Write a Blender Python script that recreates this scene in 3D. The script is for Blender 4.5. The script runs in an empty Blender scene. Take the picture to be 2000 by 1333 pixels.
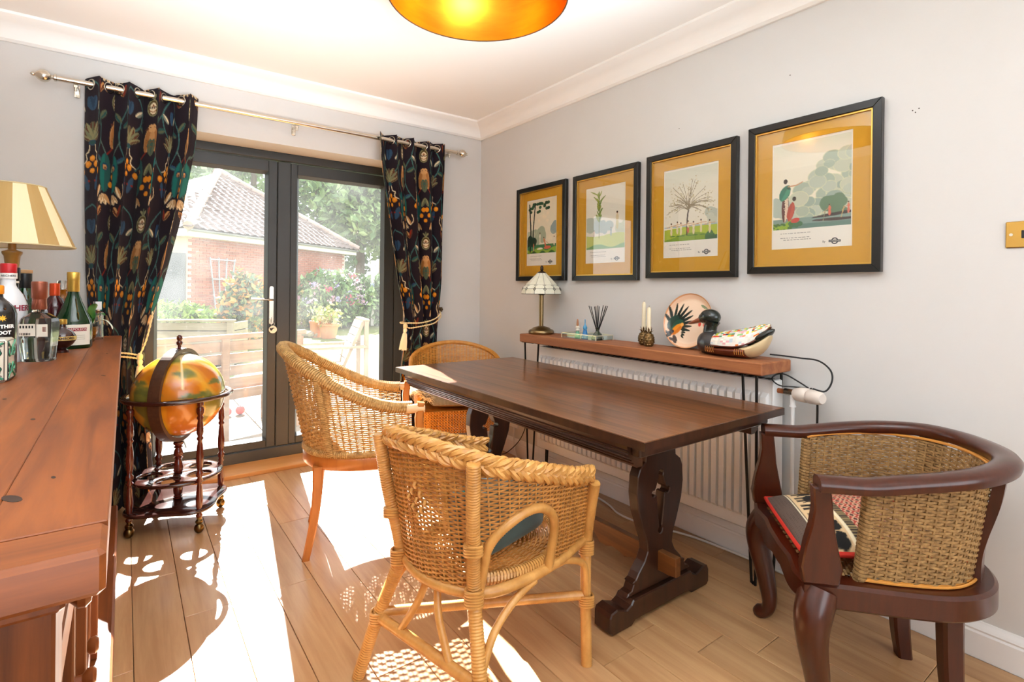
import bpy, bmesh, math, random
import numpy as np
from mathutils import Vector, Matrix
from mathutils.geometry import tessellate_polygon

random.seed(7); np.random.seed(7)
SC = bpy.context.scene
COL = SC.collection
PI = math.pi

# ------------------------------------------------------------------ camera
YAW, ROLL, FPX, CY, CAMH = math.radians(36.35), math.radians(0.59), 1025.8, 564.2, 1.14
cd = bpy.data.cameras.new('camera'); cam = bpy.data.objects.new('camera', cd); COL.objects.link(cam)
cd.sensor_fit = 'HORIZONTAL'; cd.sensor_width = 36.0; cd.lens = 36.0 * FPX / 2000.0
cd.shift_y = (CY - 666.5) / 2000.0
cd.clip_start = 0.02; cd.clip_end = 300
_F = Vector((math.sin(YAW), math.cos(YAW), 0)); _R0 = Vector((math.cos(YAW), -math.sin(YAW), 0)); _U0 = Vector((0, 0, 1))
_R = _R0 * math.cos(ROLL) + _U0 * math.sin(ROLL); _U = -_R0 * math.sin(ROLL) + _U0 * math.cos(ROLL)
cam.matrix_world = Matrix(((_R.x, _U.x, -_F.x, 0), (_R.y, _U.y, -_F.y, 0), (_R.z, _U.z, -_F.z, CAMH), (0, 0, 0, 1)))
SC.camera = cam

# ------------------------------------------------------------------ sky, sun, added fill lights behind the camera, exposure
SUN_EL, SUN_AZ = math.radians(35.3), math.radians(8.8)          # azimuth from +Y towards +X
w = bpy.data.worlds.new('sky'); SC.world = w; w.use_nodes = True
wn = w.node_tree; bg = wn.nodes['Background']
bg.inputs['Color'].default_value = (0.90, 0.95, 1.0, 1); bg.inputs['Strength'].default_value = 1.5
sl = bpy.data.lights.new('sun', 'SUN'); sl.energy = 36.0; sl.angle = math.radians(0.6); sl.color = (1.0, 0.975, 0.94)
so = bpy.data.objects.new('sun', sl); COL.objects.link(so)
_sd = Vector((math.sin(SUN_AZ) * math.cos(SUN_EL), math.cos(SUN_AZ) * math.cos(SUN_EL), math.sin(SUN_EL)))
so.rotation_euler = _sd.to_track_quat('Z', 'Y').to_euler(); so.location = (1, 8, 6)

def area(name, loc, target, sx, sy, power, color):
    l = bpy.data.lights.new(name, 'AREA'); l.shape = 'RECTANGLE'; l.size = sx; l.size_y = sy; l.energy = power; l.color = color
    o = bpy.data.objects.new(name, l); COL.objects.link(o); o.location = loc
    o.rotation_euler = (Vector(loc) - Vector(target)).to_track_quat('Z', 'Y').to_euler()
    return o
area('front_fill', (0.75, -2.18, 1.45), (0.95, 2.0, 1.2), 2.3, 1.7, 21.0, (0.86, 0.93, 1.0))  # added fill light behind the camera, set in the made-up window opening
_cb = area('ceiling_fill', (0.30, -0.55, 1.02), (0.38, 0.66, 2.22), 1.5, 1.2, 50.0, (0.80, 0.90, 1.0)); _cb.data.spread = math.radians(60)  # added fill light with no lamp around it, aimed up at the ceiling
_po = area('door_portal', (0.81, 3.665, 1.03), (0.81, 0.0, 1.03), 1.62, 1.9, 1.0, (1, 1, 1)); _po.data.cycles.is_portal = True
SC.view_settings.view_transform = 'Standard'; SC.view_settings.look = 'None'
SC.view_settings.gamma = 1.0; SC.view_settings.use_curve_mapping = False
SC.view_settings.exposure = 0.78
try:
    SC.cycles.use_denoising = True
    SC.cycles.max_bounces = 10; SC.cycles.diffuse_bounces = 5; SC.cycles.glossy_bounces = 4
    SC.cycles.transmission_bounces = 8; SC.cycles.transparent_max_bounces = 12
    SC.cycles.caustics_reflective = False; SC.cycles.caustics_refractive = False
    SC.cycles.sample_clamp_indirect = 6.0
except Exception:
    pass

# ------------------------------------------------------------------ helpers
def srgb(h):
    if isinstance(h, str):
        h = h.lstrip('#'); c = [int(h[i:i + 2], 16) / 255 for i in (0, 2, 4)]
    else:
        c = list(h)
    return tuple(x / 12.92 if x <= 0.04045 else ((x + 0.055) / 1.055) ** 2.4 for x in c) + (1.0,)

MATS = {}
def mat(name, col, rough=0.5, metal=0.0, noise=None, bump=None, emit=None, coat=0.0, spec=0.5, sheen=0.0, trans=0.0, ior=1.45, attr=None, vary=0.0, subs=0.0):
    """noise=(scale xyz, second colour, amount 0..1) ; bump=(scale xyz, strength) ; vary = value change per object"""
    if name in MATS: return MATS[name]
    m = bpy.data.materials.new(name); m.use_nodes = True; nt = m.node_tree; N = nt.nodes; L = nt.links
    b = N['Principled BSDF']; MATS[name] = m
    b.inputs['Roughness'].default_value = rough; b.inputs['Metallic'].default_value = metal
    b.inputs['Coat Weight'].default_value = coat; b.inputs['Coat Roughness'].default_value = 0.12
    b.inputs['Specular IOR Level'].default_value = spec; b.inputs['IOR'].default_value = ior
    b.inputs['Transmission Weight'].default_value = trans; b.inputs['Sheen Weight'].default_value = sheen
    c = srgb(col) if col is not None else (0.5, 0.5, 0.5, 1)
    b.inputs['Base Color'].default_value = c
    out = None; tc = None
    if noise or bump:
        tc = N.new('ShaderNodeTexCoord')
    if attr:
        a = N.new('ShaderNodeVertexColor'); a.layer_name = attr; out = a.outputs['Color']
    if noise:
        sc, c2, amt = noise
        mp = N.new('ShaderNodeMapping'); mp.inputs['Scale'].default_value = sc if isinstance(sc, (tuple, list)) else (sc,) * 3
        L.new(tc.outputs['Object'], mp.inputs['Vector'])
        if vary:
            oi = N.new('ShaderNodeObjectInfo'); vm = N.new('ShaderNodeVectorMath'); vm.operation = 'MULTIPLY_ADD'
            cx = N.new('ShaderNodeCombineXYZ')
            for k in range(3): L.new(oi.outputs['Random'], cx.inputs[k])
            L.new(cx.outputs[0], vm.inputs[0]); vm.inputs[1].default_value = (37, 53, 71); L.new(mp.outputs[0], vm.inputs[2])
            src = vm.outputs[0]
        else:
            src = mp.outputs[0]
        n = N.new('ShaderNodeTexNoise'); n.inputs['Scale'].default_value = 1.0; n.inputs['Detail'].default_value = 6.0; n.inputs['Roughness'].default_value = 0.62; n.inputs['Distortion'].default_value = 0.35
        L.new(src, n.inputs['Vector'])
        r = N.new('ShaderNodeValToRGB'); r.color_ramp.elements[0].position = 0.36; r.color_ramp.elements[1].position = 0.66
        r.color_ramp.elements[0].color = (0, 0, 0, 1); r.color_ramp.elements[1].color = (amt, amt, amt, 1)
        L.new(n.outputs['Fac'], r.inputs[0])
        mx = N.new('ShaderNodeMix'); mx.data_type = 'RGBA'
        L.new(r.outputs['Color'], mx.inputs['Factor'])
        if out: L.new(out, mx.inputs['A'])
        else: mx.inputs['A'].default_value = c
        mx.inputs['B'].default_value = srgb(c2); out = mx.outputs['Result']
    if vary:
        oi2 = N.new('ShaderNodeObjectInfo'); hs = N.new('ShaderNodeHueSaturation'); mr = N.new('ShaderNodeMapRange')
        mr.inputs['To Min'].default_value = 1 - vary; mr.inputs['To Max'].default_value = 1 + vary
        L.new(oi2.outputs['Random'], mr.inputs['Value']); L.new(mr.outputs[0], hs.inputs['Value'])
        if out: L.new(out, hs.inputs['Color'])
        else: hs.inputs['Color'].default_value = c
        out = hs.outputs['Color']
    if out: L.new(out, b.inputs['Base Color'])
    if bump:
        sc, st = bump
        mp2 = N.new('ShaderNodeMapping'); mp2.inputs['Scale'].default_value = sc if isinstance(sc, (tuple, list)) else (sc,) * 3
        L.new(tc.outputs['Object'], mp2.inputs['Vector'])
        n2 = N.new('ShaderNodeTexNoise'); n2.inputs['Scale'].default_value = 1.0; n2.inputs['Detail'].default_value = 4.0
        L.new(mp2.outputs[0], n2.inputs['Vector'])
        bp = N.new('ShaderNodeBump'); bp.inputs['Strength'].default_value = st; bp.inputs['Distance'].default_value = 0.004
        L.new(n2.outputs['Fac'], bp.inputs['Height']); L.new(bp.outputs[0], b.inputs['Normal'])
    if emit:
        b.inputs['Emission Color'].default_value = srgb(emit[0]); b.inputs['Emission Strength'].default_value = emit[1]
    return m

class MB:
    """mesh builder: verts, faces, optional colour per face"""
    def __init__(s): s.v = []; s.f = []; s.c = []; s.col = None; s.n = 0
    def add(s, v, f, col=None):
        b = s.n; v = np.asarray(v, float).reshape(-1, 3); s.v.append(v); s.n += len(v)
        if isinstance(f, np.ndarray): f = f.tolist()
        s.f.extend([[i + b for i in q] for q in f]); s.c.extend([col or s.col] * len(f)); return s
    def box(s, x0, x1, y0, y1, z0, z1, ch=0.0, col=None):
        if ch <= 0:
            v = [(x, y, z) for z in (z0, z1) for y in (y0, y1) for x in (x0, x1)]
            return s.add(v, [(0, 2, 3, 1), (4, 5, 7, 6), (0, 1, 5, 4), (2, 6, 7, 3), (0, 4, 6, 2), (1, 3, 7, 5)], col)
        return s.prism([(x0 + ch, y0), (x1 - ch, y0), (x1, y0 + ch), (x1, y1 - ch), (x1 - ch, y1), (x0 + ch, y1), (x0, y1 - ch), (x0, y0 + ch)], z0, z1, ch=ch, col=col)
    def prism(s, poly, z0, z1, ch=0.0, holes=(), M=None, col=None):
        """extrude a polygon (xy) from z0 to z1; ch = chamfer of the rims; M maps local to final"""
        loops = [list(poly)] + [list(h) for h in holes]
        flat = [Vector((p[0], p[1], 0)) for lp in loops for p in lp]
        tri = tessellate_polygon([[Vector((p[0], p[1], 0)) for p in lp] for lp in loops])
        def inset(lp, d):
            n = len(lp); out = []
            for i in range(n):
                a, b, c = Vector(lp[i - 1][:2]), Vector(lp[i][:2]), Vector(lp[(i + 1) % n][:2])
                e1, e2 = (b - a), (c - b)
                if e1.length < 1e-9 or e2.length < 1e-9: out.append(tuple(b)); continue
                e1.normalize(); e2.normalize()
                n1 = Vector((-e1.y, e1.x)); n2 = Vector((-e2.y, e2.x)); k = n1 + n2
                if k.length < 1e-6: k = n1
                else: k = k / max(0.5, k.length_squared / 2)
                out.append(tuple(b + k * d))
            return out
        def sgn(lp): return sum(lp[i - 1][0] * lp[i][1] - lp[i][0] * lp[i - 1][1] for i in range(len(lp)))
        levels = [(z0, 0), (z1, 0)] if ch <= 0 else [(z0, ch), (z0 + ch, 0), (z1 - ch, 0), (z1, ch)]
        V = []; Fs = []; tot = len(flat)
        for z, d in levels:
            for li, lp in enumerate(loops):
                q = lp if d == 0 else inset(lp, d * (1 if sgn(lp) > 0 else -1) * (1 if li == 0 else -1))
                V += [(p[0], p[1], z) for p in q]
        o = 0
        for li, lp in enumerate(loops):
            n = len(lp); ccw = sgn(lp) > 0
            if li: ccw = not ccw
            for k in range(len(levels) - 1):
                for i in range(n):
                    j = (i + 1) % n; a, b = k * tot + o + i, k * tot + o + j; c, d = b + tot, a + tot
                    Fs.append((a, b, c, d) if ccw else (d, c, b, a))
            o += n
        top = (len(levels) - 1) * tot
        for t in tri:
            a, b, c = [flat[i] for i in t]
            up = (b - a).cross(c - a).z > 0
            t = t if up else t[::-1]
            Fs.append(tuple(i + top for i in t)); Fs.append(tuple(reversed(t)))
        if M is not None: V = [tuple(M @ Vector(p)) for p in V]
        return s.add(V, Fs, col)
    def tube(s, pts, r, sides=8, closed=False, caps=True, flat=None, col=None):
        """sweep a circle (or an ellipse: flat=(a,b) factors) along pts; r number or list"""
        P = np.asarray(pts, float); n = len(P)
        R = np.full(n, r, float) if np.isscalar(r) else np.asarray(r, float)
        T = np.gradient(P, axis=0) if not closed else (np.roll(P, -1, 0) - np.roll(P, 1, 0))
        T /= np.linalg.norm(T, axis=1)[:, None] + 1e-12
        a0 = np.array([0, 0, 1.0]) if abs(T[0, 2]) < 0.9 else np.array([1.0, 0, 0])
        nrm = np.cross(T[0], a0); nrm /= np.linalg.norm(nrm); NN = [nrm]
        for i in range(1, n):
            v = NN[-1] - T[i] * (NN[-1] @ T[i]); l = np.linalg.norm(v); NN.append(v / l if l > 1e-9 else NN[-1])
        NN = np.array(NN); BB = np.cross(T, NN)
        ang = np.linspace(0, 2 * PI, sides, endpoint=False) + PI / sides; fa, fb = flat or (1, 1)
        V = P[:, None, :] + R[:, None, None] * (fa * np.cos(ang)[None, :, None] * NN[:, None, :] + fb * np.sin(ang)[None, :, None] * BB[:, None, :])
        F = []
        m = n if closed else n - 1
        for i in range(m):
            a = i * sides; b = ((i + 1) % n) * sides
            for k in range(sides):
                l = (k + 1) % sides; F.append((a + k, b + k, b + l, a + l)[::-1])
        if caps and not closed:
            F.append(tuple(range(sides))[::-1][::-1]); F.append(tuple(range((n - 1) * sides, n * sides))[::-1])
        return s.add(V.reshape(-1, 3), F, col)
    def sweep(s, pts, prof, up=(0, 0, 1), closed=False, scale=None, col=None):
        """sweep a closed 2D profile [(side, up)] along pts keeping 'up'"""
        P = np.asarray(pts, float); n = len(P); U = np.array(up, float)
        T = np.gradient(P, axis=0) if not closed else (np.roll(P, -1, 0) - np.roll(P, 1, 0))
        T /= np.linalg.norm(T, axis=1)[:, None] + 1e-12
        Sd = np.cross(T, U); Sd /= np.linalg.norm(Sd, axis=1)[:, None] + 1e-12; Up = np.cross(Sd, T)
        q = np.asarray(prof, float); k = len(q); sc = np.ones((n, 2)) if scale is None else np.asarray(scale, float)
        V = P[:, None, :] + Sd[:, None, :] * (q[None, :, 0] * sc[:, :1])[:, :, None] + Up[:, None, :] * (q[None, :, 1] * sc[:, 1:2])[:, :, None]
        F = []
        for i in range(n if closed else n - 1):
            a = i * k; b = ((i + 1) % n) * k
            for j in range(k):
                l = (j + 1) % k; F.append((a + j, b + j, b + l, a + l))
        if not closed: F.append(tuple(range(k))); F.append(tuple(range((n - 1) * k, n * k))[::-1])
        return s.add(V.reshape(-1, 3), F, col)
    def lathe(s, prof, segs=20, c=(0, 0, 0), col=None, sx=1.0, sy=1.0, caps=True):
        p = np.asarray(prof, float); a = np.linspace(0, 2 * PI, segs, endpoint=False)
        V = np.stack([p[:, 0][:, None] * np.cos(a) * sx + c[0], p[:, 0][:, None] * np.sin(a) * sy + c[1], np.repeat(p[:, 1][:, None], segs, 1) + c[2]], -1)
        F = []
        for i in range(len(p) - 1):
            for k in range(segs):
                l = (k + 1) % segs; F.append((i * segs + k, i * segs + l, (i + 1) * segs + l, (i + 1) * segs + k))
        if caps and p[0, 0] > 1e-6: F.append(tuple(range(segs))[::-1])
        if caps and p[-1, 0] > 1e-6: F.append(tuple(range((len(p) - 1) * segs, len(p) * segs)))
        return s.add(V.reshape(-1, 3), F, col)
    def ball(s, c, r, seg=12, rings=8, col=None):
        rr = (r, r, r) if np.isscalar(r) else r
        pr = [(math.sin(PI * i / rings), -math.cos(PI * i / rings)) for i in range(rings + 1)]
        pr[0] = (1e-4, -1); pr[-1] = (1e-4, 1); b = s.n; s.lathe(pr, seg, col=col)
        s.v[-1] = s.v[-1] * np.array(rr) + np.array(c); return s
    def grid(s, P, closed_u=False, col=None):
        """P[i,j] -> quads"""
        a, b = P.shape[:2]; F = []
        for i in range(a if closed_u else a - 1):
            k = (i + 1) % a
            for j in range(b - 1): F.append((i * b + j, k * b + j, k * b + j + 1, i * b + j + 1))
        return s.add(P.reshape(-1, 3), F, col)
    def mesh(s, name, M=None):
        me = bpy.data.meshes.new(name)
        V = np.concatenate(s.v) if s.v else np.zeros((0, 3))
        if M is not None:
            A = np.array(M); V = V @ A[:3, :3].T + A[:3, 3]
        nf = len(s.f); cnt = np.fromiter((len(q) for q in s.f), np.int32, nf)
        li = np.fromiter((i for q in s.f for i in q), np.int32, int(cnt.sum()))
        me.vertices.add(len(V)); me.vertices.foreach_set('co', V.astype(np.float32).ravel())
        me.loops.add(len(li)); me.loops.foreach_set('vertex_index', li)
        me.polygons.add(nf); st = np.zeros(nf, np.int32); st[1:] = np.cumsum(cnt)[:-1]
        me.polygons.foreach_set('loop_start', st); me.update(calc_edges=True); me.validate()
        me.polygons.foreach_set('use_smooth', np.zeros(nf, bool)) if len(me.polygons) == nf else None
        if any(c is not None for c in s.c):
            ca = me.color_attributes.new('Col', 'FLOAT_COLOR', 'CORNER')
            cc = np.array([srgb(c) if c is not None else (1, 1, 1, 1) for c in s.c], np.float32)
            if len(me.loops) == len(li): ca.data.foreach_set('color', np.repeat(cc, cnt, 0).ravel())
        return me
    def obj(s, name, m, parent=None, smooth=False, M=None):
        return link(name, s.mesh(name, M), m, parent, smooth)

def link(name, me, m, parent=None, smooth=False):
    o = bpy.data.objects.new(name, me); COL.objects.link(o)
    if m is not None and not me.materials: me.materials.append(m)
    me.polygons.foreach_set('use_smooth', np.full(len(me.polygons), bool(smooth)))
    if smooth:
        if smooth != 'all':
            try: me.set_sharp_from_angle(angle=math.radians(38 if smooth is True else smooth))
            except Exception: pass
    if parent is not None: o.parent = parent
    return o
def tag(o, label=None, cat=None, group=None, kind=None):
    if label: o['label'] = label
    if cat: o['category'] = cat
    if group: o['group'] = group
    if kind: o['kind'] = kind
    return o
def thing(name, label, cat, loc=(0, 0, 0), rz=0.0, group=None):
    o = bpy.data.objects.new(name, None); COL.objects.link(o); o.location = loc; o.rotation_euler = (0, 0, rz); o.empty_display_size = 0.05
    return tag(o, label, cat, group)
def struct(name, mb, m, parent=None, smooth=False, label=None):
    o = mb.obj(name, m, parent, smooth)
    if parent is None: o['kind'] = 'structure'
    if label: o['label'] = label
    return o
def empty_struct(name, loc=(0, 0, 0), label=None):
    o = bpy.data.objects.new(name, None); COL.objects.link(o); o.location = loc; o['kind'] = 'structure'; o.empty_display_size = 0.05
    if label: o['label'] = label
    return o
def catmull(pts, n=8, closed=False):
    P = np.asarray(pts, float); out = []; m = len(P)
    rng = range(m) if closed else range(m - 1)
    for i in rng:
        p1, p2 = P[i], P[(i + 1) % m]
        p0 = P[i - 1] if (closed or i > 0) else 2 * p1 - p2
        p3 = P[(i + 2) % m] if (closed or i < m - 2) else 2 * p2 - p1
        t = np.linspace(0, 1, n, endpoint=False)[:, None]
        out.append(0.5 * ((2 * p1) + (-p0 + p2) * t + (2 * p0 - 5 * p1 + 4 * p2 - p3) * t ** 2 + (-p0 + 3 * p1 - 3 * p2 + p3) * t ** 3))
    if not closed: out.append(P[-1:])
    return np.concatenate(out)
def resample(P, n):
    P = np.asarray(P, float); d = np.r_[0, np.cumsum(np.linalg.norm(np.diff(P, axis=0), axis=1))]
    t = np.linspace(0, d[-1], n); return np.stack([np.interp(t, d, P[:, k]) for k in range(P.shape[1])], 1)
def circle(cx, cy, r, n=24, ry=None, a0=0.0):
    return [(cx + r * math.cos(a0 + 2 * PI * i / n), cy + (ry or r) * math.sin(a0 + 2 * PI * i / n)) for i in range(n)]
_TXT = {}
def text_mb(txt, size, M, depth=0.0006, align='CENTER', bold=0.0, col=None, sx=1.0, mb=None):
    """lettering as thin extruded mesh mapped by M from its own xy plane"""
    cu = bpy.data.curves.new('lettering', 'FONT'); cu.body = txt; cu.size = size; cu.align_x = align; cu.align_y = 'CENTER'; cu.extrude = depth / 2; cu.offset = bold; cu.resolution_u = 3
    ob = bpy.data.objects.new('lettering', cu); COL.objects.link(ob); bpy.context.view_layer.update()
    me = bpy.data.meshes.new_from_object(ob.evaluated_get(bpy.context.evaluated_depsgraph_get()))
    mb = mb or MB()
    V = np.array([tuple(M @ Vector((v.co.x * sx, v.co.y, v.co.z))) for v in me.vertices]).reshape(-1, 3)
    mb.add(V, [tuple(p.vertices) for p in me.polygons], col)
    bpy.data.objects.remove(ob); bpy.data.curves.remove(cu); bpy.data.meshes.remove(me)
    return mb
def frameM(o, ex, ey):
    """matrix with origin o, x axis ex, y axis ey"""
    ex = Vector(ex).normalized(); ey = Vector(ey).normalized(); ez = ex.cross(ey)
    return Matrix(((ex.x, ey.x, ez.x, o[0]), (ex.y, ey.y, ez.y, o[1]), (ex.z, ey.z, ez.z, o[2]), (0, 0, 0, 1)))
def leaf_cloud(mb, pts, size, cols, jitter=0.5, n=None, asp=0.5):
    """one small diamond leaf at each point"""
    P = np.asarray(pts, float); k = len(P); rs = np.random.RandomState(len(P) + 3)
    d = rs.normal(size=(k, 3)); d /= np.linalg.norm(d, axis=1)[:, None]
    e = np.cross(d, rs.normal(size=(k, 3))); e /= np.linalg.norm(e, axis=1)[:, None] + 1e-9
    nn = np.cross(d, e); s_ = size * (1 + jitter * (rs.rand(k, 1) - 0.5))
    V = np.stack([P - d * s_, P + e * s_ * asp + nn * s_ * .12, P + d * s_, P - e * s_ * asp + nn * s_ * .12], 1)
    b = mb.n; mb.v.append(V.reshape(-1, 3)); mb.n += 4 * k
    ci = rs.randint(0, len(cols), k)
    mb.f.extend([[b + 4 * i, b + 4 * i + 1, b + 4 * i + 2, b + 4 * i + 3] for i in range(k)]); mb.c.extend([cols[i] for i in ci])
    return mb
def facing_fresnel(nt, base=.04):
    """mirror share of a thin pane, the same from both sides"""
    lw = nt.nodes.new('ShaderNodeLayerWeight'); lw.inputs['Blend'].default_value = .5
    p = nt.nodes.new('ShaderNodeMath'); p.operation = 'POWER'; p.inputs[1].default_value = 4.2; nt.links.new(lw.outputs['Facing'], p.inputs[0])
    m = nt.nodes.new('ShaderNodeMath'); m.operation = 'MULTIPLY_ADD'; m.inputs[1].default_value = .8; m.inputs[2].default_value = base; nt.links.new(p.outputs[0], m.inputs[0])
    return m.outputs[0]
# world room sizes
XR, YB, XL, YF, ZC = 2.169, 3.36, -0.58, -2.2, 2.37
def wpart(mb, name, m, parent, smooth=False):
    """mesh given in world coordinates, parented to a placed Empty"""
    return mb.obj(name, m, parent, smooth, M=parent.matrix_basis.inverted())

M_wall = mat('wall_paint', '#d3d1ce', 0.85, bump=(90, 0.05), noise=(1.3, '#cfccc7', 0.6))
M_ceil = mat('ceiling_paint', '#f4f1ec', 0.9)
M_white = mat('white_gloss', '#efeeec', 0.35)
M_anth = mat('anthracite_foil', '#36393a', 0.38, bump=(400, 0.03))
M_anth_in = mat('anthracite_bead', '#454a4c', 0.4)
M_oak = mat('oak_plank', '#c49a6c', 0.34, noise=((26, 1.6, 26), '#a5764a', 0.75), vary=0.11, coat=0.15)
M_oak_thr = mat('oak_threshold', '#cf9a5c', 0.38, noise=((1.6, 26, 26), '#b07a42', 0.7))
M_dark = mat('dark_gap', '#3a2f26', 0.9)
M_chrome = mat('brushed_nickel', '#d8cfc0', 0.22, 1.0)
M_steel = mat('satin_steel', '#c9c9c9', 0.3, 1.0)

# ---- floor: slab and single planks running towards the doors
fl = MB().box(XL - .1, XR + .1, YF - .1, YB, -.12, -.012); fl.box(-.01, 1.63, YB - .01, 3.66, -.12, -.012)
floor = struct('floor', fl, M_dark, label='light oak plank floor')
PW = 0.1433; x = 0.172 - PW * 5; pk = 0; JY = {5: 2.11, 6: 2.62, 7: 2.108, 8: 2.68, 9: 1.45, 13: 1.148, 14: 2.2}
cache = {}
def plank_mesh(wd, ln):
    k = (round(wd, 4), round(ln, 3))
    if k not in cache:
        cache[k] = MB().box(-wd / 2 + .0008, wd / 2 - .0008, 0.0008, ln - .0008, -.012, 0, ch=.0012).mesh('plank'); cache[k].materials.append(M_oak)
    return cache[k]
ci = 0
while x < XR - 0.02:
    xa, xb = max(x, XL), min(x + PW, XR - .018)
    ymax = 3.452 if (xa > -.01 and xb < 1.63) else YB
    j = JY.get(ci, 0.6 + random.random() * 1.2); L0 = 1.22
    ys = [YF]; y = j
    while y > YF: y -= L0
    y += L0
    while y < ymax - .06: ys.append(y); y += L0
    ys.append(ymax)
    for a, b in zip(ys[:-1], ys[1:]):
        if b - a < .03: continue
        o = bpy.data.objects.new('plank', plank_mesh(xb - xa, b - a)); COL.objects.link(o); o.parent = floor; o.location = ((xa + xb) / 2, a, 0)
    x += PW; ci += 1

# ---- walls and ceiling
OX0, OX1, OZ = -0.01, 1.635, 1.99
wb = MB().box(XL - .1, OX0, YB, 3.66, -.12, ZC); wb.box(OX1, XR + .1, YB, 3.66, -.12, ZC); wb.box(OX0, OX1, YB, 3.66, OZ, ZC)
struct('wall_back', wb, M_wall, label='pale grey back wall around the french doors')
wr = struct('wall_right', MB().box(XR, XR + .1, YF - .1, YB, -.12, ZC), M_wall, label='pale grey wall with the pictures')
for yy, zz in ((1.585, 1.93), (1.055, 2.02), (.640, 1.765), (.632, 1.757), (.622, 1.768)): MB().tube([(XR - .0008, yy, zz), (XR + .002, yy, zz)], .0022, 6).obj('nail_hole', M_dark, wr)
struct('wall_left', MB().box(XL - .1, XL, YF - .1, YB, -.12, ZC), M_wall)
wf = MB().box(XL, -.4, YF - .1, YF, -.12, ZC); wf.box(1.9, XR, YF - .1, YF, -.12, ZC); wf.box(-.4, 1.9, YF - .1, YF, -.12, .6); wf.box(-.4, 1.9, YF - .1, YF, 2.3, ZC)
struct('wall_front', wf, M_wall)
struct('ceiling', MB().box(XL - .1, XR + .1, YF - .1, 3.66, ZC, ZC + .1), M_ceil, label='white ceiling')
cove = [(0, 0), (0, .108), (.012, .108), (.024, .098)] + [(0.024 + .072 * (1 - math.cos(t)), .098 - .072 * math.sin(t)) for t in np.linspace(.25, 1.35, 7)] + [(.108, .012), (.108, 0)]
# cove profile: (distance from wall, distance below ceiling)
def cove_run(name, p0, p1, inward):
    b = MB(); V = []
    for p in (p0, p1):
        for d, h in cove: V.append((p[0] + inward[0] * d, p[1] + inward[1] * d, ZC - h))
    n = len(cove); b.add(V, [(i, (i + 1) % n, n + (i + 1) % n, n + i) for i in range(n)] + [tuple(range(n)), tuple(range(n, 2 * n))[::-1]])
    return struct(name, b, M_ceil, smooth=True, label='white plaster coving')
cove_run('trim_1', (XL, YB), (XR, YB), (0, -1)); cove_run('trim_2', (XR, YF), (XR, YB), (-1, 0)); cove_run('trim_3', (XL, YF), (XL, YB), (1, 0))
sk = [(0, 0), (.018, 0), (.018, .078), (.014, .084), (.016, .090), (.012, .098), (.006, .108), (.004, .113), (0, .113)]
def skirt_run(name, p0, p1, inward, lab):
    b = MB(); V = []; n = len(sk)
    for p in (p0, p1):
        for d, h in sk: V.append((p[0] + inward[0] * d, p[1] + inward[1] * d, h))
    b.add(V, [(i, (i + 1) % n, n + (i + 1) % n, n + i) for i in range(n)] + [tuple(range(n)), tuple(range(n, 2 * n))[::-1]])
    return struct(name, b, M_white, label=lab)
skirt_run('baseboard_right', (XR, YF), (XR, YB - .018), (-1, 0), 'white moulded skirting board')
skirt_run('baseboard_back', (OX1 + .002, YB), (XR, YB), (0, -1), 'white moulded skirting board')
wd = MB()
for a in ((-.4, -.34, .6, 2.3), (1.84, 1.9, .6, 2.3), (.72, .78, .6, 2.3)): wd.box(a[0], a[1], YF - .09, YF - .03, a[2], a[3])
wd.box(-.4, 1.9, YF - .09, YF - .03, .6, .66); wd.box(-.4, 1.9, YF - .09, YF - .03, 2.24, 2.3)
struct('added_window', wd, M_white)  # unseen window and its opening, added to hold the front fill light

# ---- french doors (inner face at y = 3.56)
YD = 3.56
tf = MB().box(OX0, OX1, YD, YD + .08, 1.94, OZ - .001, ch=.003)                       # head
tf.box(OX0, .062, YD, YD + .08, .06, 1.945, ch=.003); tf.box(1.565, OX1, YD, YD + .08, .06, 1.945, ch=.003)
tf.box(OX0, OX1, YD - .004, YD + .10, .0, .122, ch=.003)                            # cill
struct('trim_4', tf, M_anth, label='dark grey outer frame of the french doors')
th = MB(); V = []
for xx in (OX0, OX1): V += [(xx, 3.452, 0), (xx, 3.452, .02), (xx, 3.456, .024), (xx, YD, .058), (xx, YD, 0)]
th.add(V, [(0, 1, 6, 5), (1, 2, 7, 6), (2, 3, 8, 7), (3, 4, 9, 8), (4, 0, 5, 9), (4, 3, 2, 1, 0), (5, 6, 7, 8, 9)])
struct('trim_5', th, M_oak_thr, label='oak threshold board below the french doors')

# dusty glass: clear pane with a thin film of dust that scatters the sun
mg = bpy.data.materials.new('door_glass'); mg.use_nodes = True; nt = mg.node_tree; N = nt.nodes; L = nt.links
for n in list(N): N.remove(n)
out = N.new('ShaderNodeOutputMaterial'); tr = N.new('ShaderNodeBsdfTransparent'); gl = N.new('ShaderNodeBsdfGlossy'); gl.inputs['Roughness'].default_value = 0.02
m1 = N.new('ShaderNodeMixShader'); L.new(facing_fresnel(nt, .018), m1.inputs[0]); L.new(tr.outputs[0], m1.inputs[1]); L.new(gl.outputs[0], m1.inputs[2])
dst = N.new('ShaderNodeBsdfTranslucent'); dst.inputs['Color'].default_value = (0.92, 0.93, 0.92, 1)
tc = N.new('ShaderNodeTexCoord'); nz = N.new('ShaderNodeTexNoise'); nz.inputs['Scale'].default_value = 5; nz.inputs['Detail'].default_value = 5
L.new(tc.outputs['Object'], nz.inputs['Vector'])
sp = N.new('ShaderNodeTexNoise'); sp.inputs['Scale'].default_value = 120; sp.inputs['Detail'].default_value = 1; L.new(tc.outputs['Object'], sp.inputs['Vector'])
mr = N.new('ShaderNodeMapRange'); mr.inputs['From Min'].default_value = .3; mr.inputs['From Max'].default_value = .75; mr.inputs['To Min'].default_value = .005; mr.inputs['To Max'].default_value = .017
L.new(nz.outputs['Fac'], mr.inputs['Value'])
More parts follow.
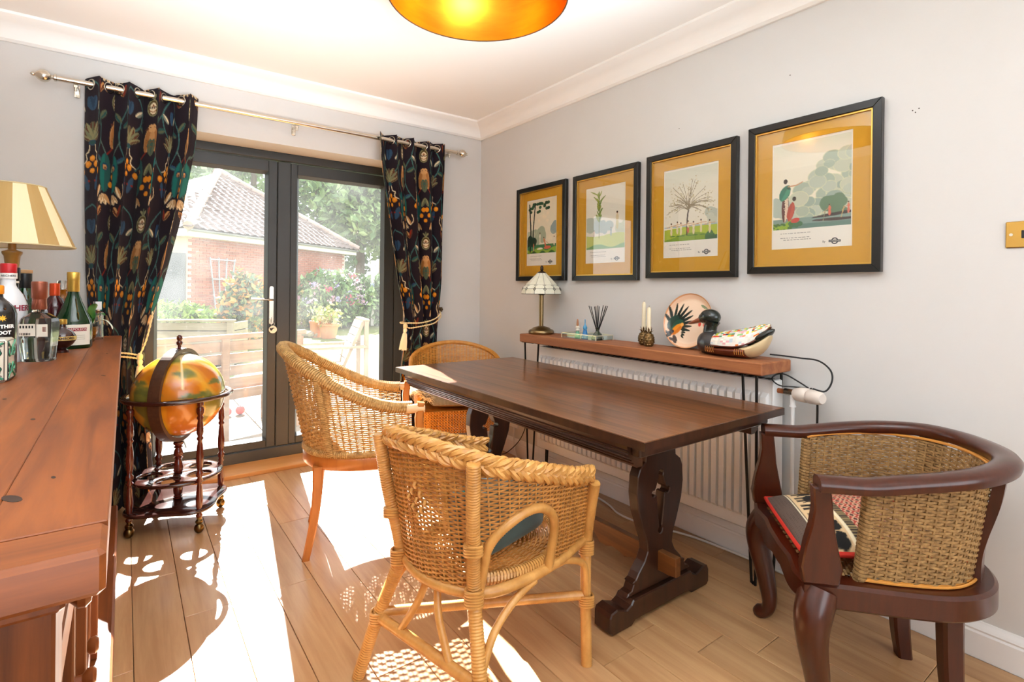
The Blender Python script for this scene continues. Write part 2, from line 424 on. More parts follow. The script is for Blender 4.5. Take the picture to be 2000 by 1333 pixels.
mr2 = N.new('ShaderNodeMapRange'); mr2.inputs['From Min'].default_value = .70; mr2.inputs['From Max'].default_value = .80; mr2.inputs['To Min'].default_value = 0; mr2.inputs['To Max'].default_value = .06
L.new(sp.outputs['Fac'], mr2.inputs['Value'])
ad = N.new('ShaderNodeMath'); ad.operation = 'ADD'; L.new(mr.outputs[0], ad.inputs[0]); L.new(mr2.outputs[0], ad.inputs[1])
m2 = N.new('ShaderNodeMixShader'); L.new(ad.outputs[0], m2.inputs[0]); L.new(m1.outputs[0], m2.inputs[1]); L.new(dst.outputs[0], m2.inputs[2]); L.new(m2.outputs[0], out.inputs[0])

def leaf(name, x0, x1, lab, pane_x0, pane_x1):
    e = empty_struct(name, ((x0 + x1) / 2, YD, .122), lab)
    z0, z1, gz0, gz1 = .126, 1.932, .188, 1.846
    f0, f1 = YD + .008, YD + .07
    wpart(MB().box(x0, pane_x0 - .016, f0, f1, z0, z1, ch=.003), 'stile', M_anth, e)
    wpart(MB().box(pane_x1 + .016, x1, f0, f1, z0, z1, ch=.003), 'stile', M_anth, e)
    wpart(MB().box(pane_x0 - .016, pane_x1 + .016, f0, f1, z0, gz0 - .016, ch=.003), 'rail', M_anth, e)
    wpart(MB().box(pane_x0 - .016, pane_x1 + .016, f0, f1, gz1 + .016, z1, ch=.003), 'rail', M_anth, e)
    a, b = (pane_x0 - .018, gz0 - .018), (pane_x1 + .018, gz1 + .018); c, d = (pane_x0, gz0), (pane_x1, gz1)
    yo, yi = f0 + .001, f0 + .036
    def bead(p, q, r, s_):
        V = [(p[0], yo, p[1]), (q[0], yo, q[1]), (r[0], yi, r[1]), (s_[0], yi, s_[1]), (p[0], yi, p[1]), (q[0], yi, q[1])]
        wpart(MB().add(V, [(0, 1, 2, 3), (4, 3, 2, 5), (0, 4, 5, 1), (0, 3, 4), (1, 5, 2)]), 'glazing_bead', M_anth_in, e)
    bead(a, (b[0], a[1]), (d[0], c[1]), c); bead((b[0], a[1]), b, d, (d[0], c[1])); bead(b, (a[0], b[1]), (c[0], d[1]), d); bead((a[0], b[1]), a, c, (c[0], d[1]))
    wpart(MB().box(pane_x0 - .012, pane_x1 + .012, yi, yi + .006, gz0 - .012, gz1 + .012), 'pane', mg, e)
    return e
d1 = leaf('door_1', .064, .771, 'dark grey framed left door leaf with chrome lever handle', .147, .703)
d2 = leaf('door_2', .851, 1.563, 'dark grey framed right door leaf', .909, 1.471)
wpart(MB().box(.7715, .8505, YD - .002, YD + .068, .126, 1.932, ch=.004), 'astragal', M_anth, d2)
hx, hy = .741, YD + .008
h = wpart(MB().prism([(-.014, -.108)] + [(.014 * math.cos(t), -.108 + .014 * math.sin(t)) for t in np.linspace(-PI, 0, 9)][1:-1] + [(.014, -.108), (.014, .108)] + [(.014 * math.cos(t), .108 + .014 * math.sin(t)) for t in np.linspace(0, PI, 9)][1:-1] + [(-.014, .108)], 0, .01, ch=.002, M=frameM((hx, hy, 1.02), (1, 0, 0), (0, 0, 1)) @ Matrix.Rotation(0, 4, 'X')), 'handle', M_chrome, d1)
h['label'] = 'satin chrome lever handle'
# lever: goes out from plate then left
lv = catmull([(hx, hy - .008, 1.055), (hx, hy - .04, 1.055), (hx - .012, hy - .052, 1.055), (hx - .06, hy - .055, 1.058), (hx - .125, hy - .055, 1.062)], 5)
wpart(MB().tube(lv, .0085, 10, flat=(1, .8)), 'lever', M_chrome, d1, True).parent = h
wpart(MB().tube([(hx, hy - .006, .935), (hx, hy - .018, .935)], .008, 12), 'lock_cylinder', M_chrome, d1, True).parent = h
# key with a round fob hanging below the lock
kf = thing('key_fob', 'round cream key fob with small black sheep head hanging from the door lock', 'key fob', (hx + .006, hy - .026, .865))
M_cream = mat('cream_enamel', '#efe6d2', 0.35); M_blk = mat('black_enamel', '#14120f', 0.35); M_ring = mat('key_steel', '#c8c4ba', 0.3, 1.0)
wpart(MB().prism(circle(0, 0, .0235, 28), 0, .005, ch=.0012, M=frameM((hx + .006, hy - .024, .868), (1, 0, 0), (0, 0, 1))), 'disc', M_cream, kf)
hd = MB(); Mk = frameM((hx + .006, hy - .0292, .868), (1, 0, 0), (0, 0, 1))
hd.prism([(-.016, -.002), (-.011, -.008), (-.005, -.004), (.001, .006), (.009, .005), (.006, .011), (-.002, .012), (-.009, .009), (-.017, .011), (-.020, .005)], 0, .001, M=Mk)
wpart(hd, 'sheep_head', M_blk, kf)
wpart(MB().tube([(hx + .006 + .009 * math.sin(t), hy - .023, .902 + .011 * math.cos(t)) for t in np.linspace(0, 2 * PI, 16, endpoint=False)], .0012, 6, closed=True), 'split_ring', M_ring, kf, True)
wpart(MB().box(hx - .0015, hx + .0015, hy - .032, hy - .016, .912, .945), 'key', M_ring, kf)
# ------------------------------------------------------------------ curtains: print painted into the cloth's colour attribute
class Canvas:
    """small paint raster in metres, sampled later onto mesh vertices"""
    def __init__(s, w, h, res, base):
        s.w, s.h, s.res = w, h, res; nx, ny = int(w / res), int(h / res)
        s.X, s.Y = np.meshgrid((np.arange(nx) + .5) * res, (np.arange(ny) + .5) * res)
        s.C = np.empty((ny, nx, 3)); s.C[:] = srgb(base)[:3]; s.wrap = h
    def put(s, m, col, a=1.0):
        m = np.clip(m, 0, 1)[..., None] * a; s.C = s.C * (1 - m) + np.array(srgb(col)[:3]) * m
    def dy(s, cy): return (s.Y - cy + s.wrap / 2) % s.wrap - s.wrap / 2 if s.wrap else s.Y - cy
    def ell(s, cx, cy, rx, ry, col, rot=0.0, ring=None, a=1.0):
        dx, dy = s.X - cx, s.dy(cy); c, k = math.cos(rot), math.sin(rot); u, v = dx * c + dy * k, -dx * k + dy * c
        d = np.hypot(u / rx, v / ry); e = s.res / min(rx, ry)
        m = np.clip((1 - d) / e + .5, 0, 1)
        if ring: m = m * np.clip((d - ring) / e + .5, 0, 1)
        s.put(m, col, a)
    def leaf(s, x0, y0, x1, y1, wd, col, col2=None):
        """pointed leaf from a to b"""
        dx, dy = x1 - x0, y1 - y0; ln = math.hypot(dx, dy); ux, uy = dx / ln, dy / ln
        X, Y = s.X - x0, s.dy(y0); t = (X * ux + Y * uy) / ln; d = -X * uy + Y * ux
        wv = wd * np.sqrt(np.clip(np.sin(np.clip(t, 0, 1) * PI), 0, 1)) * (t > 0) * (t < 1)
        s.put((wv - np.abs(d)) / s.res + .5 * (wv > 0), col)
        if col2: s.put(((wv * .75 - np.abs(d - wv * .1)) / s.res) * (d > 0), col2)
    def line(s, pts, wd, col, taper=False, n=6):
        P = catmull(np.array(pts, float), n); best = np.full(s.X.shape, 9.0); k = len(P)
        for i in range(k - 1):
            a, b = P[i], P[i + 1]; X, Y = s.X - a[0], s.dy(a[1]); e = b - a; l2 = e @ e + 1e-12
            t = np.clip((X * e[0] + Y * e[1]) / l2, 0, 1); w_ = wd * (1 - .8 * (i + t) / k) if taper else wd
            best = np.minimum(best, np.hypot(X - t * e[0], Y - t * e[1]) - w_)
        s.put(-best / s.res + .5, col)
    def sample(s, x, y):
        i = np.clip((y / s.res).astype(int), 0, s.C.shape[0] - 1); j = np.clip((x / s.res).astype(int), 0, s.C.shape[1] - 1); return s.C[i, j]

TW, TH = 0.46, 0.60
cv = Canvas(TW / 2, TH, .0015, '#231a21'); H_ = TW / 2
TEAL, TEAL2, OLV, OLV2, BLU, ORG, TAN, CRM, RED, BRN = '#27504c', '#3f6a66', '#8a865f', '#5d6248', '#2f4a62', '#d9861c', '#c08c56', '#e6d2ab', '#8c2a1c', '#5a3324'
# ogee stems
cv.line([(.0, .02), (.05, .05), (.085, .12), (.07, .2), (.03, .25), (.012, .31)], .0035, TEAL2); cv.line([(.085, .12), (.13, .2), (.135, .3), (.10, .38), (.06, .43)], .003, TEAL2)
cv.line([(.135, .3), (.17, .37), (.18, .46), (.15, .54), (.11, .58)], .003, '#566b62'); cv.line([(.015, .33), (.02, .36), (.035, .37), (.03, .4), (.06, .42)], .0026, CRM)
cv.leaf(.085, .12, .045, .16, .012, '#7c8375', CRM); cv.leaf(.07, .2, .12, .225, .014, TEAL, OLV2); cv.leaf(.10, .38, .15, .40, .012, BLU, TEAL2); cv.leaf(.13, .2, .165, .15, .013, OLV2, TEAL)
cv.leaf(.02, .09, .0, .16, .02, BLU, '#24384e'); cv.leaf(.02, .55, .05, .47, .016, BLU)
# lotus on axis A
for a, l, wd, c in ((0.0, .095, .018, OLV2), (.34, .1, .016, OLV), (.68, .095, .014, '#77795a'), (1.02, .08, .010, OLV)):
    cv.leaf(.004, .31, .004 + l * math.sin(a), .31 - l * math.cos(a), wd, c, BRN)
cv.ell(0, .318, .02, .014, TEAL); cv.ell(0, .318, .02, .014, BLU, ring=.75)
# fruit cluster
for x, y, r in ((.0, .395, .014), (.024, .422, .0165), (.064, .455, .016), (.0, .455, .013)): cv.ell(x, y, r, r, ORG); cv.ell(x + .004, y - .004, r * .55, r * .55, '#e99a35')
cv.ell(.018, .505, .007, .007, RED); cv.ell(.05, .51, .006, .006, RED)
# pomegranate and bird on axis B
bx = H_
cv.ell(bx, .10, .034, .045, OLV); cv.ell(bx, .10, .029, .039, '#57431f'); cv.ell(bx, .103, .022, .030, CRM)
rs = np.random.RandomState(4)
for k in range(34):
    a, q = rs.rand() * 2 * PI, math.sqrt(rs.rand()); cv.ell(bx + .02 * q * math.cos(a), .103 + .028 * q * math.sin(a), .0028, .0035, '#8a4a1c' if k % 3 else '#231a21')
cv.leaf(bx, .055, bx - .02, .03, .006, OLV); cv.leaf(bx, .055, bx, .02, .006, OLV2)
cv.leaf(bx - .005, .19, bx - .03, .33, .028, TAN, '#a86f3c'); cv.ell(bx - .008, .205, .017, .019, '#cf9a62'); cv.leaf(bx - .012, .26, bx + .0, .35, .018, '#3f5a4c', OLV2)
cv.ell(bx - .012, .2, .003, .003, '#231a21'); cv.leaf(bx - .022, .205, bx - .042, .215, .005, BRN)
for k in range(16): cv.ell(bx - .02 + rs.normal() * .009, .25 + rs.rand() * .06, .0022, .0022, '#7c4d24')
cv.line([(bx - .03, .33), (bx - .06, .37), (bx - .05, .41)], .003, RED)
# peacock feather
cv.leaf(.165, .36, .165, .55, .032, TEAL, '#1f6a62'); cv.ell(.165, .425, .016, .02, '#1a3d52'); cv.ell(.165, .428, .010, .013, TAN); cv.ell(.166, .432, .005, .007, BRN)
for a in (-.7, -.3, .15, .6): cv.leaf(.165, .56, .165 + .06 * math.sin(a), .56 + .055 * math.cos(a), .010, CRM if a < .2 else TAN, '#b58f62')
cv.ell(bx - .012, .47, .0155, .0155, ORG); cv.ell(bx - .03, .51, .015, .015, ORG); cv.ell(bx, .545, .013, .013, ORG)
cv.leaf(bx, .39, bx - .025, .45, .012, OLV2, OLV); cv.leaf(.11, .58, .14, .52, .012, TAN, CRM); cv.line([(.11, .58), (.09, .55), (.1, .51)], .002, CRM)
cv.leaf(.12, .07, .15, .02, .013, TAN, BRN); cv.leaf(.12, .07, .105, .01, .010, BRN, RED)

M_cloth = mat('curtain_cotton', None, 0.85, attr='Col', sheen=0.04, spec=0.15)
M_cord = mat('cream_cord', '#e8cf9c', 0.8); M_tassel = mat('cream_tassel', '#f0e0b8', 0.85, bump=((300, 300, 20), .3))
YR, ZR = 3.275, 2.112
def cloth(parent, tab, nf, ph, s0, side, nu=330, nv=460, ztop=2.147, zbot=.012):
    """tab rows: z, x_left, x_right, fold depth"""
    T = np.array(sorted(tab)); v = np.linspace(0, 1, nv); u = np.linspace(0, 1, nu)
    z = ztop + (zbot - ztop) * v
    xl, xr, A = (np.interp(z, T[:, 0], T[:, k]) for k in (1, 2, 3))
    k = 9; sm = lambda q: np.convolve(np.pad(q, (k, k), 'edge'), np.ones(2 * k + 1) / (2 * k + 1), 'valid')
    xl, xr, A = sm(xl), sm(xr), sm(A)
    U, Z = np.meshgrid(u, z); rs = np.random.RandomState(int(s0 * 100) + 2)
    w1 = np.interp(u, np.linspace(0, 1, 12), rs.normal(0, .025, 12)); Uw = U + w1[None, :] * .6 * (U > .01) * (U < .99)
    phase = 2 * PI * nf * Uw + ph
    amp = A[:, None] * (1 + .25 * np.sin(2 * PI * (U * 1.7 + .3)))
    X = xl[:, None] + (xr - xl)[:, None] * (U + .022 * np.sin(2 * phase) * (A[:, None] / .05))
    Yv = YR + amp * np.sin(phase) + .006 * np.sin(Z * 7 + U * 9)
    tz = ztop - Z
    P = np.stack([X, Yv, Z], -1)
    me = bpy.data.meshes.new('cloth')
    inv = parent.matrix_basis.inverted(); P2 = P.reshape(-1, 3) + np.array(inv.translation)
    idx = np.arange(nu * nv).reshape(nv, nu)
    q = np.stack([idx[:-1, :-1], idx[1:, :-1], idx[1:, 1:], idx[:-1, 1:]], -1).reshape(-1, 4)
    me.vertices.add(len(P2)); me.vertices.foreach_set('co', P2.astype(np.float32).ravel())
    me.loops.add(q.size); me.loops.foreach_set('vertex_index', q.ravel().astype(np.int32)); me.polygons.add(len(q))
    me.polygons.foreach_set('loop_start', np.arange(0, q.size, 4, dtype=np.int32)); me.update(calc_edges=True)
    sx = s0 + U * 1.36; px = np.abs(((sx / TW) % 1) - .5) * TW; py = tz % TH
    c = cv.sample(px, py).reshape(-1, 3); c = np.concatenate([c, np.ones((len(c), 1))], 1).astype(np.float32)
    ca = me.color_attributes.new('Col', 'FLOAT_COLOR', 'POINT'); ca.data.foreach_set('color', c.ravel())
    o = link('cloth', me, M_cloth, parent, 'all')
    sd = o.modifiers.new('thickness', 'SOLIDIFY'); sd.thickness = .0016; sd.offset = 0
    return P
cl = thing('curtain', 'dark patterned curtain left of the french doors, tied beside the globe', 'curtain', (.05, YR, 0), group='pair of eyelet curtains')
tabL = [(2.147, -.178, .300, .050), (1.9, -.178, .290, .058), (1.5, -.172, .228, .060), (1.2, -.165, .165, .05), (.98, -.150, .112, .045), (.79, -.120, .078, .04), (.62, -.13, .085, .045), (.3, -.14, .11, .05), (0, -.14, .125, .05)]
PL = cloth(cl, tabL, 3.9, 1.1, .115, 0)
cr = thing('curtain', 'dark patterned curtain right of the french doors beside the room corner', 'curtain', (1.6, YR, 0), group='pair of eyelet curtains')
tabR = [(2.147, 1.318, 1.800, .038), (1.9, 1.335, 1.80, .042), (1.5, 1.395, 1.79, .045), (1.2, 1.445, 1.782, .045), (.97, 1.50, 1.765, .04), (.85, 1.505, 1.755, .04), (.6, 1.475, 1.752, .045), (0, 1.47, 1.76, .048)]
PR = cloth(cr, tabR, 4.1, -1.2, .0, 1)
M_eye = mat('eyelet_nickel', '#b9b1a2', 0.25, 1.0)
for root, P, sgn in ((cl, PL, 1), (cr, PR, 1)):
    row = P[8]; yy = row[:, 1] - YR
    for i in np.nonzero(np.diff(np.sign(yy)))[0]:
        c = np.array((row[i, 0], YR, ZR)); t = row[i + 1] - row[i - 1]; t[2] = 0; t /= np.linalg.norm(t)
        ring = [c + .024 * (t * math.cos(a) + np.array((0, 0, 1)) * math.sin(a)) for a in np.linspace(0, 2 * PI, 18, endpoint=False)]
        wpart(MB().tube(ring, .0042, 6, closed=True), 'eyelet', M_eye, root, True)

rod = thing('curtain_rod', 'brushed nickel curtain rod with acorn finials above the french doors', 'curtain rod', (.82, YR, ZR))
wpart(MB().tube([(-.268, YR, ZR), (1.905, YR, ZR)], .0135, 16), 'pole', M_chrome, rod, True)
for sx, x0 in ((-1, -.268), (1, 1.905)):
    pr = [(.0135, 0), (.017, .002), (.017, .010), (.010, .014), (.0095, .02), (.015, .024), (.024, .032), (.029, .044), (.027, .058), (.019, .070), (.010, .077), (.008, .080), (.010, .084), (.008, .090), (.004, .094), (.0005, .096)]
    b = MB().lathe(pr, 18); b.v[-1] = b.v[-1][:, [2, 1, 0]] * np.array((sx, 1, 1)) + np.array((x0, YR, ZR)); wpart(b, 'finial', M_chrome, rod, 50)
for x0 in (-.20, .813, 1.845):
    b = MB().box(x0 - .009, x0 + .009, YR - .004, YB, ZR - .030, ZR - .015, ch=.002); b.box(x0 - .012, x0 + .012, YB - .006, YB, ZR - .055, ZR + .005, ch=.002)
    b.tube([(x0, YR, ZR - .028), (x0, YR, ZR - .046)], .006, 10); wpart(b, 'bracket', M_chrome, rod, True)

def tassel(parent, x, y, z, tilt):
    b = MB(); r = np.random.RandomState(3)
    b.lathe([(.001, 0), (.010, -.004), (.013, -.014), (.010, -.026), (.008, -.030), (.012, -.034), (.018, -.060), (.021, -.10), (.023, -.135), (.018, -.137), (.001, -.135)], 16)
    for k in range(46):
        a = 2 * PI * k / 46; b.tube([(.0125 * math.cos(a), .0125 * math.sin(a), -.036), (.0205 * math.cos(a), .0205 * math.sin(a), -.09), (.024 * math.cos(a + .1), .024 * math.sin(a + .1), -.137 - .012 * r.rand())], .0016, 4)
    M = Matrix.Translation((x, y, z)) @ Matrix.Rotation(tilt, 4, 'Y')
    o = b.obj('tassel', M_tassel, parent, True, M=parent.matrix_basis.inverted() @ M); return o
def rope(pts, r=.0042):
    """two-strand twisted cord"""
    P = resample(catmull(pts, 8), 70); b = MB()
    for k in (0, PI):
        T = np.gradient(P, axis=0); T /= np.linalg.norm(T, axis=1)[:, None]; N_ = np.cross(T, (0, 0, 1.0)); N_ /= np.linalg.norm(N_, axis=1)[:, None] + 1e-9; B = np.cross(T, N_)
        a = np.linspace(0, 26 * PI, len(P)) + k
        b.tube(P + r * .5 * (np.cos(a)[:, None] * N_ + np.sin(a)[:, None] * B), r * .75, 6)
    return b
tR = thing('curtain_tieback', 'cream cord tieback with long tassel around the right curtain', 'tieback', (1.50, 3.22, .90), group='cord curtain tiebacks')
wpart(rope([(1.798, 3.345, .985), (1.775, 3.25, .962), (1.70, 3.205, .925), (1.60, 3.195, .905), (1.515, 3.21, .905), (1.482, 3.26, .903)]), 'cord', M_cord, tR, True)
wpart(rope([(1.798, 3.345, .985), (1.775, 3.245, .945), (1.70, 3.20, .900), (1.60, 3.192, .882), (1.52, 3.20, .872), (1.495, 3.208, .885)]), 'cord', M_cord, tR, True)
wpart(rope([(1.798, 3.345, .985), (1.76, 3.33, .95), (1.65, 3.335, .92), (1.52, 3.33, .905), (1.482, 3.26, .903)]), 'cord', M_cord, tR, True)
wpart(MB().ball((1.490, 3.205, .885), (.015, .014, .018), 12, 8), 'knot', M_cord, tR, True); tassel(tR, 1.488, 3.20, .873, .13)
hk = thing('tieback_hook', 'bronze flower hook on the wall right of the curtain', 'hook', (1.805, 3.35, .985))
Mb = mat('aged_bronze', '#6b5640', 0.35, 1.0)
wpart(MB().tube(catmull([(1.805, 3.36, .985), (1.806, 3.34, .985), (1.81, 3.315, .985)], 4), .005, 8), 'stem', Mb, hk, True)
b = MB()
for k in range(6): b.ball((1.81 + .011 * math.cos(k * PI / 3), 3.312, .987 + .011 * math.sin(k * PI / 3)), (.008, .004, .008), 8, 6)
b.ball((1.81, 3.308, .987), .006, 8, 6); wpart(b, 'rosette', Mb, hk, True)
tL = thing('curtain_tieback', 'cream cord tieback with tassel around the left curtain behind the globe', 'tieback', (.06, 3.2, .79), group='cord curtain tiebacks')
wpart(rope([(-.19, 3.34, .86), (-.15, 3.235, .83), (-.08, 3.2, .815), (.0, 3.19, .805), (.06, 3.195, .79)]), 'cord', M_cord, tL, True)
wpart(rope([(-.19, 3.34, .86), (-.15, 3.24, .815), (-.08, 3.195, .798), (.0, 3.185, .787), (.055, 3.19, .775)]), 'cord', M_cord, tL, True)
wpart(rope([(.06, 3.195, .79), (.085, 3.205, .86), (.105, 3.225, .95), (.112, 3.25, 1.0), (.09, 3.33, .99), (-.05, 3.345, .95), (-.19, 3.345, .86)]), 'cord', M_cord, tL, True)
wpart(MB().ball((.06, 3.19, .783), (.014, .013, .02), 12, 8), 'knot', M_cord, tL, True); tassel(tL, .06, 3.187, .772, -.03)
# ------------------------------------------------------------------ sideboard (front x = -0.02, y 0.60 .. 3.10, top z = 0.90)
M_pine = mat('stained_pine', '#8a4818', 0.46, noise=((30, 2.2, 30), '#5e2c0d', 0.85))
M_pine_x = mat('stained_pine_cross', '#8a4818', 0.46, noise=((2.2, 30, 30), '#5e2c0d', 0.85))
M_pine_v = mat('stained_pine_upright', '#7d4015', 0.48, noise=((40, 40, 2.0), '#48210a', 0.9))
M_knot = mat('dark_knot', '#2b1509', 0.5)
sb = thing('sideboard', 'long stained pine sideboard with plank top on the left', 'sideboard', (-.245, 1.85, 0))
X0, X1, Y0, Y1, ZT = -.475, -.012, .60, 3.10, .90
for xa, xb in ((X0, -.292), (-.292, -.108), (-.108, X1)):
    wpart(MB().box(xa + .0002, xb - .0002, Y0 + .0748, Y1 - .0748, ZT - .042, ZT, ch=.0012), 'top_board', M_pine, sb)
for ya, yb in ((Y0, Y0 + .0745), (Y1 - .0745, Y1)):
    wpart(MB().box(X0, X1, ya, yb, ZT - .042, ZT, ch=.005), 'end_board', M_pine_x, sb)
bd = MB().box(X0 + .01, X1 - .03, Y0 + .03, Y1 - .03, ZT - .062, ZT - .042, ch=.004); wpart(bd, 'cornice_strip', M_pine, sb)
bx1 = -.05
for yy in (Y0 + .045, Y1 - .045 - .07):
    for xx in (X0 + .015, bx1 - .07): wpart(MB().box(xx, xx + .07, yy, yy + .07, .0, ZT - .062, ch=.003), 'corner_post', M_pine_v, sb)
ye = Y0 + .045
for ya in (ye + .008, Y1 - .045 - .02):
    wpart(MB().box(X0 + .085, bx1 - .07, ya, ya + .012, .06, ZT - .062), 'side_panel', M_pine_v, sb)
    for xa in (X0 + .14, -.25, -.175): wpart(MB().box(xa, xa + .022, ya - .006, ya + .012, .06, ZT - .062, ch=.002), 'side_batten', M_pine_v, sb)
wpart(MB().box(-.145, -.122, ye + .002, ye + .02, .06, ZT - .062), 'side_strip', mat('dark_pine', '#3a2214', 0.5, noise=((60, 60, 8), '#120a06', 0.9)), sb)  # strip in a darker brown than the side panels
wpart(MB().box(X0 + .02, bx1 - .075, ye + .02, Y1 - .07, .05, ZT - .062), 'carcass', M_pine_v, sb)
wpart(MB().box(X0 + .01, bx1 + .03, Y0 + .03, Y1 - .03, 0, .11, ch=.006), 'plinth', M_pine, sb)
nb = 4; L0 = (Y1 - Y0 - .09 - .14) / nb; y = Y0 + .045 + .07
M_knob = mat('turned_knob', '#7a3f1c', 0.3, coat=.3)
for k in range(nb):
    ya, yb = y + k * L0, y + (k + 1) * L0
    if k: wpart(MB().box(bx1 - .045, bx1 - .004, ya - .018, ya + .018, .11, ZT - .062, ch=.002), 'mullion', M_pine_v, sb)
    ya += .022; yb -= .022
    dr = wpart(MB().box(bx1 - .06, bx1 - .022, ya, yb, .66, .815, ch=.004), 'drawer', M_pine, sb)
    wpart(MB().box(bx1 - .03, bx1 - .014, ya + .03, yb - .03, .685, .79, ch=.005), 'drawer_panel', M_pine, sb).parent = dr
    for yc in (ya + L0 * .25, yb - L0 * .25):
        b = MB().lathe([(.008, 0), (.008, .010), (.017, .018), (.018, .026), (.012, .032), (.001, .033)], 14); b.v[-1] = b.v[-1][:, [2, 1, 0]] + np.array((bx1 - .014, yc, .738)); wpart(b, 'knob', M_knob, sb, True).parent = dr
    for za, zb in ((.12, .64),):
        cdr = wpart(MB().box(bx1 - .06, bx1 - .032, ya + .06, yb - .06, za + .06, zb - .06, ch=.004), 'cabinet_door', M_pine_v, sb)
        for a0, a1, b0, b1 in ((ya, ya + .06, za, zb), (yb - .06, yb, za, zb)): wpart(MB().box(bx1 - .06, bx1 - .018, a0, a1, b0, b1, ch=.003), 'door_stile', M_pine_v, sb).parent = cdr
        for b0, b1 in ((za, za + .065), (zb - .065, zb)): wpart(MB().box(bx1 - .06, bx1 - .018, ya + .06, yb - .06, b0, b1, ch=.003), 'door_rail', M_pine, sb).parent = cdr
    b = MB().lathe([(.008, 0), (.008, .010), (.015, .018), (.016, .026), (.011, .031), (.001, .032)], 14); b.v[-1] = b.v[-1][:, [2, 1, 0]] + np.array((bx1 - .018, yb - .03 if k % 2 == 0 else ya + .03, .42)); wpart(b, 'knob', M_knob, sb, True).parent = cdr
for cx, cy, rx, ry, ro in ((-.10, .80, .012, .028, .5), (-.07, .86, .004, .010, .2), (-.24, 1.12, .012, .035, -.2), (-.13, 1.25, .006, .014, .2), (-.045, 1.75, .005, .02, .4), (-.2, 1.5, .006, .012, .2), (-.05, 2.3, .006, .016, .1), (-.30, .92, .01, .025, .3)):
    rx, ry = rx * .55, ry * .6
    q = [(cx + rx * math.cos(a) * math.cos(ro) - ry * math.sin(a) * math.sin(ro), cy + rx * math.cos(a) * math.sin(ro) + ry * math.sin(a) * math.cos(ro)) for a in np.linspace(0, 2 * PI, 14, endpoint=False)]
    wpart(MB().prism(q, ZT - .002, ZT + .0003), 'wood_knot', M_knot, sb)

# ------------------------------------------------------------------ globe drinks trolley
GX, GY = .212, 2.985
gb = thing('globe_bar', 'vintage globe drinks trolley with turned mahogany legs beside the sideboard', 'globe', (GX, GY, 0))
M_mah = mat('red_mahogany', '#5a1f12', 0.18, noise=((20, 20, 4), '#35100a', 0.7), coat=0.6)
M_mahd = mat('dark_mahogany', '#331812', 0.16, coat=0.7)
M_mer = mat('meridian_band', '#4a3020', 0.35, noise=((80, 80, 80), '#2f1c12', .5))
GZ, GR = .615, .196
S_ = 128; T_ = 72
th_, ph_ = np.meshgrid(np.linspace(0, 2 * PI, S_ + 1)[:-1], np.linspace(.0005, PI - .0005, T_), indexing='ij')
gp = np.stack([np.sin(ph_) * np.cos(th_), np.sin(ph_) * np.sin(th_), np.cos(ph_)], -1)
gm = MB().grid(gp * GR, closed_u=True)
me = gm.mesh('globe_ball'); lat = np.degrees(PI / 2 - ph_); r = np.random.RandomState(11)
land = np.zeros_like(ph_)
for k in range(26):
    d = r.normal(size=3); f = r.uniform(2, 7); land += np.sin(gp @ (d / np.linalg.norm(d)) * f * 2 + r.rand() * 6) / f
fine = sum(np.sin(gp @ (r.normal(size=3) * 9) + r.rand() * 6) for _ in range(10)) * .05
land = land + fine
colr = np.empty(ph_.shape + (3,)); colr[:] = srgb('#c9821c')[:3]
def mixm(m, c):
    m = np.clip(m, 0, 1)[..., None]; colr[:] = colr * (1 - m) + np.array(srgb(c)[:3]) * m
mixm((land - .12) * 4, '#cf9a2a'); mixm((land - .62) * 5, '#7d7a34'); mixm((-land - .25) * 3, '#bd6f18')
for k in range(9):                      # long printed island / current shapes
    a, l, wd = r.rand() * 2 * PI, r.uniform(-8, 42), r.uniform(.25, .45); dd = np.abs((th_ - a + PI) % (2 * PI) - PI)
    mixm((1 - np.hypot(dd / wd, (lat - l - 3 * np.sin(dd * 9)) / 4.0)) * 4, '#6b6f33')
gl_ = np.abs((th_ * 12 / (2 * PI) + .5) % 1 - .5) * np.sin(ph_); mixm((.018 - gl_) * 60 * (lat > 15), '#f0d9a0')
mixm((lat - 62) / 12, '#cdb98a')
ca = me.color_attributes.new('Col', 'FLOAT_COLOR', 'POINT'); ca.data.foreach_set('color', np.concatenate([colr.reshape(-1, 3), np.ones((S_ * T_, 1))], 1).astype(np.float32).ravel())
o = link('globe_ball', me, mat('globe_print', None, 0.22, attr='Col', coat=0.6), gb, 'all'); o.location = (0, 0, GZ)
# horizon ring
b = MB(); b.prism(circle(0, 0, .232, 64), GZ - .010, GZ + .008, ch=.005, holes=[circle(0, 0, .204, 64)]); b.obj('horizon_ring', M_mahd, gb, 50)
# meridian ring, turned towards the room
ang = math.atan2(-.86, -.5); hx_, hy_ = math.cos(ang), math.sin(ang)
ring = [(.212 * math.cos(t) * hx_, .212 * math.cos(t) * hy_, GZ + .212 * math.sin(t)) for t in np.linspace(0, 2 * PI, 72, endpoint=False)]
P = np.array(ring); cen = np.array((0, 0, GZ)); nrm = np.array((-hy_, hx_, 0)); V = []
for p in P:
    rd = (p - cen) / np.linalg.norm(p - cen)
    for a, c in ((-.009, -.024), (.009, -.024), (.009, .024), (-.009, .024)): V.append(p + rd * a + nrm * c)
b = MB().add(V, [(i * 4 + j, i * 4 + (j + 1) % 4, ((i + 1) % 72) * 4 + (j + 1) % 4, ((i + 1) % 72) * 4 + j) for i in range(72) for j in range(4)]); b.obj('meridian_ring', M_mer, gb)
MB().lathe([(.02, GZ + .205), (.02, GZ + .222), (.008, GZ + .226), (.007, GZ + .234), (.012, GZ + .240), (.014, GZ + .25), (.008, GZ + .258), (.013, GZ + .268), (.012, GZ + .278), (.005, GZ + .285), (.001, GZ + .288)], 14).obj('finial', M_mah, gb, 50)
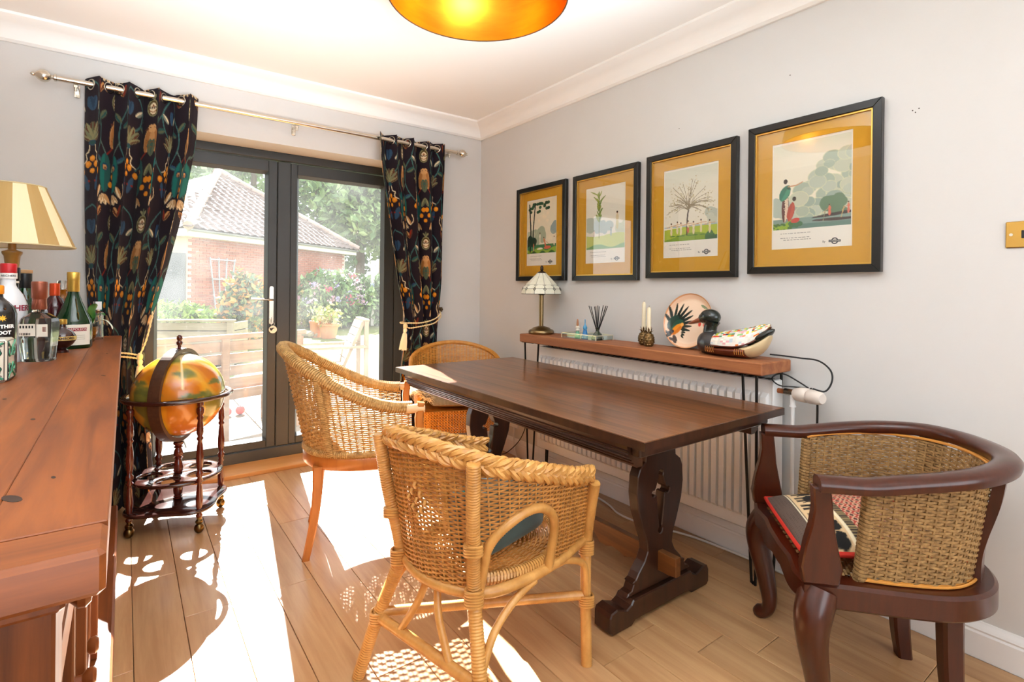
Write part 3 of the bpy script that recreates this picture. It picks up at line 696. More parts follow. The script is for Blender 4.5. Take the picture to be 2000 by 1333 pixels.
def turned(z0, z1, rr):
    pr = []; seq = [(1, 0), (1.25, .015), (.8, .03), (1.2, .05), (.75, .065), (1.1, .09), (1.2, .16), (.85, .27), (.7, .30), (1.2, .32), (.75, .34), (1.25, .36), (1.25, .385), (.75, .40), (1.15, .45), (1.25, .52), (.95, .62), (.7, .66), (1.2, .68), (.75, .7), (1.2, .73), (1.05, .80), (.75, .84), (1.2, .86), (.8, .88), (1.3, .91), (1.3, .94), (.8, .955), (1.1, .97), (1.1, 1)]
    return [(rr * a, z0 + (z1 - z0) * t) for a, t in seq]
LG = .203
for k in range(4):
    a = math.atan2(2.78 - 3.0, .262 - .181) + k * PI / 2; cx, cy = LG * math.cos(a), LG * math.sin(a)
    lg = MB().lathe(turned(.075, GZ - .010, .0125), 14, (cx, cy, 0)).obj('leg', M_mah, gb, 60)
    b = MB(); b.ball((cx, cy, .024), (.021, .021, .024), 12, 8); b.lathe([(.013, .045), (.016, .05), (.016, .058), (.010, .064), (.010, .076)], 12, (cx, cy, 0)); b.obj('caster', mat('antique_brass', '#6e5a36', 0.3, 1.0), lg, True)
MB().lathe([(q[0] * 1.35, q[1]) for q in turned(.112, GZ - .212, .0125)], 16).obj('centre_post', M_mah, gb, 60)
hol = []
for k in range(5):
    a = k * 2 * PI / 5 + .5; hol.append(circle(.112 * math.cos(a), .112 * math.sin(a), .049, 20))
MB().prism(circle(0, 0, .188, 60), .225, .240, ch=.004, holes=hol + [circle(0, 0, .016, 12)]).obj('bottle_tray', M_mahd, gb, 50)
sh = []
for i in range(96):
    t = 2 * PI * i / 96; q = math.cos(4 * (t - a)) ; a_ = math.atan2(2.78 - 3.0, .262 - .181)
    sh.append(((.202 + .022 * math.cos(4 * (t - a_))) * math.cos(t), (.202 + .022 * math.cos(4 * (t - a_))) * math.sin(t)))
MB().prism(sh, .097, .112, ch=.004).obj('lower_shelf', M_mahd, gb, 50)

# ------------------------------------------------------------------ trestle table
TX0, TX1, TY0, TY1, TZ = 1.155, 1.92, .945, 2.595, .72
tb = thing('trestle_table', 'dark oak trestle dining table with pierced vase shaped ends', 'table', ((TX0 + TX1) / 2, (TY0 + TY1) / 2, 0))
M_tt = mat('table_top_oak', '#7c4a25', 0.28, noise=((34, 1.5, 34), '#3c1f0d', 0.95), bump=((60, 4, 60), .06), coat=0.3)
M_td = mat('dark_table_oak', '#3b2114', 0.32, noise=((30, 30, 3), '#23120b', 0.8), coat=0.3)
M_tr = mat('table_rail_oak', '#4a2a18', 0.3, noise=((30, 2, 30), '#2a160c', 0.8), coat=0.3)
n5 = 5
for k in range(n5):
    a, c = TX0 + (TX1 - TX0) * k / n5, TX0 + (TX1 - TX0) * (k + 1) / n5
    wpart(MB().box(a, c, TY0 + .0, TY1, TZ - .026, TZ, ch=.0006), 'top_board', M_tt, tb)
for a in ((TX0 - .0025, TX1 + .0025, TY0 - .0025, TY0), (TX0 - .0025, TX1 + .0025, TY1, TY1 + .0025), (TX0 - .0025, TX0, TY0, TY1), (TX1, TX1 + .0025, TY0, TY1)):
    wpart(MB().box(*a, TZ - .0258, TZ - .0015), 'edge_band', M_td, tb)
# moulded side rails: ribbed cove under each long edge
pf = [(.0, 0), (.004, -.016)]
for k in range(5): z = -.018 - k * .0105; xk = .006 + .036 * (k / 5) ** 1.6; pf += [(xk, z), (xk - .003, z - .0035), (xk + .002, z - .0075)]
pf += [(.046, -.076), (.07, -.076), (.07, 0)]
for sx, xe in ((1, TX0 + .012), (-1, TX1 - .012)):
    V = []; ya, yb = TY0 + .075, TY1 - .075; n = len(pf)
    for yy in (ya, yb):
        for d, z in pf: V.append((xe + sx * d, yy, TZ - .026 + z))
    F = [(i, (i + 1) % n, n + (i + 1) % n, n + i) for i in range(n)] + [tuple(range(n)), tuple(range(n, 2 * n))[::-1]]
    wpart(MB().add(V, F), 'side_rail', M_tr, tb)
for ya in (TY0 + .04, TY1 - .075):
    wpart(MB().box(TX0 + .03, TX1 - .03, ya, ya + .035, TZ - .062, TZ - .026, ch=.004), 'end_batten', M_td, tb)
half = [(.15, .088), (.142, .100), (.128, .104), (.120, .122), (.124, .130), (.110, .136), (.098, .155), (.072, .185), (.058, .216), (.062, .25), (.080, .30), (.102, .37), (.110, .43), (.106, .49), (.096, .515), (.072, .535), (.070, .57), (.078, .61), (.098, .65), (.098, .66)]
cx = 1.560
half = [(a * 1.18, z) for a, z in half]
def cutout(c, zc):
    pts = [(.0, -.125), (.006, -.122), (.009, -.112), (.004, -.104), (.012, -.05), (.016, -.012)]
    pts += [(.024, -.010), (.030, -.014), (.037, -.010), (.038, -.002), (.033, .004), (.026, .002), (.020, .010), (.008, .040), (.010, .048), (.008, .056), (0, .059)]
    pts = [(a * 1.32, b * 1.25) for a, b in pts]
    lft = [(-a, b) for a, b in pts[::-1] if a > 0]
    return [(c + a, zc + b) for a, b in pts + lft]
for yc in (1.222, 2.318):
    P = [(cx + a, z) for a, z in half] + [(cx - a, z) for a, z in half[::-1]]
    Mt = frameM((0, yc + .021, 0), (1, 0, 0), (0, 0, 1))
    wpart(MB().prism(P, 0, .042, ch=.003, holes=[cutout(cx, .42)], M=Mt), 'trestle_end', M_td, tb)
    ft = [(-.275, .012), (-.262, 0), (-.17, 0), (-.15, .014), (.15, .014), (.17, 0), (.262, 0), (.275, .012), (.275, .060), (.268, .074), (.24, .080), (.215, .070), (.195, .062), (.172, .072), (.16, .086), (-.16, .086), (-.172, .072), (-.195, .062), (-.215, .070), (-.24, .080), (-.268, .074), (-.275, .060)]
    wpart(MB().prism([(cx + a, z) for a, z in ft], 0, .076, ch=.004, M=frameM((0, yc + .038, 0), (1, 0, 0), (0, 0, 1))), 'foot', M_td, tb)
    wpart(MB().prism([(cx + a, z) for a, z in ((-.30, .692), (-.30, .675), (-.27, .660), (.27, .660), (.30, .675), (.30, .692))], 0, .06, ch=.003, M=frameM((0, yc + .03, 0), (1, 0, 0), (0, 0, 1))), 'top_bearer', M_td, tb)
# stretcher with scalloped lower edge and wedged tenons
st = [(1.125, .15), (1.125, .205), (2.415, .205), (2.415, .15)]
low = []
for t in np.linspace(2.415, 1.125, 40):
    zz = .135
    for c in (1.36, 1.47, 2.07, 2.18): zz -= .018 * math.exp(-((t - c) / .035) ** 2)
    low.append((t, zz + (.02 if 1.52 < t < 2.02 else 0)))
wpart(MB().prism([(1.125, .205), (1.125, .140)] + low[::-1][1:-1] + [(2.415, .140), (2.415, .205)], 0, .028, ch=.002, M=frameM((cx - .014, 0, 0), (0, 1, 0), (0, 0, 1))), 'stretcher', mat('stretcher_oak', '#7a4a22', 0.35, noise=((30, 2, 30), '#4f2b13', .8), coat=.2), tb)
# ------------------------------------------------------------------ woven chairs
class Shell:
    """tub surface: plan curve at the bottom and at the top, from right front round the back to left front"""
    def __init__(s, bot, top, zb, zm):
        mir = lambda q: np.array(q + [(x, -y) for x, y in q[::-1][1:]], float)
        s.B = resample(catmull(mir(bot), 12), 400); s.T = resample(catmull(mir(top), 12), 400); s.zb, s.zm = zb, zm; s.t = np.linspace(0, 1, 400)
    def pos(s, u, z):
        w_ = (z - s.zb) / (s.zm - s.zb); u = np.asarray(u, float)
        b = np.stack([np.interp(u, s.t, s.B[:, k]) for k in (0, 1)], -1); t = np.stack([np.interp(u, s.t, s.T[:, k]) for k in (0, 1)], -1)
        w_ = np.broadcast_to(np.asarray(w_, float), u.shape)[..., None]; q = b + (t - b) * w_
        return np.concatenate([q, np.broadcast_to(np.asarray(z, float), u.shape)[..., None]], -1)
    def nrm(s, u, z):
        e = .004; a, b = s.pos(np.clip(u - e, 0, 1), z), s.pos(np.clip(u + e, 0, 1), z); t = b - a
        n = np.stack([-t[..., 1], t[..., 0], np.zeros(t.shape[:-1])], -1); return n / (np.linalg.norm(n, axis=-1)[..., None] + 1e-9)
def strand(mb, P, N_, rn, ru, sides=4):
    """thin strand with its width along N and height along z-ish"""
    T = np.gradient(P, axis=0); T /= np.linalg.norm(T, axis=1)[:, None] + 1e-9; U_ = np.cross(N_, T); U_ /= np.linalg.norm(U_, axis=1)[:, None] + 1e-9
    a = np.arange(sides) * 2 * PI / sides + (PI / 4 if sides == 4 else 0)
    V = P[:, None] + rn * np.cos(a)[None, :, None] * N_[:, None] + ru * np.sin(a)[None, :, None] * U_[:, None]
    n = len(P); i = np.arange(n - 1)[:, None] * sides; k = np.arange(sides)[None]; l = (k + 1) % sides
    F = np.stack([i + k, i + l, i + sides + l, i + sides + k], -1).reshape(-1, 4)
    mb.add(V.reshape(-1, 3), F)
def weave(sh, zt, spacing, nst, amp, rn, ru, hole=None, z0=None, per=2, jit=0.0, gap=None):
    mb = MB(); rs = np.random.RandomState(nst); u = np.linspace(0, 1, nst * per + 1); Z = zt(u); z = (z0 or sh.zb) + spacing * .5; r = 0
    ph = np.arange(nst * per + 1) * PI / per
    while z < Z.max():
        ok = Z > z
        if hole is not None: ok &= ~hole(sh.pos(u, z), z)
        off = amp * np.sin(ph + (r % 2) * PI); P = sh.pos(u, z); N_ = sh.nrm(u, z); P = P + N_ * off[:, None]; P[:, 2] += rs.normal(0, jit, len(u)) if jit else 0
        k = 0
        while k < len(u):
            if ok[k]:
                e = k
                while e + 1 < len(u) and ok[e + 1]: e += 1
                if e - k >= 2: strand(mb, P[k:e + 1], N_[k:e + 1], rn, ru)
                k = e + 1
            else: k += 1
        z += spacing * (1 if gap is None else gap(z)); r += 1
    return mb
def stakes(sh, zt, nst, rad, hole=None, n=7, flat=None):
    mb = MB()
    for u in (np.arange(nst) + .5) / nst:
        zt_ = float(zt(np.array([u]))[0]); zz = np.linspace(sh.zb, zt_ - .004, n * 2); P = np.array([sh.pos(np.array([u]), z)[0] for z in zz])
        if hole is not None:
            keep = np.array([not hole(p[None], p[2])[0] for p in P]); P = P[keep]
        if len(P) > 1: strand(mb, P, np.repeat(sh.nrm(np.array([u]), sh.zb), len(P), 0), rad, rad * (flat or 1))
    return mb
def wrapped(pts, r, pitch=.007, sides=10):
    """cane wrapped pole: little ridges along the length"""
    P = catmull(pts, 10); L = np.linalg.norm(np.diff(P, axis=0), axis=1).sum(); n = max(4, int(L / pitch) * 2); P = resample(P, n)
    return MB().tube(P, [r * (1.0 if i % 2 else 1.075) for i in range(n)], sides)
def coil(pts, core, r, pitch, sides=4, per=9):
    P = catmull(pts, 14); L = np.linalg.norm(np.diff(P, axis=0), axis=1).sum(); nt = int(L / pitch); P = resample(P, nt * per)
    T = np.gradient(P, axis=0); T /= np.linalg.norm(T, axis=1)[:, None]; N_ = np.cross(T, (0, 0, 1.0)); N_ /= np.linalg.norm(N_, axis=1)[:, None] + 1e-9; B = np.cross(N_, T)
    a = np.arange(len(P)) * 2 * PI / per; D = np.cos(a)[:, None] * N_ + np.sin(a)[:, None] * B
    mb = MB(); strand(mb, P + core * D, D, r, r); mb.tube(P[::per], core * .96, 8); return mb
def plait(pts, wd, ht, pitch, r):
    P = resample(catmull(pts, 14), 260); L = np.linalg.norm(np.diff(P, axis=0), axis=1).sum(); P = resample(P, int(L / .004))
    T = np.gradient(P, axis=0); T /= np.linalg.norm(T, axis=1)[:, None]; N_ = np.cross(T, (0, 0, 1.0)); N_ /= np.linalg.norm(N_, axis=1)[:, None] + 1e-9; B = np.cross(N_, T)
    a = np.linspace(0, L / pitch * 2 * PI, len(P)); mb = MB()
    for k in range(4):
        q = a + k * 2 * PI / 4
        mb.tube(P + B * (wd * np.sin(q))[:, None] + N_ * (ht * np.sin(2 * q))[:, None], r, 6, flat=(1.1, .9))
    for k in range(4):
        q = -a + k * 2 * PI / 4 + .7
        mb.tube(P + B * (wd * np.sin(q))[:, None] - N_ * (ht * np.sin(2 * q + 1.2))[:, None], r, 6, flat=(1.1, .9))
    return mb
M_ratt = mat('rattan_weave', '#c78c47', 0.42, noise=(26, '#8f5a22', 0.75))
M_ratp = mat('rattan_pole', '#d09a54', 0.36, noise=((20, 20, 9), '#a06a2c', 0.7), coat=.15)
M_rope = mat('seagrass_rope', '#c9a062', 0.7, noise=((60, 60, 60), '#8d6632', 0.8))
M_honey = mat('honey_beech', '#bd7433', 0.33, noise=((24, 24, 4), '#995522', 0.6), coat=.2)
M_sea = mat('brown_seagrass', '#a98553', 0.75, noise=((70, 70, 70), '#6b4c28', 0.85))
M_cane = mat('orange_cane', '#c8873a', 0.45)
M_mhg = mat('chair_mahogany', '#451b0a', 0.28, noise=((60, 60, 9), '#331206', 0.7), coat=0.2)

# ---- rattan tub chair in front of the table
c1 = thing('rattan_armchair', 'honey rattan tub armchair with plaited rim in the foreground', 'chair', (.685, 1.262, 0), math.radians(12.7))
sh1 = Shell([(.44, -.185), (.25, -.205), (.08, -.185), (0, -.13), (-.035, 0)], [(.405, -.250), (.20, -.268), (.02, -.235), (-.055, -.15), (-.085, 0)], .365, .74)
zt1 = lambda u: .575 + .155 * np.clip(np.sin(PI * np.asarray(u)), 0, 1) ** 1.35
def hole1(p, z):
    x, y = p[:, 0], p[:, 1]; return (np.abs(y) > .1) & (np.abs(x - .118) < .105) & (z < .462 + np.sqrt(np.clip(.105 ** 2 - (x - .118) ** 2, 0, 1)))
wv = weave(sh1, zt1, .0062, 46, .0042, .0021, .0029, hole1, per=3, jit=.0003)
o = wv.obj('woven_shell', M_ratt, c1, True); o['kind'] = 'stuff'
o = stakes(sh1, zt1, 46, .0028, hole1).obj('stakes', M_ratp, c1, True); o['kind'] = 'stuff'
rim = [tuple(sh1.pos(np.array([u]), float(zt1(np.array([u]))[0]))[0] + np.array((0, 0, .006))) for u in np.linspace(0, 1, 26)]
plait(rim, .020, .009, .15, .0085).obj('plaited_rim', M_ratp, c1, True)
# diamond of over-and-under picks on the back
dm = MB()
for i in range(-3, 4):
    for j in range(-3, 4):
        if abs(i) + abs(j) > 3 or (i + j) % 2: continue
        z = .585 + j * .021; u = .5 + i * .0125; p = sh1.pos(np.array([u]), z)[0]; n_ = sh1.nrm(np.array([u]), z)[0]
        dm.tube([p + n_ * .006 + np.array((0, 0, -.008)), p + n_ * .011, p + n_ * .006 + np.array((0, 0, .008))], .005, 6, flat=(1, .6))
o = dm.obj('diamond_picks', M_ratp, c1, True); o['kind'] = 'stuff'
for y in (-1, 1):
    pb = [(-.075, y * .255, 0), (-.045, y * .215, .16), (-.012, y * .160, .33), (-.008, y * .150, .40), (-.035, y * .172, .56), (-.055, y * .192, .72)]
    wrapped(pb, .0175).obj('rear_leg', M_ratp, c1, True)
    pf_ = [(.415, y * .215, 0), (.43, y * .20, .18), (.445, y * .19, .34), (.432, y * .212, .46), (.412, y * .240, .560)]
    wrapped(pf_, .0165).obj('front_leg', M_ratp, c1, True)
    ar = [tuple(sh1.pos(np.array([u]), .372)[0]) for u in ()]
    # wrapped arch round the side opening
    us = np.linspace(0, 1, 401); side = us < .5 if y < 0 else us > .5; pts = []
    def side_pt(x, z):
        P = sh1.pos(us[side], z); k = np.argmin(np.abs(P[:, 0] - x)); p = P[k]; n_ = sh1.nrm(us[side][k:k + 1], z)[0]; return p + n_ * .004
    for x, z in [(.226, .37), (.226, .45)] + [(.118 + .108 * math.cos(t), .462 + .108 * math.sin(t)) for t in np.linspace(.15, PI - .15, 11)] + [(.012, .45), (.012, .37)]: pts.append(side_pt(x, z))
    wrapped(pts, .0125).obj('arch_rim', M_ratp, c1, True)
    # arched braces below the seat
    wrapped([(.425, y * .205, .20), (.41, y * .205, .30), (.33, y * .20, .345), (.27, y * .20, .355)], .010).obj('brace', M_ratp, c1, True)
    wrapped([(-.035, y * .200, .19), (.02, y * .195, .28), (.10, y * .2, .335), (.17, y * .205, .355)], .010).obj('brace', M_ratp, c1, True)
    for p, n_, r_ in (((-.040, y * .208, .185), 5, .022), ((-.010, y * .153, .37), 6, .022), ((.443, y * .192, .345), 6, .021), ((.430, y * .203, .19), 5, .021), ((-.026, y * .165, .50), 4, .022)):
        b = MB()
        for k in range(n_):
            zc = p[2] + (k - n_ / 2) * .0072; b.tube([(p[0] + r_ * math.cos(t), p[1] + r_ * math.sin(t), zc + .002 * math.sin(2 * t)) for t in np.linspace(0, 2 * PI, 16, endpoint=False)], .0038, 6, closed=True)
        b.obj('cane_binding', M_ratp, c1, True)
wrapped([(-.042, -.210, .185), (-.042, .210, .185)], .0145).obj('stretcher', M_ratp, c1, True)
wrapped([(-.042, .200, .20), (.43, -.200, .20)], .0135).obj('stretcher', M_ratp, c1, True)
for y in (-1, 1): wrapped([(-.042, y * .10, .19), (-.03, y * .045, .28), (-.015, y * .02, .35)], .010).obj('brace', M_ratp, c1, True)
rail = [tuple(sh1.pos(np.array([u]), .365)[0]) for u in np.linspace(0, 1, 30)]
wrapped(rail + [(.455, .10, .365), (.46, 0, .365), (.455, -.10, .365), rail[0]], .014).obj('seat_rail', M_ratp, c1, True)
b = MB(); SX, SY = .225, .178
for k in range(30):
    q = (k + 1) / 30; n_ = 44; a = np.linspace(0, 2 * PI, n_ + 1)
    P = np.stack([.215 + SX * q * np.sign(np.cos(a)) * np.abs(np.cos(a)) ** .8, SY * q * np.sign(np.sin(a)) * np.abs(np.sin(a)) ** .8, .385 + .004 * np.cos(np.arange(n_ + 1) * PI + k * PI) * 1.0 + .006 * (1 - q)], 1)
    strand(b, P, np.repeat([[0, 0, 1.0]], n_ + 1, 0), .0026, .0026)
o = b.obj('woven_seat', M_ratt, c1, True); o['kind'] = 'stuff'
coil([(.215 + SX * 1.02 * math.cos(a), SY * 1.04 * math.sin(a), .378) for a in np.linspace(0, 2 * PI, 30)], .014, .004, .0085).obj('seat_edge', M_ratp, c1, True)

def pillow(w_, d_, h_, n=22, pw=2.4, ex=.45):
    """stuffed cushion, w_ by d_, puffed to thickness h_; returns top and bottom grids joined"""
    g = np.linspace(-1, 1, n); U, V = np.meshgrid(g, g, indexing='ij')
    pf = np.clip((1 - np.abs(U) ** pw) * (1 - np.abs(V) ** pw), 0, 1) ** ex
    pin = 1 - .06 * (np.abs(U) * np.abs(V)) ** 2
    X, Y = U * w_ / 2 * pin, V * d_ / 2 * pin
    b = MB(); b.grid(np.stack([X, Y, h_ / 2 * pf], -1)); b.grid(np.stack([X, Y, -h_ / 2 * pf], -1)[::-1]); return b
cg = thing('cushion', 'dark green velvet cushion standing in the foreground rattan chair', 'cushion', (.80, 1.318, .405), math.radians(12.7))
M_green = mat('green_velvet', '#0c3b35', 0.75, sheen=0.5, noise=(14, '#07261f', 0.6))
Mc = Matrix.Translation((.07, -.075, .088)) @ Matrix.Rotation(math.radians(84), 4, 'X') @ Matrix.Rotation(.03, 4, 'Z')
pillow(.32, .185, .12, pw=8, ex=.22).obj('cover', M_green, cg, True, M=Mc)
q = .97; pp = [Mc @ Vector((x * .16 * q, y * .0925 * q, 0)) for x, y in [(-1, -1), (-.5, -1), (0, -1), (.5, -1), (1, -1), (1, -.5), (1, 0), (1, .5), (1, 1), (.5, 1), (0, 1), (-.5, 1), (-1, 1), (-1, .5), (-1, 0), (-1, -.5)]]
MB().tube([tuple(p) for p in pp], .004, 6, closed=True).obj('piping', mat('teal_piping', '#11625a', 0.6), cg, True)

# ---- seagrass rope chair by the doors
c2 = thing('rope_armchair', 'seagrass rope tub armchair with beech frame in front of the doors', 'chair', (.88, 2.38, 0), math.radians(-18.8))
sh2 = Shell([(.215, -.232), (.08, -.240), (-.06, -.225), (-.18, -.15), (-.232, 0)], [(.20, -.265), (.05, -.280), (-.12, -.27), (-.27, -.18), (-.335, 0)], .425, .88)
zt2 = lambda u: .625 + .245 * np.clip(np.sin(PI * np.clip(np.asarray(u), 0, 1)), 0, 1) ** 2.3
o = weave(sh2, zt2, .0088, 44, .0042, .0030, .0036, per=2, jit=.0004).obj('rope_shell', M_rope, c2, True); o['kind'] = 'stuff'
o = stakes(sh2, zt2, 44, .0030).obj('stakes', M_rope, c2, True); o['kind'] = 'stuff'
rim2 = [tuple(sh2.pos(np.array([u]), float(zt2(np.array([u]))[0]))[0]) for u in np.linspace(0, 1, 30)]
coil(rim2, .0225, .0050, .0098).obj('rolled_rim', M_rope, c2, True)
for y in (-1, 1): coil([tuple(sh2.pos(np.array([.5 + y * .21]), z)[0] + sh2.nrm(np.array([.5 + y * .21]), z)[0] * .012) for z in np.linspace(.43, .76, 6)], .014, .0035, .0075).obj('bound_upright', M_rope, c2, True)
base2 = [tuple(sh2.pos(np.array([u]), .432)[0]) for u in np.linspace(0, 1, 28)]
coil(base2, .013, .0042, .0085).obj('base_roll', M_rope, c2, True)
pl = [(.245, -.20)] + [(x * 1.045, y * 1.045) for x, y, z in base2[1:-1]] + [(.245, .20), (.262, .10), (.268, 0), (.262, -.10)]
inn = [(.20, -.17)] + [(x * .85, y * .85) for x, y, z in base2[2:-2]] + [(.20, .17), (.22, 0)]
MB().prism(pl, .366, .422, ch=.006, holes=[inn]).obj('seat_frame', M_honey, c2, 50)
b = MB(); 
for k in range(42):
    x = -.20 + .43 * k / 41; hw = .20 if x > -.05 else .20 * math.sqrt(max(.05, 1 - ((x + .05) / .19) ** 2)); yy = np.linspace(-hw, hw, 30)
    strand(b, np.stack([np.full(30, x), yy, .418 + .004 * np.cos(np.arange(30) * PI + k * PI)], 1), np.repeat([[0, 0, 1.0]], 30, 0), .004, .005)
o = b.obj('rope_seat', M_rope, c2, True); o['kind'] = 'stuff'
def sqleg(pts, s0, s1):
    P = catmull(pts, 6); n = len(P); sc = np.linspace(s0, s1, n)
    b = MB(); V = []
    for p, q in zip(P, sc):
        h = q / 2; c = h * .3; V += [(p[0] + a, p[1] + d, p[2]) for a, d in ((-h + c, -h), (h - c, -h), (h, -h + c), (h, h - c), (h - c, h), (-h + c, h), (-h, h - c), (-h, -h + c))]
    F = [(i * 8 + j, i * 8 + (j + 1) % 8, i * 8 + 8 + (j + 1) % 8, i * 8 + 8 + j) for i in range(n - 1) for j in range(8)] + [tuple(range(8))[::-1], tuple(range((n - 1) * 8, n * 8))]
    return b.add(V, F)
for y in (-1, 1):
    sqleg([(-.215, y * .195, 0), (-.185, y * .180, .15), (-.172, y * .172, .28), (-.17, y * .17, .38)], .030, .046).obj('rear_leg', M_honey, c2, True)
    sqleg([(.235, y * .215, 0), (.225, y * .205, .2), (.215, y * .20, .38)], .030, .044).obj('front_leg', M_honey, c2, True)
    P = [(.21, .40), (.245, .40), (.262, .50), (.256, .58), (.262, .645), (.232, .650), (.222, .58), (.226, .50)]
    MB().prism(P, -.019, .019, ch=.005, M=frameM((0, y * .262, 0), (1, 0, 0), (0, 0, 1))).obj('arm_post', M_honey, c2, 40)
    MB().tube([(.185, y * .266, .622), (.262, y * .264, .622)], .019, 12).obj('arm_end', mat('pale_beech', '#dcb98a', .4), c2, True)

# ---- mahogany tub chair by the wall
c3 = thing('mahogany_armchair', 'mahogany tub armchair with curved top rail and brown seagrass back, right foreground', 'chair', (1.772, .612, 0), math.radians(131.8))
def uplan(hw, back, front, n=40, p=2.3):
    """U of half width hw open at the front"""
    out = []
    for t in np.linspace(-1, 1, n):
        a = t * PI / 2; out.append((-(back) * math.cos(a) ** (2 / p) + .0, hw * math.copysign(abs(math.sin(a)) ** (2 / p), math.sin(a))))
    return [(front, -hw)] + [(front * .5, -hw)] + out + [(front * .5, hw)] + [(front, hw)]
U = np.array(uplan(.262, .285, .235)); zr = .655 + .05 * np.clip((.10 - U[:, 0]) / .33, 0, 1) ** .8
R3 = resample(np.c_[U, zr], 120)
for _ in range(4): R3[1:-1] = (R3[:-2] + 2 * R3[1:-1] + R3[2:]) / 4
prof = [(-.030, -.006), (-.027, -.016), (.024, -.018), (.031, -.008), (.031, .006), (.022, .015), (0, .019), (-.022, .015), (-.030, .005)]
MB().sweep(R3, prof).obj('top_rail', M_mhg, c3, 50)
for y in (-1, 1):
    P = [(.185, .40), (.265, .40), (.272, .44), (.262, .50), (.250, .545), (.243, .59), (.246, .645), (.205, .645), (.200, .60), (.196, .545), (.186, .49), (.176, .44)]
    MB().prism(P, -.017, .017, ch=.004, M=frameM((0, y * .255, 0), (1, 0, 0), (0, 0, 1))).obj('arm_post', M_mhg, c3, 40)
    # rear stile, leaning out
    a = PI - .62 if y > 0 else PI + .62
    b0 = np.array((math.cos(a) * .235, math.sin(a) * .225, .36)); b1 = np.array((math.cos(a) * .238, math.sin(a) * .228, .47)); b2 = np.array((math.cos(a) * .272, math.sin(a) * .255, .60)); b3 = np.array((math.cos(a) * .290, math.sin(a) * .262, .70))
    P = catmull([b0, b1, b2, b3], 6); tg = np.array((-math.sin(a), math.cos(a), 0)); rd = np.array((math.cos(a), math.sin(a), 0)); V = []
    for p, w_ in zip(P, np.interp(np.linspace(0, 1, len(P)), [0, .25, .6, 1], [.085, .062, .056, .07])):
        for s_, t_ in ((-1, -1), (1, -1), (1, 1), (-1, 1)): V.append(p + tg * s_ * w_ / 2 + rd * t_ * .012)
    n_ = len(P); MB().add(V, [(i * 4 + j, i * 4 + (j + 1) % 4, i * 4 + 4 + (j + 1) % 4, i * 4 + 4 + j) for i in range(n_ - 1) for j in range(4)] + [(0, 1, 2, 3), (n_ * 4 - 4, n_ * 4 - 3, n_ * 4 - 2, n_ * 4 - 1)]).obj('rear_stile', M_mhg, c3, 40)
    # cabriole front leg
    P = catmull([(.22, y * .235, .37), (.243, y * .262, .31), (.245, y * .268, .25), (.226, y * .247, .15), (.216, y * .235, .075), (.222, y * .240, .035), (.25, y * .268, .008)], 6)
    MB().tube(P, np.interp(np.linspace(0, 1, len(P)), [0, .15, .35, .7, .85, .95, 1], [.046, .044, .036, .023, .021, .024, .016]), 10, flat=(1, 1)).obj('front_leg', M_mhg, c3, True)
    sqleg([(-.150, y * .140, 0), (-.135, y * .132, .12), (-.13, y * .13, .36)], .040, .052).obj('rear_leg', M_mhg, c3, True)
    MB().lathe([(.016, 0), (.018, .002), (.018, .004)], 12, (-.150, y * .140, -.0005)).obj('felt_pad', mat('felt', '#d8d4cc', .9), c3)
so_ = [(.268, -.05), (.262, -.12), (.272, -.20), (.262, -.262)] + [(x, y) for x, y in uplan(.268, .262, .15)[1:-1]] + [(.262, .262), (.272, .20), (.262, .12), (.268, .05)]
si_ = [(.205, -.2)] + [(x * .8, y * .8) for x, y in uplan(.262, .255, .15)[2:-2:3]] + [(.205, .2)]
MB().prism(so_[::-1], .335, .400, ch=.008, holes=[si_]).obj('seat_frame', M_mhg, c3, 40)
ap = [(y, .345) for y in np.linspace(-.24, .24, 25)] + [(y, .345 - .022 * (1 - math.cos(abs(y) / .24 * 2 * PI)) / 2 - .012) for y in np.linspace(.24, -.24, 33)]
MB().prism(ap, 0, .024, ch=.002, M=frameM((.235, 0, 0), (0, 1, 0), (0, 0, 1))).obj('front_apron', M_mhg, c3, 40)
sh3 = Shell([(.12, -.222), (.02, -.225), (-.10, -.205), (-.19, -.12), (-.222, 0)], [(.10, -.236), (.0, -.240), (-.13, -.225), (-.225, -.13), (-.258, 0)], .402, .68)
zt3 = lambda u: .640 + .040 * np.clip(np.sin(PI * np.asarray(u)), 0, 1) ** .7
o = weave(sh3, zt3, .0076, 42, .0032, .0034, .0042, per=3, jit=.0004).obj('seagrass_shell', M_sea, c3, True); o['kind'] = 'stuff'
o = stakes(sh3, zt3, 42, .0034).obj('stakes', M_sea, c3, True); o['kind'] = 'stuff'
for y in (0.0, 1.0): coil([tuple(sh3.pos(np.array([y]), z)[0]) for z in np.linspace(.40, .640, 6)], .013, .0048, .0100).obj('bound_edge', M_sea, c3, True)
for off in (-.004, .004):
    P = [tuple(sh3.pos(np.array([u]), float(zt3(np.array([u]))[0]) + .004)[0] + sh3.nrm(np.array([u]), .6)[0] * off) for u in np.linspace(0, 1, 60)]
    MB().tube(P, .0035, 6).obj('cane_edging', M_cane, c3, True)
    P = [tuple(sh3.pos(np.array([u]), .405)[0] + sh3.nrm(np.array([u]), .41)[0] * (.006 + off)) for u in np.linspace(0, 1, 60)]
    MB().tube(P, .0035, 6).obj('cane_edging', M_cane, c3, True)
b = MB()
for k in range(40):
    x = -.20 + .43 * k / 39; hw = .215 if x > -.05 else .215 * math.sqrt(max(.05, 1 - ((x + .05) / .18) ** 2)); yy = np.linspace(-hw, hw, 30)
    strand(b, np.stack([np.full(30, x), yy, .398 + .004 * np.cos(np.arange(30) * PI + k * PI)], 1), np.repeat([[0, 0, 1.0]], 30, 0), .004, .005)
o = b.obj('seagrass_seat', M_sea, c3, True); o['kind'] = 'stuff'
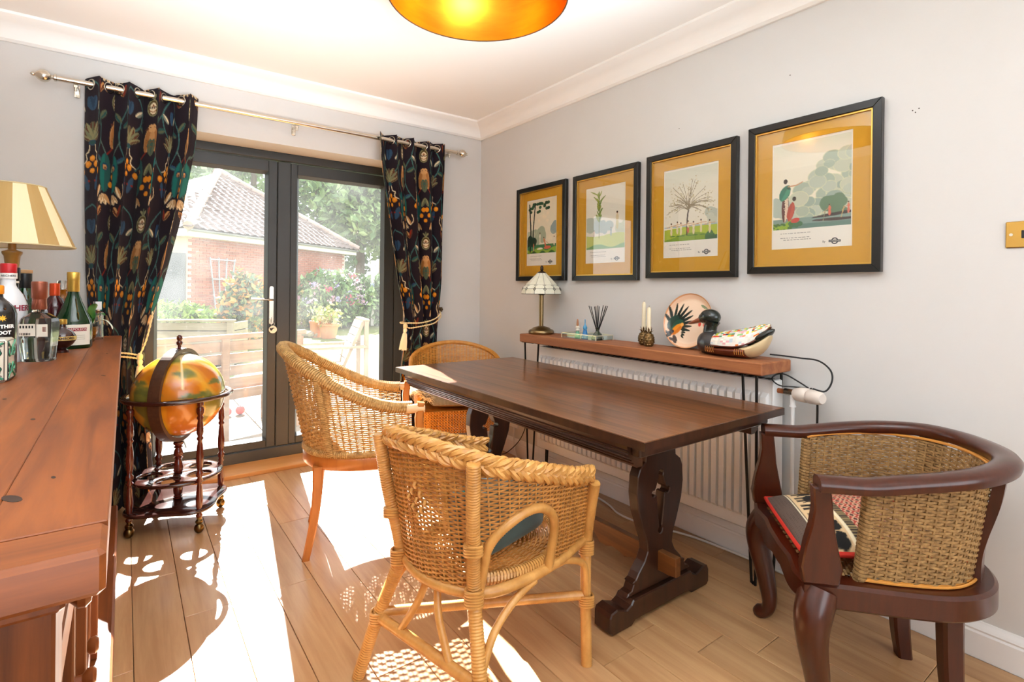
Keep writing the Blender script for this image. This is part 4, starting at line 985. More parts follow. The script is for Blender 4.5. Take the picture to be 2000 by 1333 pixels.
# printed cushion: brown border, cream elephant band, red ikat middle
ce = thing('cushion', 'red and brown cushion with a band of black elephants on the mahogany chair', 'cushion', (1.772, .612, .40), math.radians(131.8))
n = 120; g = np.linspace(-1, 1, n); Uu, Vv = np.meshgrid(g, g, indexing='ij')
W_, D_ = .38, .38
pf3 = np.clip((1 - np.abs(Uu) ** 3) * (1 - np.abs(Vv) ** 3), 0, 1) ** .5
cvs = Canvas(W_, D_, .002, '#5b4a40'); cvs.wrap = 0
X_, Y_ = cvs.X - W_ / 2, cvs.Y - D_ / 2          # x: back(-) to front(+), y across
cvs.put((np.sin(X_ * 620) * np.sin(Y_ * 620) > .45).astype(float), '#473830')
bandA = (X_ > .055) & (X_ < .135); cvs.put(bandA.astype(float), '#d8b98c')
cvs.put(((np.abs(X_ - .052) < .003) | (np.abs(X_ - .138) < .003)).astype(float), '#efe0bf')
bandD = (X_ > .025) & (X_ < .048); cvs.put(bandD.astype(float), '#3a2c22'); cvs.put((bandD & (np.sin(Y_ * 500) > .6)).astype(float), '#9c8a5c')
mid = (X_ < .025) & (X_ > -.15) & (np.abs(Y_) < .18); cvs.put(mid.astype(float), '#a5382c')
lens = np.abs(np.sin(Y_ * 120 + (np.floor(X_ / .02) % 2) * PI / 2)) * .010
cvs.put((mid & (np.abs((X_ % .02) - .01) < lens)).astype(float), '#c9a184'); cvs.put((mid & (np.abs((X_ % .02) - .01) < lens - .005)).astype(float), '#4a241c')
for k in range(6):                                 # walking elephants
    cy = .045 + k * .062; cx_ = W_ / 2 + .088
    for dx, dy, rx, ry in ((-.006, 0, .021, .021), (-.012, -.024, .013, .012), (-.008, -.018, .016, .010)): cvs.ell(cx_ + dx, cy + dy, rx, ry, '#0d0b0a')
    for dy in (-.015, -.007, .008, .016): cvs.line([(cx_ - .004, cy + dy), (cx_ + .032, cy + dy - .002)], .0034, '#0d0b0a', n=2)
    cvs.line([(cx_ - .010, cy - .034), (cx_ + .008, cy - .040), (cx_ + .020, cy - .034)], .0030, '#0d0b0a', n=4)
top = np.stack([Uu * W_ / 2, Vv * D_ / 2, .045 * pf3], -1); bot = np.stack([Uu * W_ / 2, Vv * D_ / 2, -.035 * pf3], -1)[::-1]
b = MB().grid(top); me = b.mesh('cover'); cc = cvs.sample(((Uu + 1) * W_ / 2 - .001).ravel(), ((Vv + 1) * D_ / 2 - .001).ravel())
ca = me.color_attributes.new('Col', 'FLOAT_COLOR', 'POINT'); ca.data.foreach_set('color', np.c_[cc, np.ones(len(cc))].astype(np.float32).ravel())
Mc = Matrix.Translation((.055, 0, .052)) @ Matrix.Rotation(math.radians(4), 4, 'Y')
me.transform(Mc); link('cover', me, mat('ikat_cotton', None, .85, attr='Col'), ce, 'all')
M_redc = mat('red_cotton', '#c42a1c', 0.8)
MB().grid(bot).obj('underside', M_redc, ce, 'all', M=Mc)
pp = [Mc @ Vector((x * W_ / 2 * .99, y * D_ / 2 * .99, 0)) for x, y in [(-1, -1), (0, -1), (1, -1), (1, 0), (1, 1), (0, 1), (-1, 1), (-1, 0)]]
pp = [tuple(pp[i].lerp(pp[(i + 1) % 8], k / 4)) for i in range(8) for k in range(4)]
MB().tube(pp, .007, 8, closed=True).obj('piping', M_redc, ce, True)

# ---- wicker chair in the corner beyond the table
c4 = thing('wicker_armchair', 'golden wicker armchair in the corner beyond the table', 'chair', (1.69, 2.86, 0), math.radians(-110.4))
M_wick = mat('golden_wicker', '#cf9440', 0.45, noise=(30, '#a86a22', 0.7))
sh4 = Shell([(.23, -.24), (.08, -.25), (-.10, -.24), (-.19, -.16), (-.215, 0)], [(.22, -.29), (.05, -.305), (-.13, -.285), (-.22, -.18), (-.255, 0)], .30, .78)
zt4 = lambda u: .50 + .275 * np.clip(np.sin(PI * np.clip(np.asarray(u), 0, 1)), 0, 1) ** 1.15
o = weave(sh4, zt4, .0085, 60, .0026, .0022, .0038, per=2).obj('woven_shell', M_wick, c4, True); o['kind'] = 'stuff'
o = stakes(sh4, zt4, 60, .0035).obj('stakes', M_wick, c4, True); o['kind'] = 'stuff'
rim4 = [tuple(sh4.pos(np.array([u]), float(zt4(np.array([u]))[0]))[0]) for u in np.linspace(0, 1, 26)]
coil(rim4, .012, .0035, .0085).obj('rim', M_wick, c4, True)
b = MB(); zz = .30; r = 0
while zz < .425:
    yy = np.linspace(-.235, .235, 57); strand(b, np.stack([.235 + .015 * np.cos(yy * 6) + .003 * np.cos(np.arange(57) * PI + r * PI), yy, np.full(57, zz)], 1), np.repeat([[1.0, 0, 0]], 57, 0), .0022, .0035); zz += .0075; r += 1
for yy in np.linspace(-.235, .235, 29): b.tube([(.235 + .015 * math.cos(yy * 6), yy, .30), (.235 + .015 * math.cos(yy * 6), yy, .425)], .003, 5)
o = b.obj('woven_apron', M_wick, c4, True); o['kind'] = 'stuff'
MB().prism([(.24, -.23), (.24, .23), (-.05, .235), (-.15, .19), (-.19, 0), (-.15, -.19), (-.05, -.235)], .405, .425, ch=.004).obj('seat', M_wick, c4)
for x, y in ((.21, .21), (.21, -.21), (-.15, .16), (-.15, -.16)): MB().tube([(x * 1.05, y * 1.05, 0), (x, y, .32)], .016, 10).obj('leg', M_ratp, c4, True)
cs = thing('cushion', 'flat oatmeal seat cushion on the corner wicker chair', 'cushion', (1.69, 2.86, .425), math.radians(-110.4))
pillow(.42, .40, .055).obj('cover', mat('oatmeal_linen', '#bfa37c', 0.9, noise=(90, '#8c734f', .6)), cs, True, M=Matrix.Translation((.02, 0, .032)))
ft = thing('sheepskin_throw', 'shaggy cream sheepskin over the arm of the corner wicker chair', 'throw', (1.69, 2.86, .46), math.radians(-110.4))
rs = np.random.RandomState(8); b = MB(); pth = np.array([(.19, -.20, .04), (.20, -.24, .07), (.19, -.28, .10), (.17, -.315, .085)])
fl_ = catmull(pth, 6)
V = []
for p in fl_:
    for w_ in np.linspace(-.10, .09, 9): V.append((p[0] + w_, p[1], p[2] + .006 * math.cos(w_ * 30)))
V = np.array(V).reshape(len(fl_), 9, 3); b.grid(V); b.grid(V[::-1] + np.array((0, 0, .008)))
b.obj('hide', mat('sheepskin_hide', '#d8c6a8', .9), ft, True)
b = MB()
for k in range(900):
    i, j = rs.randint(0, len(fl_)), rs.randint(0, 9); p = V[i, j] + rs.normal(0, .006, 3); d = np.array((rs.normal(0, .5), rs.normal(0, .5) - .2, .5 - .6 * rs.rand())); d = d / np.linalg.norm(d) * rs.uniform(.018, .04)
    b.tube([p, p + d * .6, p + d + np.array((0, 0, -.010))], [.0016, .0013, .0004], 3, caps=False)
o = b.obj('wool', mat('sheepskin_wool', '#e6dac2', .95), ft, True); o['kind'] = 'stuff'
# ------------------------------------------------------------------ radiator
rd = thing('radiator', 'white double panel radiator on the wall behind the table', 'radiator', (2.10, 1.79, .17))
RY0, RY1, RZ0, RZ1, RX = 1.06, 2.525, .165, .782, 2.066
nr = 40; pitch = (RY1 - RY0 - .03) / nr; sec = [(RY0, 0), (RY0 + .015, 0)]
for k in range(nr):
    y = RY0 + .015 + k * pitch
    sec += [(y + pitch * .04, 0), (y + pitch * .06, .020), (y + pitch * .70, .020), (y + pitch * .72, 0), (y + pitch, 0)]
sec += [(RY1, 0)]; sec = np.array(sec); lev = [(RZ0, 0), (RZ0 + .045, 0), (RZ0 + .062, 1), (RZ1 - .065, 1), (RZ1 - .048, 0), (RZ1, 0)]
G = np.array([[(RX - d * f, y, z) for z, f in lev] for y, d in sec])
b = MB().grid(G); b.grid(G[::-1] + np.array((.010, 0, 0)) * 1.0); wpart(b, 'front_panel', M_white, rd)
wpart(MB().box(2.125, 2.137, RY0, RY1, RZ0, RZ1, ch=.003), 'rear_panel', M_white, rd)
gr = MB().box(RX - .002, 2.139, RY0, RY1, RZ1 - .004, RZ1 + .004, ch=.002); wpart(gr, 'top_grille', M_white, rd)
for k in range(36):
    y = RY0 + .03 + k * (RY1 - RY0 - .06) / 35
    wpart(MB().box(RX + .014, 2.118, y - .012, y + .012, RZ1 + .0041, RZ1 + .0052), 'grille_slot', M_dark, rd)
for ya in (RY0 - .004, RY1 - .002): wpart(MB().box(RX - .003, 2.139, ya, ya + .006, RZ0 + .004, RZ1 + .002, ch=.002), 'side_cover', M_white, rd)
for ya in (1.3, 2.28): wpart(MB().box(2.13, XR - .0005, ya - .015, ya + .015, .25, .72), 'wall_bracket', M_white, rd)
vv = thing('radiator_valve', 'cream thermostatic valve at the right end of the radiator', 'valve', (2.10, .985, .62))
M_val = mat('cream_plastic', '#ded2c6', 0.4); M_cop = mat('copper_pipe', '#b06a44', 0.3, 1.0)
wpart(MB().tube([(2.10, 1.058, .745), (2.10, 1.02, .745)], .010, 12), 'tail', M_cop, vv, True)
wpart(MB().tube([(2.10, 1.03, .745), (2.10, .985, .745)], .013, 6), 'body', M_chrome, vv)
wpart(MB().tube([(2.10, .998, .745), (2.10, .998, .700), (2.10, .998, .69)], [.010, .010, .013], 10), 'lower_joint', M_white, vv, True)
wpart(MB().tube([(2.10, .998, .70), (2.10, .998, 0)], .0075, 10), 'pipe', M_white, vv, True)
hdv = MB()
for a, c in (((.985, .026), (.935, .028)),): hdv.tube([(2.10, .985, .745), (2.095, .975, .745), (2.088, .940, .745), (2.085, .932, .745), (2.082, .925, .745), (2.072, .885, .745), (2.069, .876, .745)], [.022, .028, .028, .022, .0275, .024, .018], 20)
wpart(hdv, 'dial', M_val, vv, 50)

# ------------------------------------------------------------------ reclaimed timber shelf on hairpin legs
sf = thing('console_shelf', 'thick reclaimed timber console on black hairpin legs above the radiator', 'console', (2.04, 1.78, 0))
M_recl = mat('reclaimed_pine', '#a5673c', 0.6, noise=((30, 1.6, 30), '#7a4123', 0.8), bump=((90, 6, 90), .12))
M_hair = mat('black_steel', '#2a2724', 0.35, 0.8)
SZ = .868
wpart(MB().box(1.925, 2.150, 1.03, 2.535, SZ - .048, SZ, ch=.004), 'board', M_recl, sf)
for yc, s_ in ((1.095, 1), (2.47, -1)):
    for xc, t_ in ((1.965, 1), (2.115, -1)):
        xf, yf = xc + t_ * .012, yc - s_ * .012
        P = catmull([(xc - t_ * .02, yc - s_ * .035, SZ - .05), (xf - t_ * .006, yf - s_ * .012, .03), (xf, yf, .006), (xf + t_ * .006, yf + s_ * .012, .03), (xc + t_ * .02, yc + s_ * .045, SZ - .05)], 8)
        wpart(MB().tube(P, .0055, 8), 'hairpin_leg', M_hair, sf, True)
        wpart(MB().box(xc - .03, xc + .03, yc - .05, yc + .055, SZ - .0515, SZ - .048), 'fixing_plate', M_hair, sf)

# ------------------------------------------------------------------ framed prints
M_frame = mat('black_frame', '#15130f', 0.32); M_gold = mat('gilt_lip', '#d9ab55', 0.3, 0.8); M_mount = mat('mustard_mount', '#c79220', 0.8)
pg = bpy.data.materials.new('picture_glass'); pg.use_nodes = True; nt = pg.node_tree; N = nt.nodes; L = nt.links
for n in list(N): N.remove(n)
out = N.new('ShaderNodeOutputMaterial'); tr = N.new('ShaderNodeBsdfTransparent'); gls = N.new('ShaderNodeBsdfGlossy'); gls.inputs['Roughness'].default_value = 0.01
ms = N.new('ShaderNodeMixShader')
L.new(facing_fresnel(nt, .055), ms.inputs[0]); L.new(tr.outputs[0], ms.inputs[1]); L.new(gls.outputs[0], ms.inputs[2]); L.new(ms.outputs[0], out.inputs[0])
M_print = mat('printed_paper', None, 0.75, attr='Col')
FW, FH, PWd, PHt = .493, .618, .300, .432
IMH = .350                                       # picture part of the sheet, the rest is blank paper with text
def blob(c, x, y, r, col, n=9, seed=0):
    rs = np.random.RandomState(seed)
    for k in range(n): c.ell(x + rs.normal(0, r * .45), y + rs.normal(0, r * .35), r * rs.uniform(.45, .75), r * rs.uniform(.4, .7), col)
def person(c, x, y, h, top, low, skin='#c98f62', hair='#1c1512', lean=0.0, arms=()):
    """tiny printed figure, feet at y"""
    t = y - h
    c.leaf(x, y, x + lean * .6, t + h * .42, h * .10, low); c.leaf(x + lean * .5, y - h * .45, x + lean, t + h * .14, h * .105, top)
    c.ell(x + lean, t + h * .07, h * .06, h * .075, skin); c.ell(x + lean - h * .01, t + h * .05, h * .062, h * .06, hair)
    for ax, ay in arms: c.line([(x + lean, t + h * .24), (x + ax, t + h * .24 + ay)], h * .022, skin, n=2)
def art1(c):
    c.put(np.ones_like(c.X), '#eadfc4'); blob(c, .10, .25, .07, '#a9b296', seed=1); blob(c, .05, .24, .05, '#bcc2a6', seed=2); blob(c, .29, .20, .05, '#93a3a0', seed=3)
    c.put((c.Y > .285).astype(float), '#3f7a4e'); c.put((c.Y > .315 + .01 * np.sin(c.X * 40)).astype(float), '#8fae3c'); c.put((c.Y > .335 + .008 * np.sin(c.X * 70)).astype(float), '#3d6a2c')
    for k in range(26): c.ell(.02 + np.random.RandomState(k).rand() * .2, .02 + np.random.RandomState(k + 90).rand() ** 2 * .07, .014, .010, '#1f4a2c' if k % 3 else '#335f38')
    c.line([(.03, .33), (.035, .2), (.02, .02)], .006, '#17211a'); c.line([(.065, .33), (.06, .2), (.08, .02)], .0055, '#17211a'); blob(c, .03, .27, .045, '#1d3a26', seed=7)
    person(c, .065, .33, .06, '#c77a52', '#b9a17a', arms=()); person(c, .13, .28, .07, '#e9e0c9', '#e2d7bb'); person(c, .19, .31, .07, '#d9825a', '#d06a4a', lean=-.02, arms=((.03, .03),)); person(c, .27, .30, .06, '#ece3cf', '#e9dfc9')
    c.leaf(.10, .315, .16, .312, .006, '#f0e9d6'); c.leaf(.17, .31, .24, .305, .010, '#d4694a')
def art2(c):
    c.put(np.ones_like(c.X), '#e6e2d2'); blob(c, .03, .21, .05, '#b3bdb0', seed=4); blob(c, .12, .22, .05, '#aebdb8', seed=5); blob(c, .27, .24, .04, '#c7cdb2', seed=6)
    c.put((c.Y > .265 + .006 * np.sin(c.X * 20)).astype(float), '#c3cc74'); c.put((c.Y > .325 + .01 * np.sin(c.X * 30 + 2)).astype(float), '#7fa86c')
    for k in range(40):
        r_ = np.random.RandomState(k); y = .02 + r_.rand() * .16; c.leaf(.10, y + .02, .10 + r_.normal() * .018, y - .012, .004, '#8f9c3a' if k % 2 else '#6f8a3c')
    c.line([(.10, .28), (.10, .03)], .002, '#6a7a3a'); person(c, .19, .275, .05, '#8fa5a8', '#9db2b2'); person(c, .235, .24, .10, '#d9c9a0', '#c9bf86'); person(c, .06, .275, .04, '#c89a7a', '#b8906a')
def art3(c):
    c.put(np.ones_like(c.X), '#e9e3d0'); c.put(np.clip((.12 - c.Y) * 8, 0, 1), '#c9d2c0', .7); blob(c, .29, .24, .045, '#b9bfae', seed=8); blob(c, .26, .26, .03, '#c6cab8', seed=9)
    c.put((c.Y > .285 - .01 * np.sin(c.X * 8)).astype(float), '#a9b83a'); c.put((c.Y > .322 + .016 * np.cos(c.X * 16 + .5)).astype(float), '#7f9c34'); blob(c, .26, .335, .03, '#3f6a44', seed=3); c.put(((c.Y > .27) & (c.Y < .276)).astype(float), '#a8bcc0')
    c.line([(.128, .315), (.13, .24), (.14, .17)], .004, '#4a3c30'); rs = np.random.RandomState(2)
    for k in range(46):
        a = rs.uniform(-1.9, 1.9); l = rs.uniform(.05, .145); x1, y1 = .135 + l * math.sin(a), .185 - l * math.cos(a) * .95
        c.line([(.135, .20 - .03 * rs.rand()), (.135 + .5 * l * math.sin(a * .8), .19 - .5 * l * math.cos(a * .8)), (x1, y1)], .0012, '#8a7a5c', n=3)
        for q in range(4): c.ell(x1 + rs.normal() * .012, y1 + rs.normal() * .012, .0035, .0025, '#d9cfae' if q % 2 else '#b3a679')
    for k, x in enumerate((.04, .075, .095, .135, .165, .205, .25)):
        c.ell(x + .008, .318, .016, .003, '#4f7a34'); person(c, x, .315 - .006 * (k % 2), .062, '#e6d9b8', '#ded0aa' if k != 3 else '#c8644a', arms=((.028, .0), (-.028, .006)))
def art4(c):
    c.put(np.ones_like(c.X), '#efe7d0'); c.put(np.clip((.06 - c.Y) * 14, 0, 1), '#c6cfb6', .7)
    rs = np.random.RandomState(6)
    for k in range(70):
        x = .07 + .25 * rs.rand(); top = .30 - .23 * min(1, max(0, (x - .05) / .17)) ** .7; y = top + (.31 - top) * rs.rand(); r_ = rs.uniform(.02, .045)
        c.ell(x, y, r_, r_ * .8, ('#a9b5a0', '#b9c2ae', '#9aa99a', '#c3c7ae')[k % 4]); c.ell(x, y, r_, r_ * .8, '#d9d9ae', ring=.93, a=.8 * 1)
    blob(c, .245, .27, .05, '#5f7a5c', seed=2); blob(c, .03, .27, .04, '#b3bfb0', seed=12)
    c.put((c.Y > .300).astype(float), '#7f978c'); c.put((c.Y > .325).astype(float), '#5f7f74')
    c.leaf(.15, .305, .32, .290, .006, '#2c1d18'); c.leaf(.15, .316, .32, .318, .006, '#3a2a24')
    person(c, .215, .303, .045, '#d5694f', '#d5694f', arms=((-.022, .02),)); person(c, .28, .300, .045, '#d5694f', '#d5694f', arms=((-.022, .02),)); c.line([(.265, .272), (.255, .312)], .0012, '#d8b070', n=2); c.line([(.2, .28), (.192, .32)], .0012, '#8a8a6a', n=2)
    c.put(((c.Y > .315 + .012 * np.sin(c.X * 60)) & (c.X < .085 + .02 * np.sin(c.Y * 90))).astype(float), '#8fae2c'); blob(c, .085, .325, .018, '#3c6a44', seed=5)
    for k in range(18): c.ell(np.random.RandomState(k).rand() * .08, .318 + np.random.RandomState(k + 5).rand() * .03, .006, .004, '#3f6a28')
    c.leaf(.045, .315, .05, .19, .014, '#5a2a24', '#d9c0a4')
    for k in range(26): c.ell(.047 + np.random.RandomState(k).normal() * .006, .21 + k * .0036, .0018, .0018, '#efdcc0')
    c.leaf(.03, .225, .062, .165, .020, '#2f6e58', '#3f8a6c'); c.ell(.048, .148, .008, .010, '#241a16'); c.line([(.058, .17), (.09, .168), (.115, .158)], .0022, '#c98f62', n=3); c.leaf(.052, .175, .07, .18, .004, '#1f4a3c')
    c.leaf(.062, .31, .078, .235, .014, '#a8432f', '#b9503a'); c.ell(.083, .222, .0075, .009, '#241a16'); c.leaf(.07, .312, .105, .305, .010, '#c04436')
M_ink = mat('print_ink', '#23262c', 0.7)
def picture(yl, z0, art, lab):
    """yl = left edge (larger y), z0 = bottom"""
    r_ = thing('framed_print', lab, 'picture', (XR, yl - FW / 2, z0), group='row of framed prints above the console')
    Mp = frameM((XR, yl, z0), (0, -1, 0), (0, 0, 1)); fw = .029
    for p in ([(0, 0), (FW, 0), (FW - fw, fw), (fw, fw)], [(FW, 0), (FW, FH), (FW - fw, FH - fw), (FW - fw, fw)], [(FW, FH), (0, FH), (fw, FH - fw), (FW - fw, FH - fw)], [(0, FH), (0, 0), (fw, fw), (fw, FH - fw)]):
        wpart(MB().prism(p, .004, .030, ch=.002, M=Mp), 'frame_moulding', M_frame, r_)
    q = fw + .006
    wpart(MB().prism([(fw - .001, fw - .001), (FW - fw + .001, fw - .001), (FW - fw + .001, FH - fw + .001), (fw - .001, FH - fw + .001)], .012, .0235, holes=[[(q, q), (FW - q, q), (FW - q, FH - q), (q, FH - q)]], M=Mp), 'gilt_slip', M_gold, r_)
    px, py = (FW - PWd) / 2, (FH - PHt) / 2 + .006
    wpart(MB().prism([(.02, .02), (FW - .02, .02), (FW - .02, FH - .02), (.02, FH - .02)], .0105, .0135, holes=[[(px, py), (px + PWd, py), (px + PWd, py + PHt), (px, py + PHt)]], M=Mp), 'mount', M_mount, r_)
    c = Canvas(PWd, PHt, .0012, '#efeadd'); c.wrap = 0
    c2 = Canvas(PWd - .012, IMH - .008, .0012, '#efeadd'); c2.wrap = 0; art(c2); hh, ww = c2.C.shape[:2]; c.C[8:8 + hh, 5:5 + ww] = c2.C
    rs = np.random.RandomState(int(yl * 100))
    for k in range(4):                                   # lines of small illegible type
        x = .035 + (.012 if k == 3 else 0); y = IMH + .020 + k * .0085
        while x < .150: w_ = rs.uniform(.005, .013); c.put(((np.abs(c.Y - y) < .0011) & (c.X > x) & (c.X < x + w_)).astype(float), '#6b675f'); x += w_ + .0035
    nx, ny = 150, 216; U_, V_ = np.meshgrid(np.linspace(0, 1, nx), np.linspace(0, 1, ny), indexing='ij')
    Pq = np.stack([px + U_ * PWd, py + PHt - V_ * PHt, np.full_like(U_, .0107)], -1)
    me = MB().grid(Pq).mesh('print'); cc = c.sample((U_ * PWd * .999).ravel(), (V_ * PHt * .999).ravel())
    ca = me.color_attributes.new('Col', 'FLOAT_COLOR', 'POINT'); ca.data.foreach_set('color', np.c_[cc, np.ones(len(cc))].astype(np.float32).ravel())
    me.transform(r_.matrix_basis.inverted() @ Mp); pr = link('print', me, M_print, r_)
    # maker's roundel and "By"
    rx, ry = px + PWd * .80, py + .022; T_ = lambda x, y, z=.0109: Mp @ Matrix.Translation((x, y, z))
    b = MB().prism(circle(0, 0, .0125, 28), 0, .0003, holes=[circle(0, 0, .0085, 28)], M=T_(rx, ry)); b.prism([(-.021, -.0042), (.021, -.0042), (.021, .0042), (-.021, .0042)], .0001, .0004, M=T_(rx, ry))
    wpart(b, 'roundel', M_ink, r_).parent = pr
    b = text_mb('UNDERGROUND', .0052, T_(rx, ry, .0114), depth=.0001, sx=.95); wpart(b, 'lettering', mat('paper_white', '#efeadd', .8), r_).parent = pr
    b = text_mb('By', .011, T_(rx - .038, ry - .001, .0110), depth=.0002); wpart(b, 'lettering', M_ink, r_).parent = pr
    wpart(MB().prism([(fw - .002, fw - .002), (FW - fw + .002, fw - .002), (FW - fw + .002, FH - fw + .002), (fw - .002, FH - fw + .002)], .0155, .0172, M=Mp), 'glass', pg, r_)
picture(2.866, 1.193, art1, 'framed print with dark trees and picnic, leftmost, behind the stained glass lamp')
picture(2.308, 1.191, art2, 'framed print with tall thin poplar, second from the left')
picture(1.759, 1.200, art3, 'framed print of dancers round a blossoming tree')
picture(1.214, 1.213, art4, 'framed print with figures by a lake and rounded trees, rightmost')

# ------------------------------------------------------------------ light switch
sw = thing('light_switch', 'brass light switch plate with black rocker at the right edge', 'switch', (XR, .325, 1.318))
Mp = frameM((XR, .400, 1.279), (0, -1, 0), (0, 0, 1)); M_brass = mat('polished_brass', '#c79a4e', 0.12, 1.0)
b = MB().box(0, .148, 0, .080, 0, .006, ch=.0025); b.v = [np.array([tuple(Mp @ Vector(p)) for p in v]) for v in b.v]; wpart(b, 'plate', M_brass, sw)
for xa in (.036, .092):
    b = MB().box(xa, xa + .018, .028, .052, .004, .009, ch=.001); b.v = [np.array([tuple(Mp @ Vector(p)) for p in v]) for v in b.v]; wpart(b, 'rocker', M_blk, sw)
for xa in (.013, .135): wpart(MB().tube([tuple(Mp @ Vector((xa, .04, .005))), tuple(Mp @ Vector((xa, .04, .0075)))], .0045, 12), 'screw', M_chrome, sw)

# ------------------------------------------------------------------ things on the console
# stained glass lamp
lx, ly = 2.035, 2.462
tl = thing('stained_glass_lamp', 'small lamp with leaded cream glass shade on a brass stem', 'lamp', (lx, ly, SZ))
M_ab = mat('antique_brass_lamp', '#8a7350', 0.28, 1.0)
MB().lathe([(.001, 0), (.074, 0), (.078, .006), (.077, .018), (.070, .026), (.058, .030), (.050, .038), (.03, .044), (.018, .048), (.001, .05)], 28).obj('base', M_ab, tl, 50)
MB().tube([(0, 0, .045), (0, 0, .262)], .0135, 14).obj('stem', M_ab, tl, True)
b = MB().lathe([(.0135, .235), (.018, .24), (.018, .262), (.012, .27)], 14)
for s_ in (-1, 1): b.tube(catmull([(0, s_ * .012, .24), (0, s_ * .026, .238), (0, s_ * .030, .252), (0, s_ * .024, .266)], 5), .0025, 6)
b.obj('lamp_holder', mat('dark_bronze', '#3a2f24', .35, .9), tl, True)
prof_ = [(.024, .368), (.098, .294), (.116, .272), (.121, .243)]; ns = 12
M_opal = mat('opal_glass', '#e9e6d2', 0.2, noise=(40, '#d5d6bd', .6), coat=.4); M_lead = mat('lead_came', '#2b2620', 0.4, .6)
def shell_pt(k, i, f=1.0):
    a = 2 * PI * k / ns; r_, z = prof_[i]; return Vector((r_ * f * math.cos(a), r_ * f * math.sin(a), z))
led = MB()
for k in range(ns):
    for i in range(3):
        a, b_, c, d = shell_pt(k, i), shell_pt(k + 1, i), shell_pt(k + 1, i + 1), shell_pt(k, i + 1)
        if i == 0: sub = [(a, b_, c, d)]
        else:
            m1, m2 = a.lerp(b_, .5), d.lerp(c, .5); sub = [(a, b_, c, d)]
        for q in sub:
            nn = (q[1] - q[0]).cross(q[3] - q[0]).normalized(); cen = sum(q, Vector()) / 4; q = [cen + (p - cen) * .97 for p in q]
            MB().add([tuple(p) for p in q] + [tuple(p - nn * .003) for p in q], [(0, 1, 2, 3), (7, 6, 5, 4), (0, 4, 5, 1), (1, 5, 6, 2), (2, 6, 7, 3), (3, 7, 4, 0)]).obj('glass_pane', M_opal, tl)
        led.tube([tuple(a), tuple(d)], .0026, 5); led.tube([tuple(d), tuple(c)], .0026, 5)
    led.tube([tuple(shell_pt(k, 0)), tuple(shell_pt(k + 1, 0))], .002, 5)
    for i in (1, 2):
        p = shell_pt(k, i); t = (shell_pt(k + 1, i) - shell_pt(k - 1, i)).normalized(); up = (shell_pt(k, i - 1) - shell_pt(k, i + 1)).normalized(); ou = Vector((p.x, p.y, 0)).normalized() * .001
        dq = [p + ou + up * .010, p + ou + t * .009, p + ou - up * .010, p + ou - t * .009]
        for j in range(4): led.tube([tuple(dq[j]), tuple(dq[(j + 1) % 4])], .0017, 4)
o = led.obj('lead_lines', M_lead, tl); o['kind'] = 'stuff'
MB().lathe([(.026, .366), (.030, .362), (.026, .372), (.012, .380), (.008, .384), (.011, .39), (.009, .397), (.011, .402), (.006, .412), (.001, .416)], 16).obj('finial', mat('dark_bronze', '#3a2f24', .35, .9), tl, 50)
# mirrored tray and what stands on it
ty = thing('glass_tray', 'low rectangular glass tray holding small bottles on the console', 'tray', (2.055, 2.09, SZ)); M_gl = mat('clear_glass', '#f4faf6', 0.02, trans=1.0, ior=1.45, spec=.5)
wpart(MB().box(1.99, 2.12, 1.957, 2.225, SZ, SZ + .003), 'mirror_base', mat('mirror', '#dfe8e2', .05, 1.0), ty)
for a in ((1.99, 1.9925, 1.957, 2.225), (2.1175, 2.12, 1.957, 2.225), (1.9925, 2.1175, 1.957, 1.9595), (1.9925, 2.1175, 2.2225, 2.225)): wpart(MB().box(*a, SZ + .003, SZ + .026), 'glass_side', M_gl, ty)
fb = MB()
for x in (1.9905, 2.1195):
    for y in (1.9575, 2.2245): fb.box(x - .0015, x + .0015, y - .0015, y + .0015, SZ, SZ + .0275)
for x in (1.9905, 2.1195): fb.box(x - .0015, x + .0015, 1.957, 2.225, SZ + .025, SZ + .0285)
for y in (1.9575, 2.2245): fb.box(1.99, 2.12, y - .0015, y + .0015, SZ + .025, SZ + .0285)
o = wpart(fb, 'metal_edging', mat('pale_gilt', '#e6dcc0', .3, .6), ty); o['kind'] = 'stuff'
ZTy = SZ + .003
f1 = thing('perfume_bottle', 'tiny green and cream bottle with brown tip on the glass tray', 'bottle', (2.062, 2.172, ZTy))
MB().lathe([(.001, 0), (.015, 0), (.016, .004), (.012, .020), (.009, .034), (.001, .034)], 16).obj('body', mat('jade_glaze', '#5fa07c', .25, coat=.4), f1, True)
MB().lathe([(.009, .033), (.012, .040), (.009, .047), (.013, .054), (.008, .062), (.001, .062)], 14).obj('collar', M_cream, f1, True); MB().lathe([(.005, .061), (.007, .070), (.006, .085), (.004, .098), (.001, .101)], 12).obj('stopper', mat('tan_glaze', '#b57a52', .3), f1, True)
f2 = thing('perfume_bottle', 'tiny blue bottle with needle stopper on the glass tray', 'bottle', (2.060, 2.110, ZTy)); M_bl = mat('blue_glaze', '#1f6ea8', .22, coat=.4)
MB().lathe([(.001, 0), (.019, 0), (.019, .006), (.014, .026), (.010, .044), (.001, .044)], 16).obj('body', M_bl, f2, True); MB().lathe([(.008, .043), (.012, .052), (.012, .060), (.006, .070), (.003, .078), (.0025, .10), (.001, .104)], 14).obj('stopper', mat('light_blue_glaze', '#3f8fb8', .22, coat=.4), f2, True)
df = thing('reed_diffuser', 'faceted reed diffuser with black reeds on the glass tray', 'diffuser', (2.058, 2.012, ZTy))
MB().lathe([(.001, 0), (.030, 0), (.033, .004), (.022, .030), (.012, .040), (.010, .044), (.010, .056), (.013, .058), (.013, .062), (.008, .062)], 8).obj('flask', mat('smoked_glass', '#3c4434', .05, coat=.5, spec=.8), df)
MB().tube([(0, 0, .040), (0, 0, .066)], .0095, 12).obj('neck', M_blk, df, True)
rs = np.random.RandomState(4)
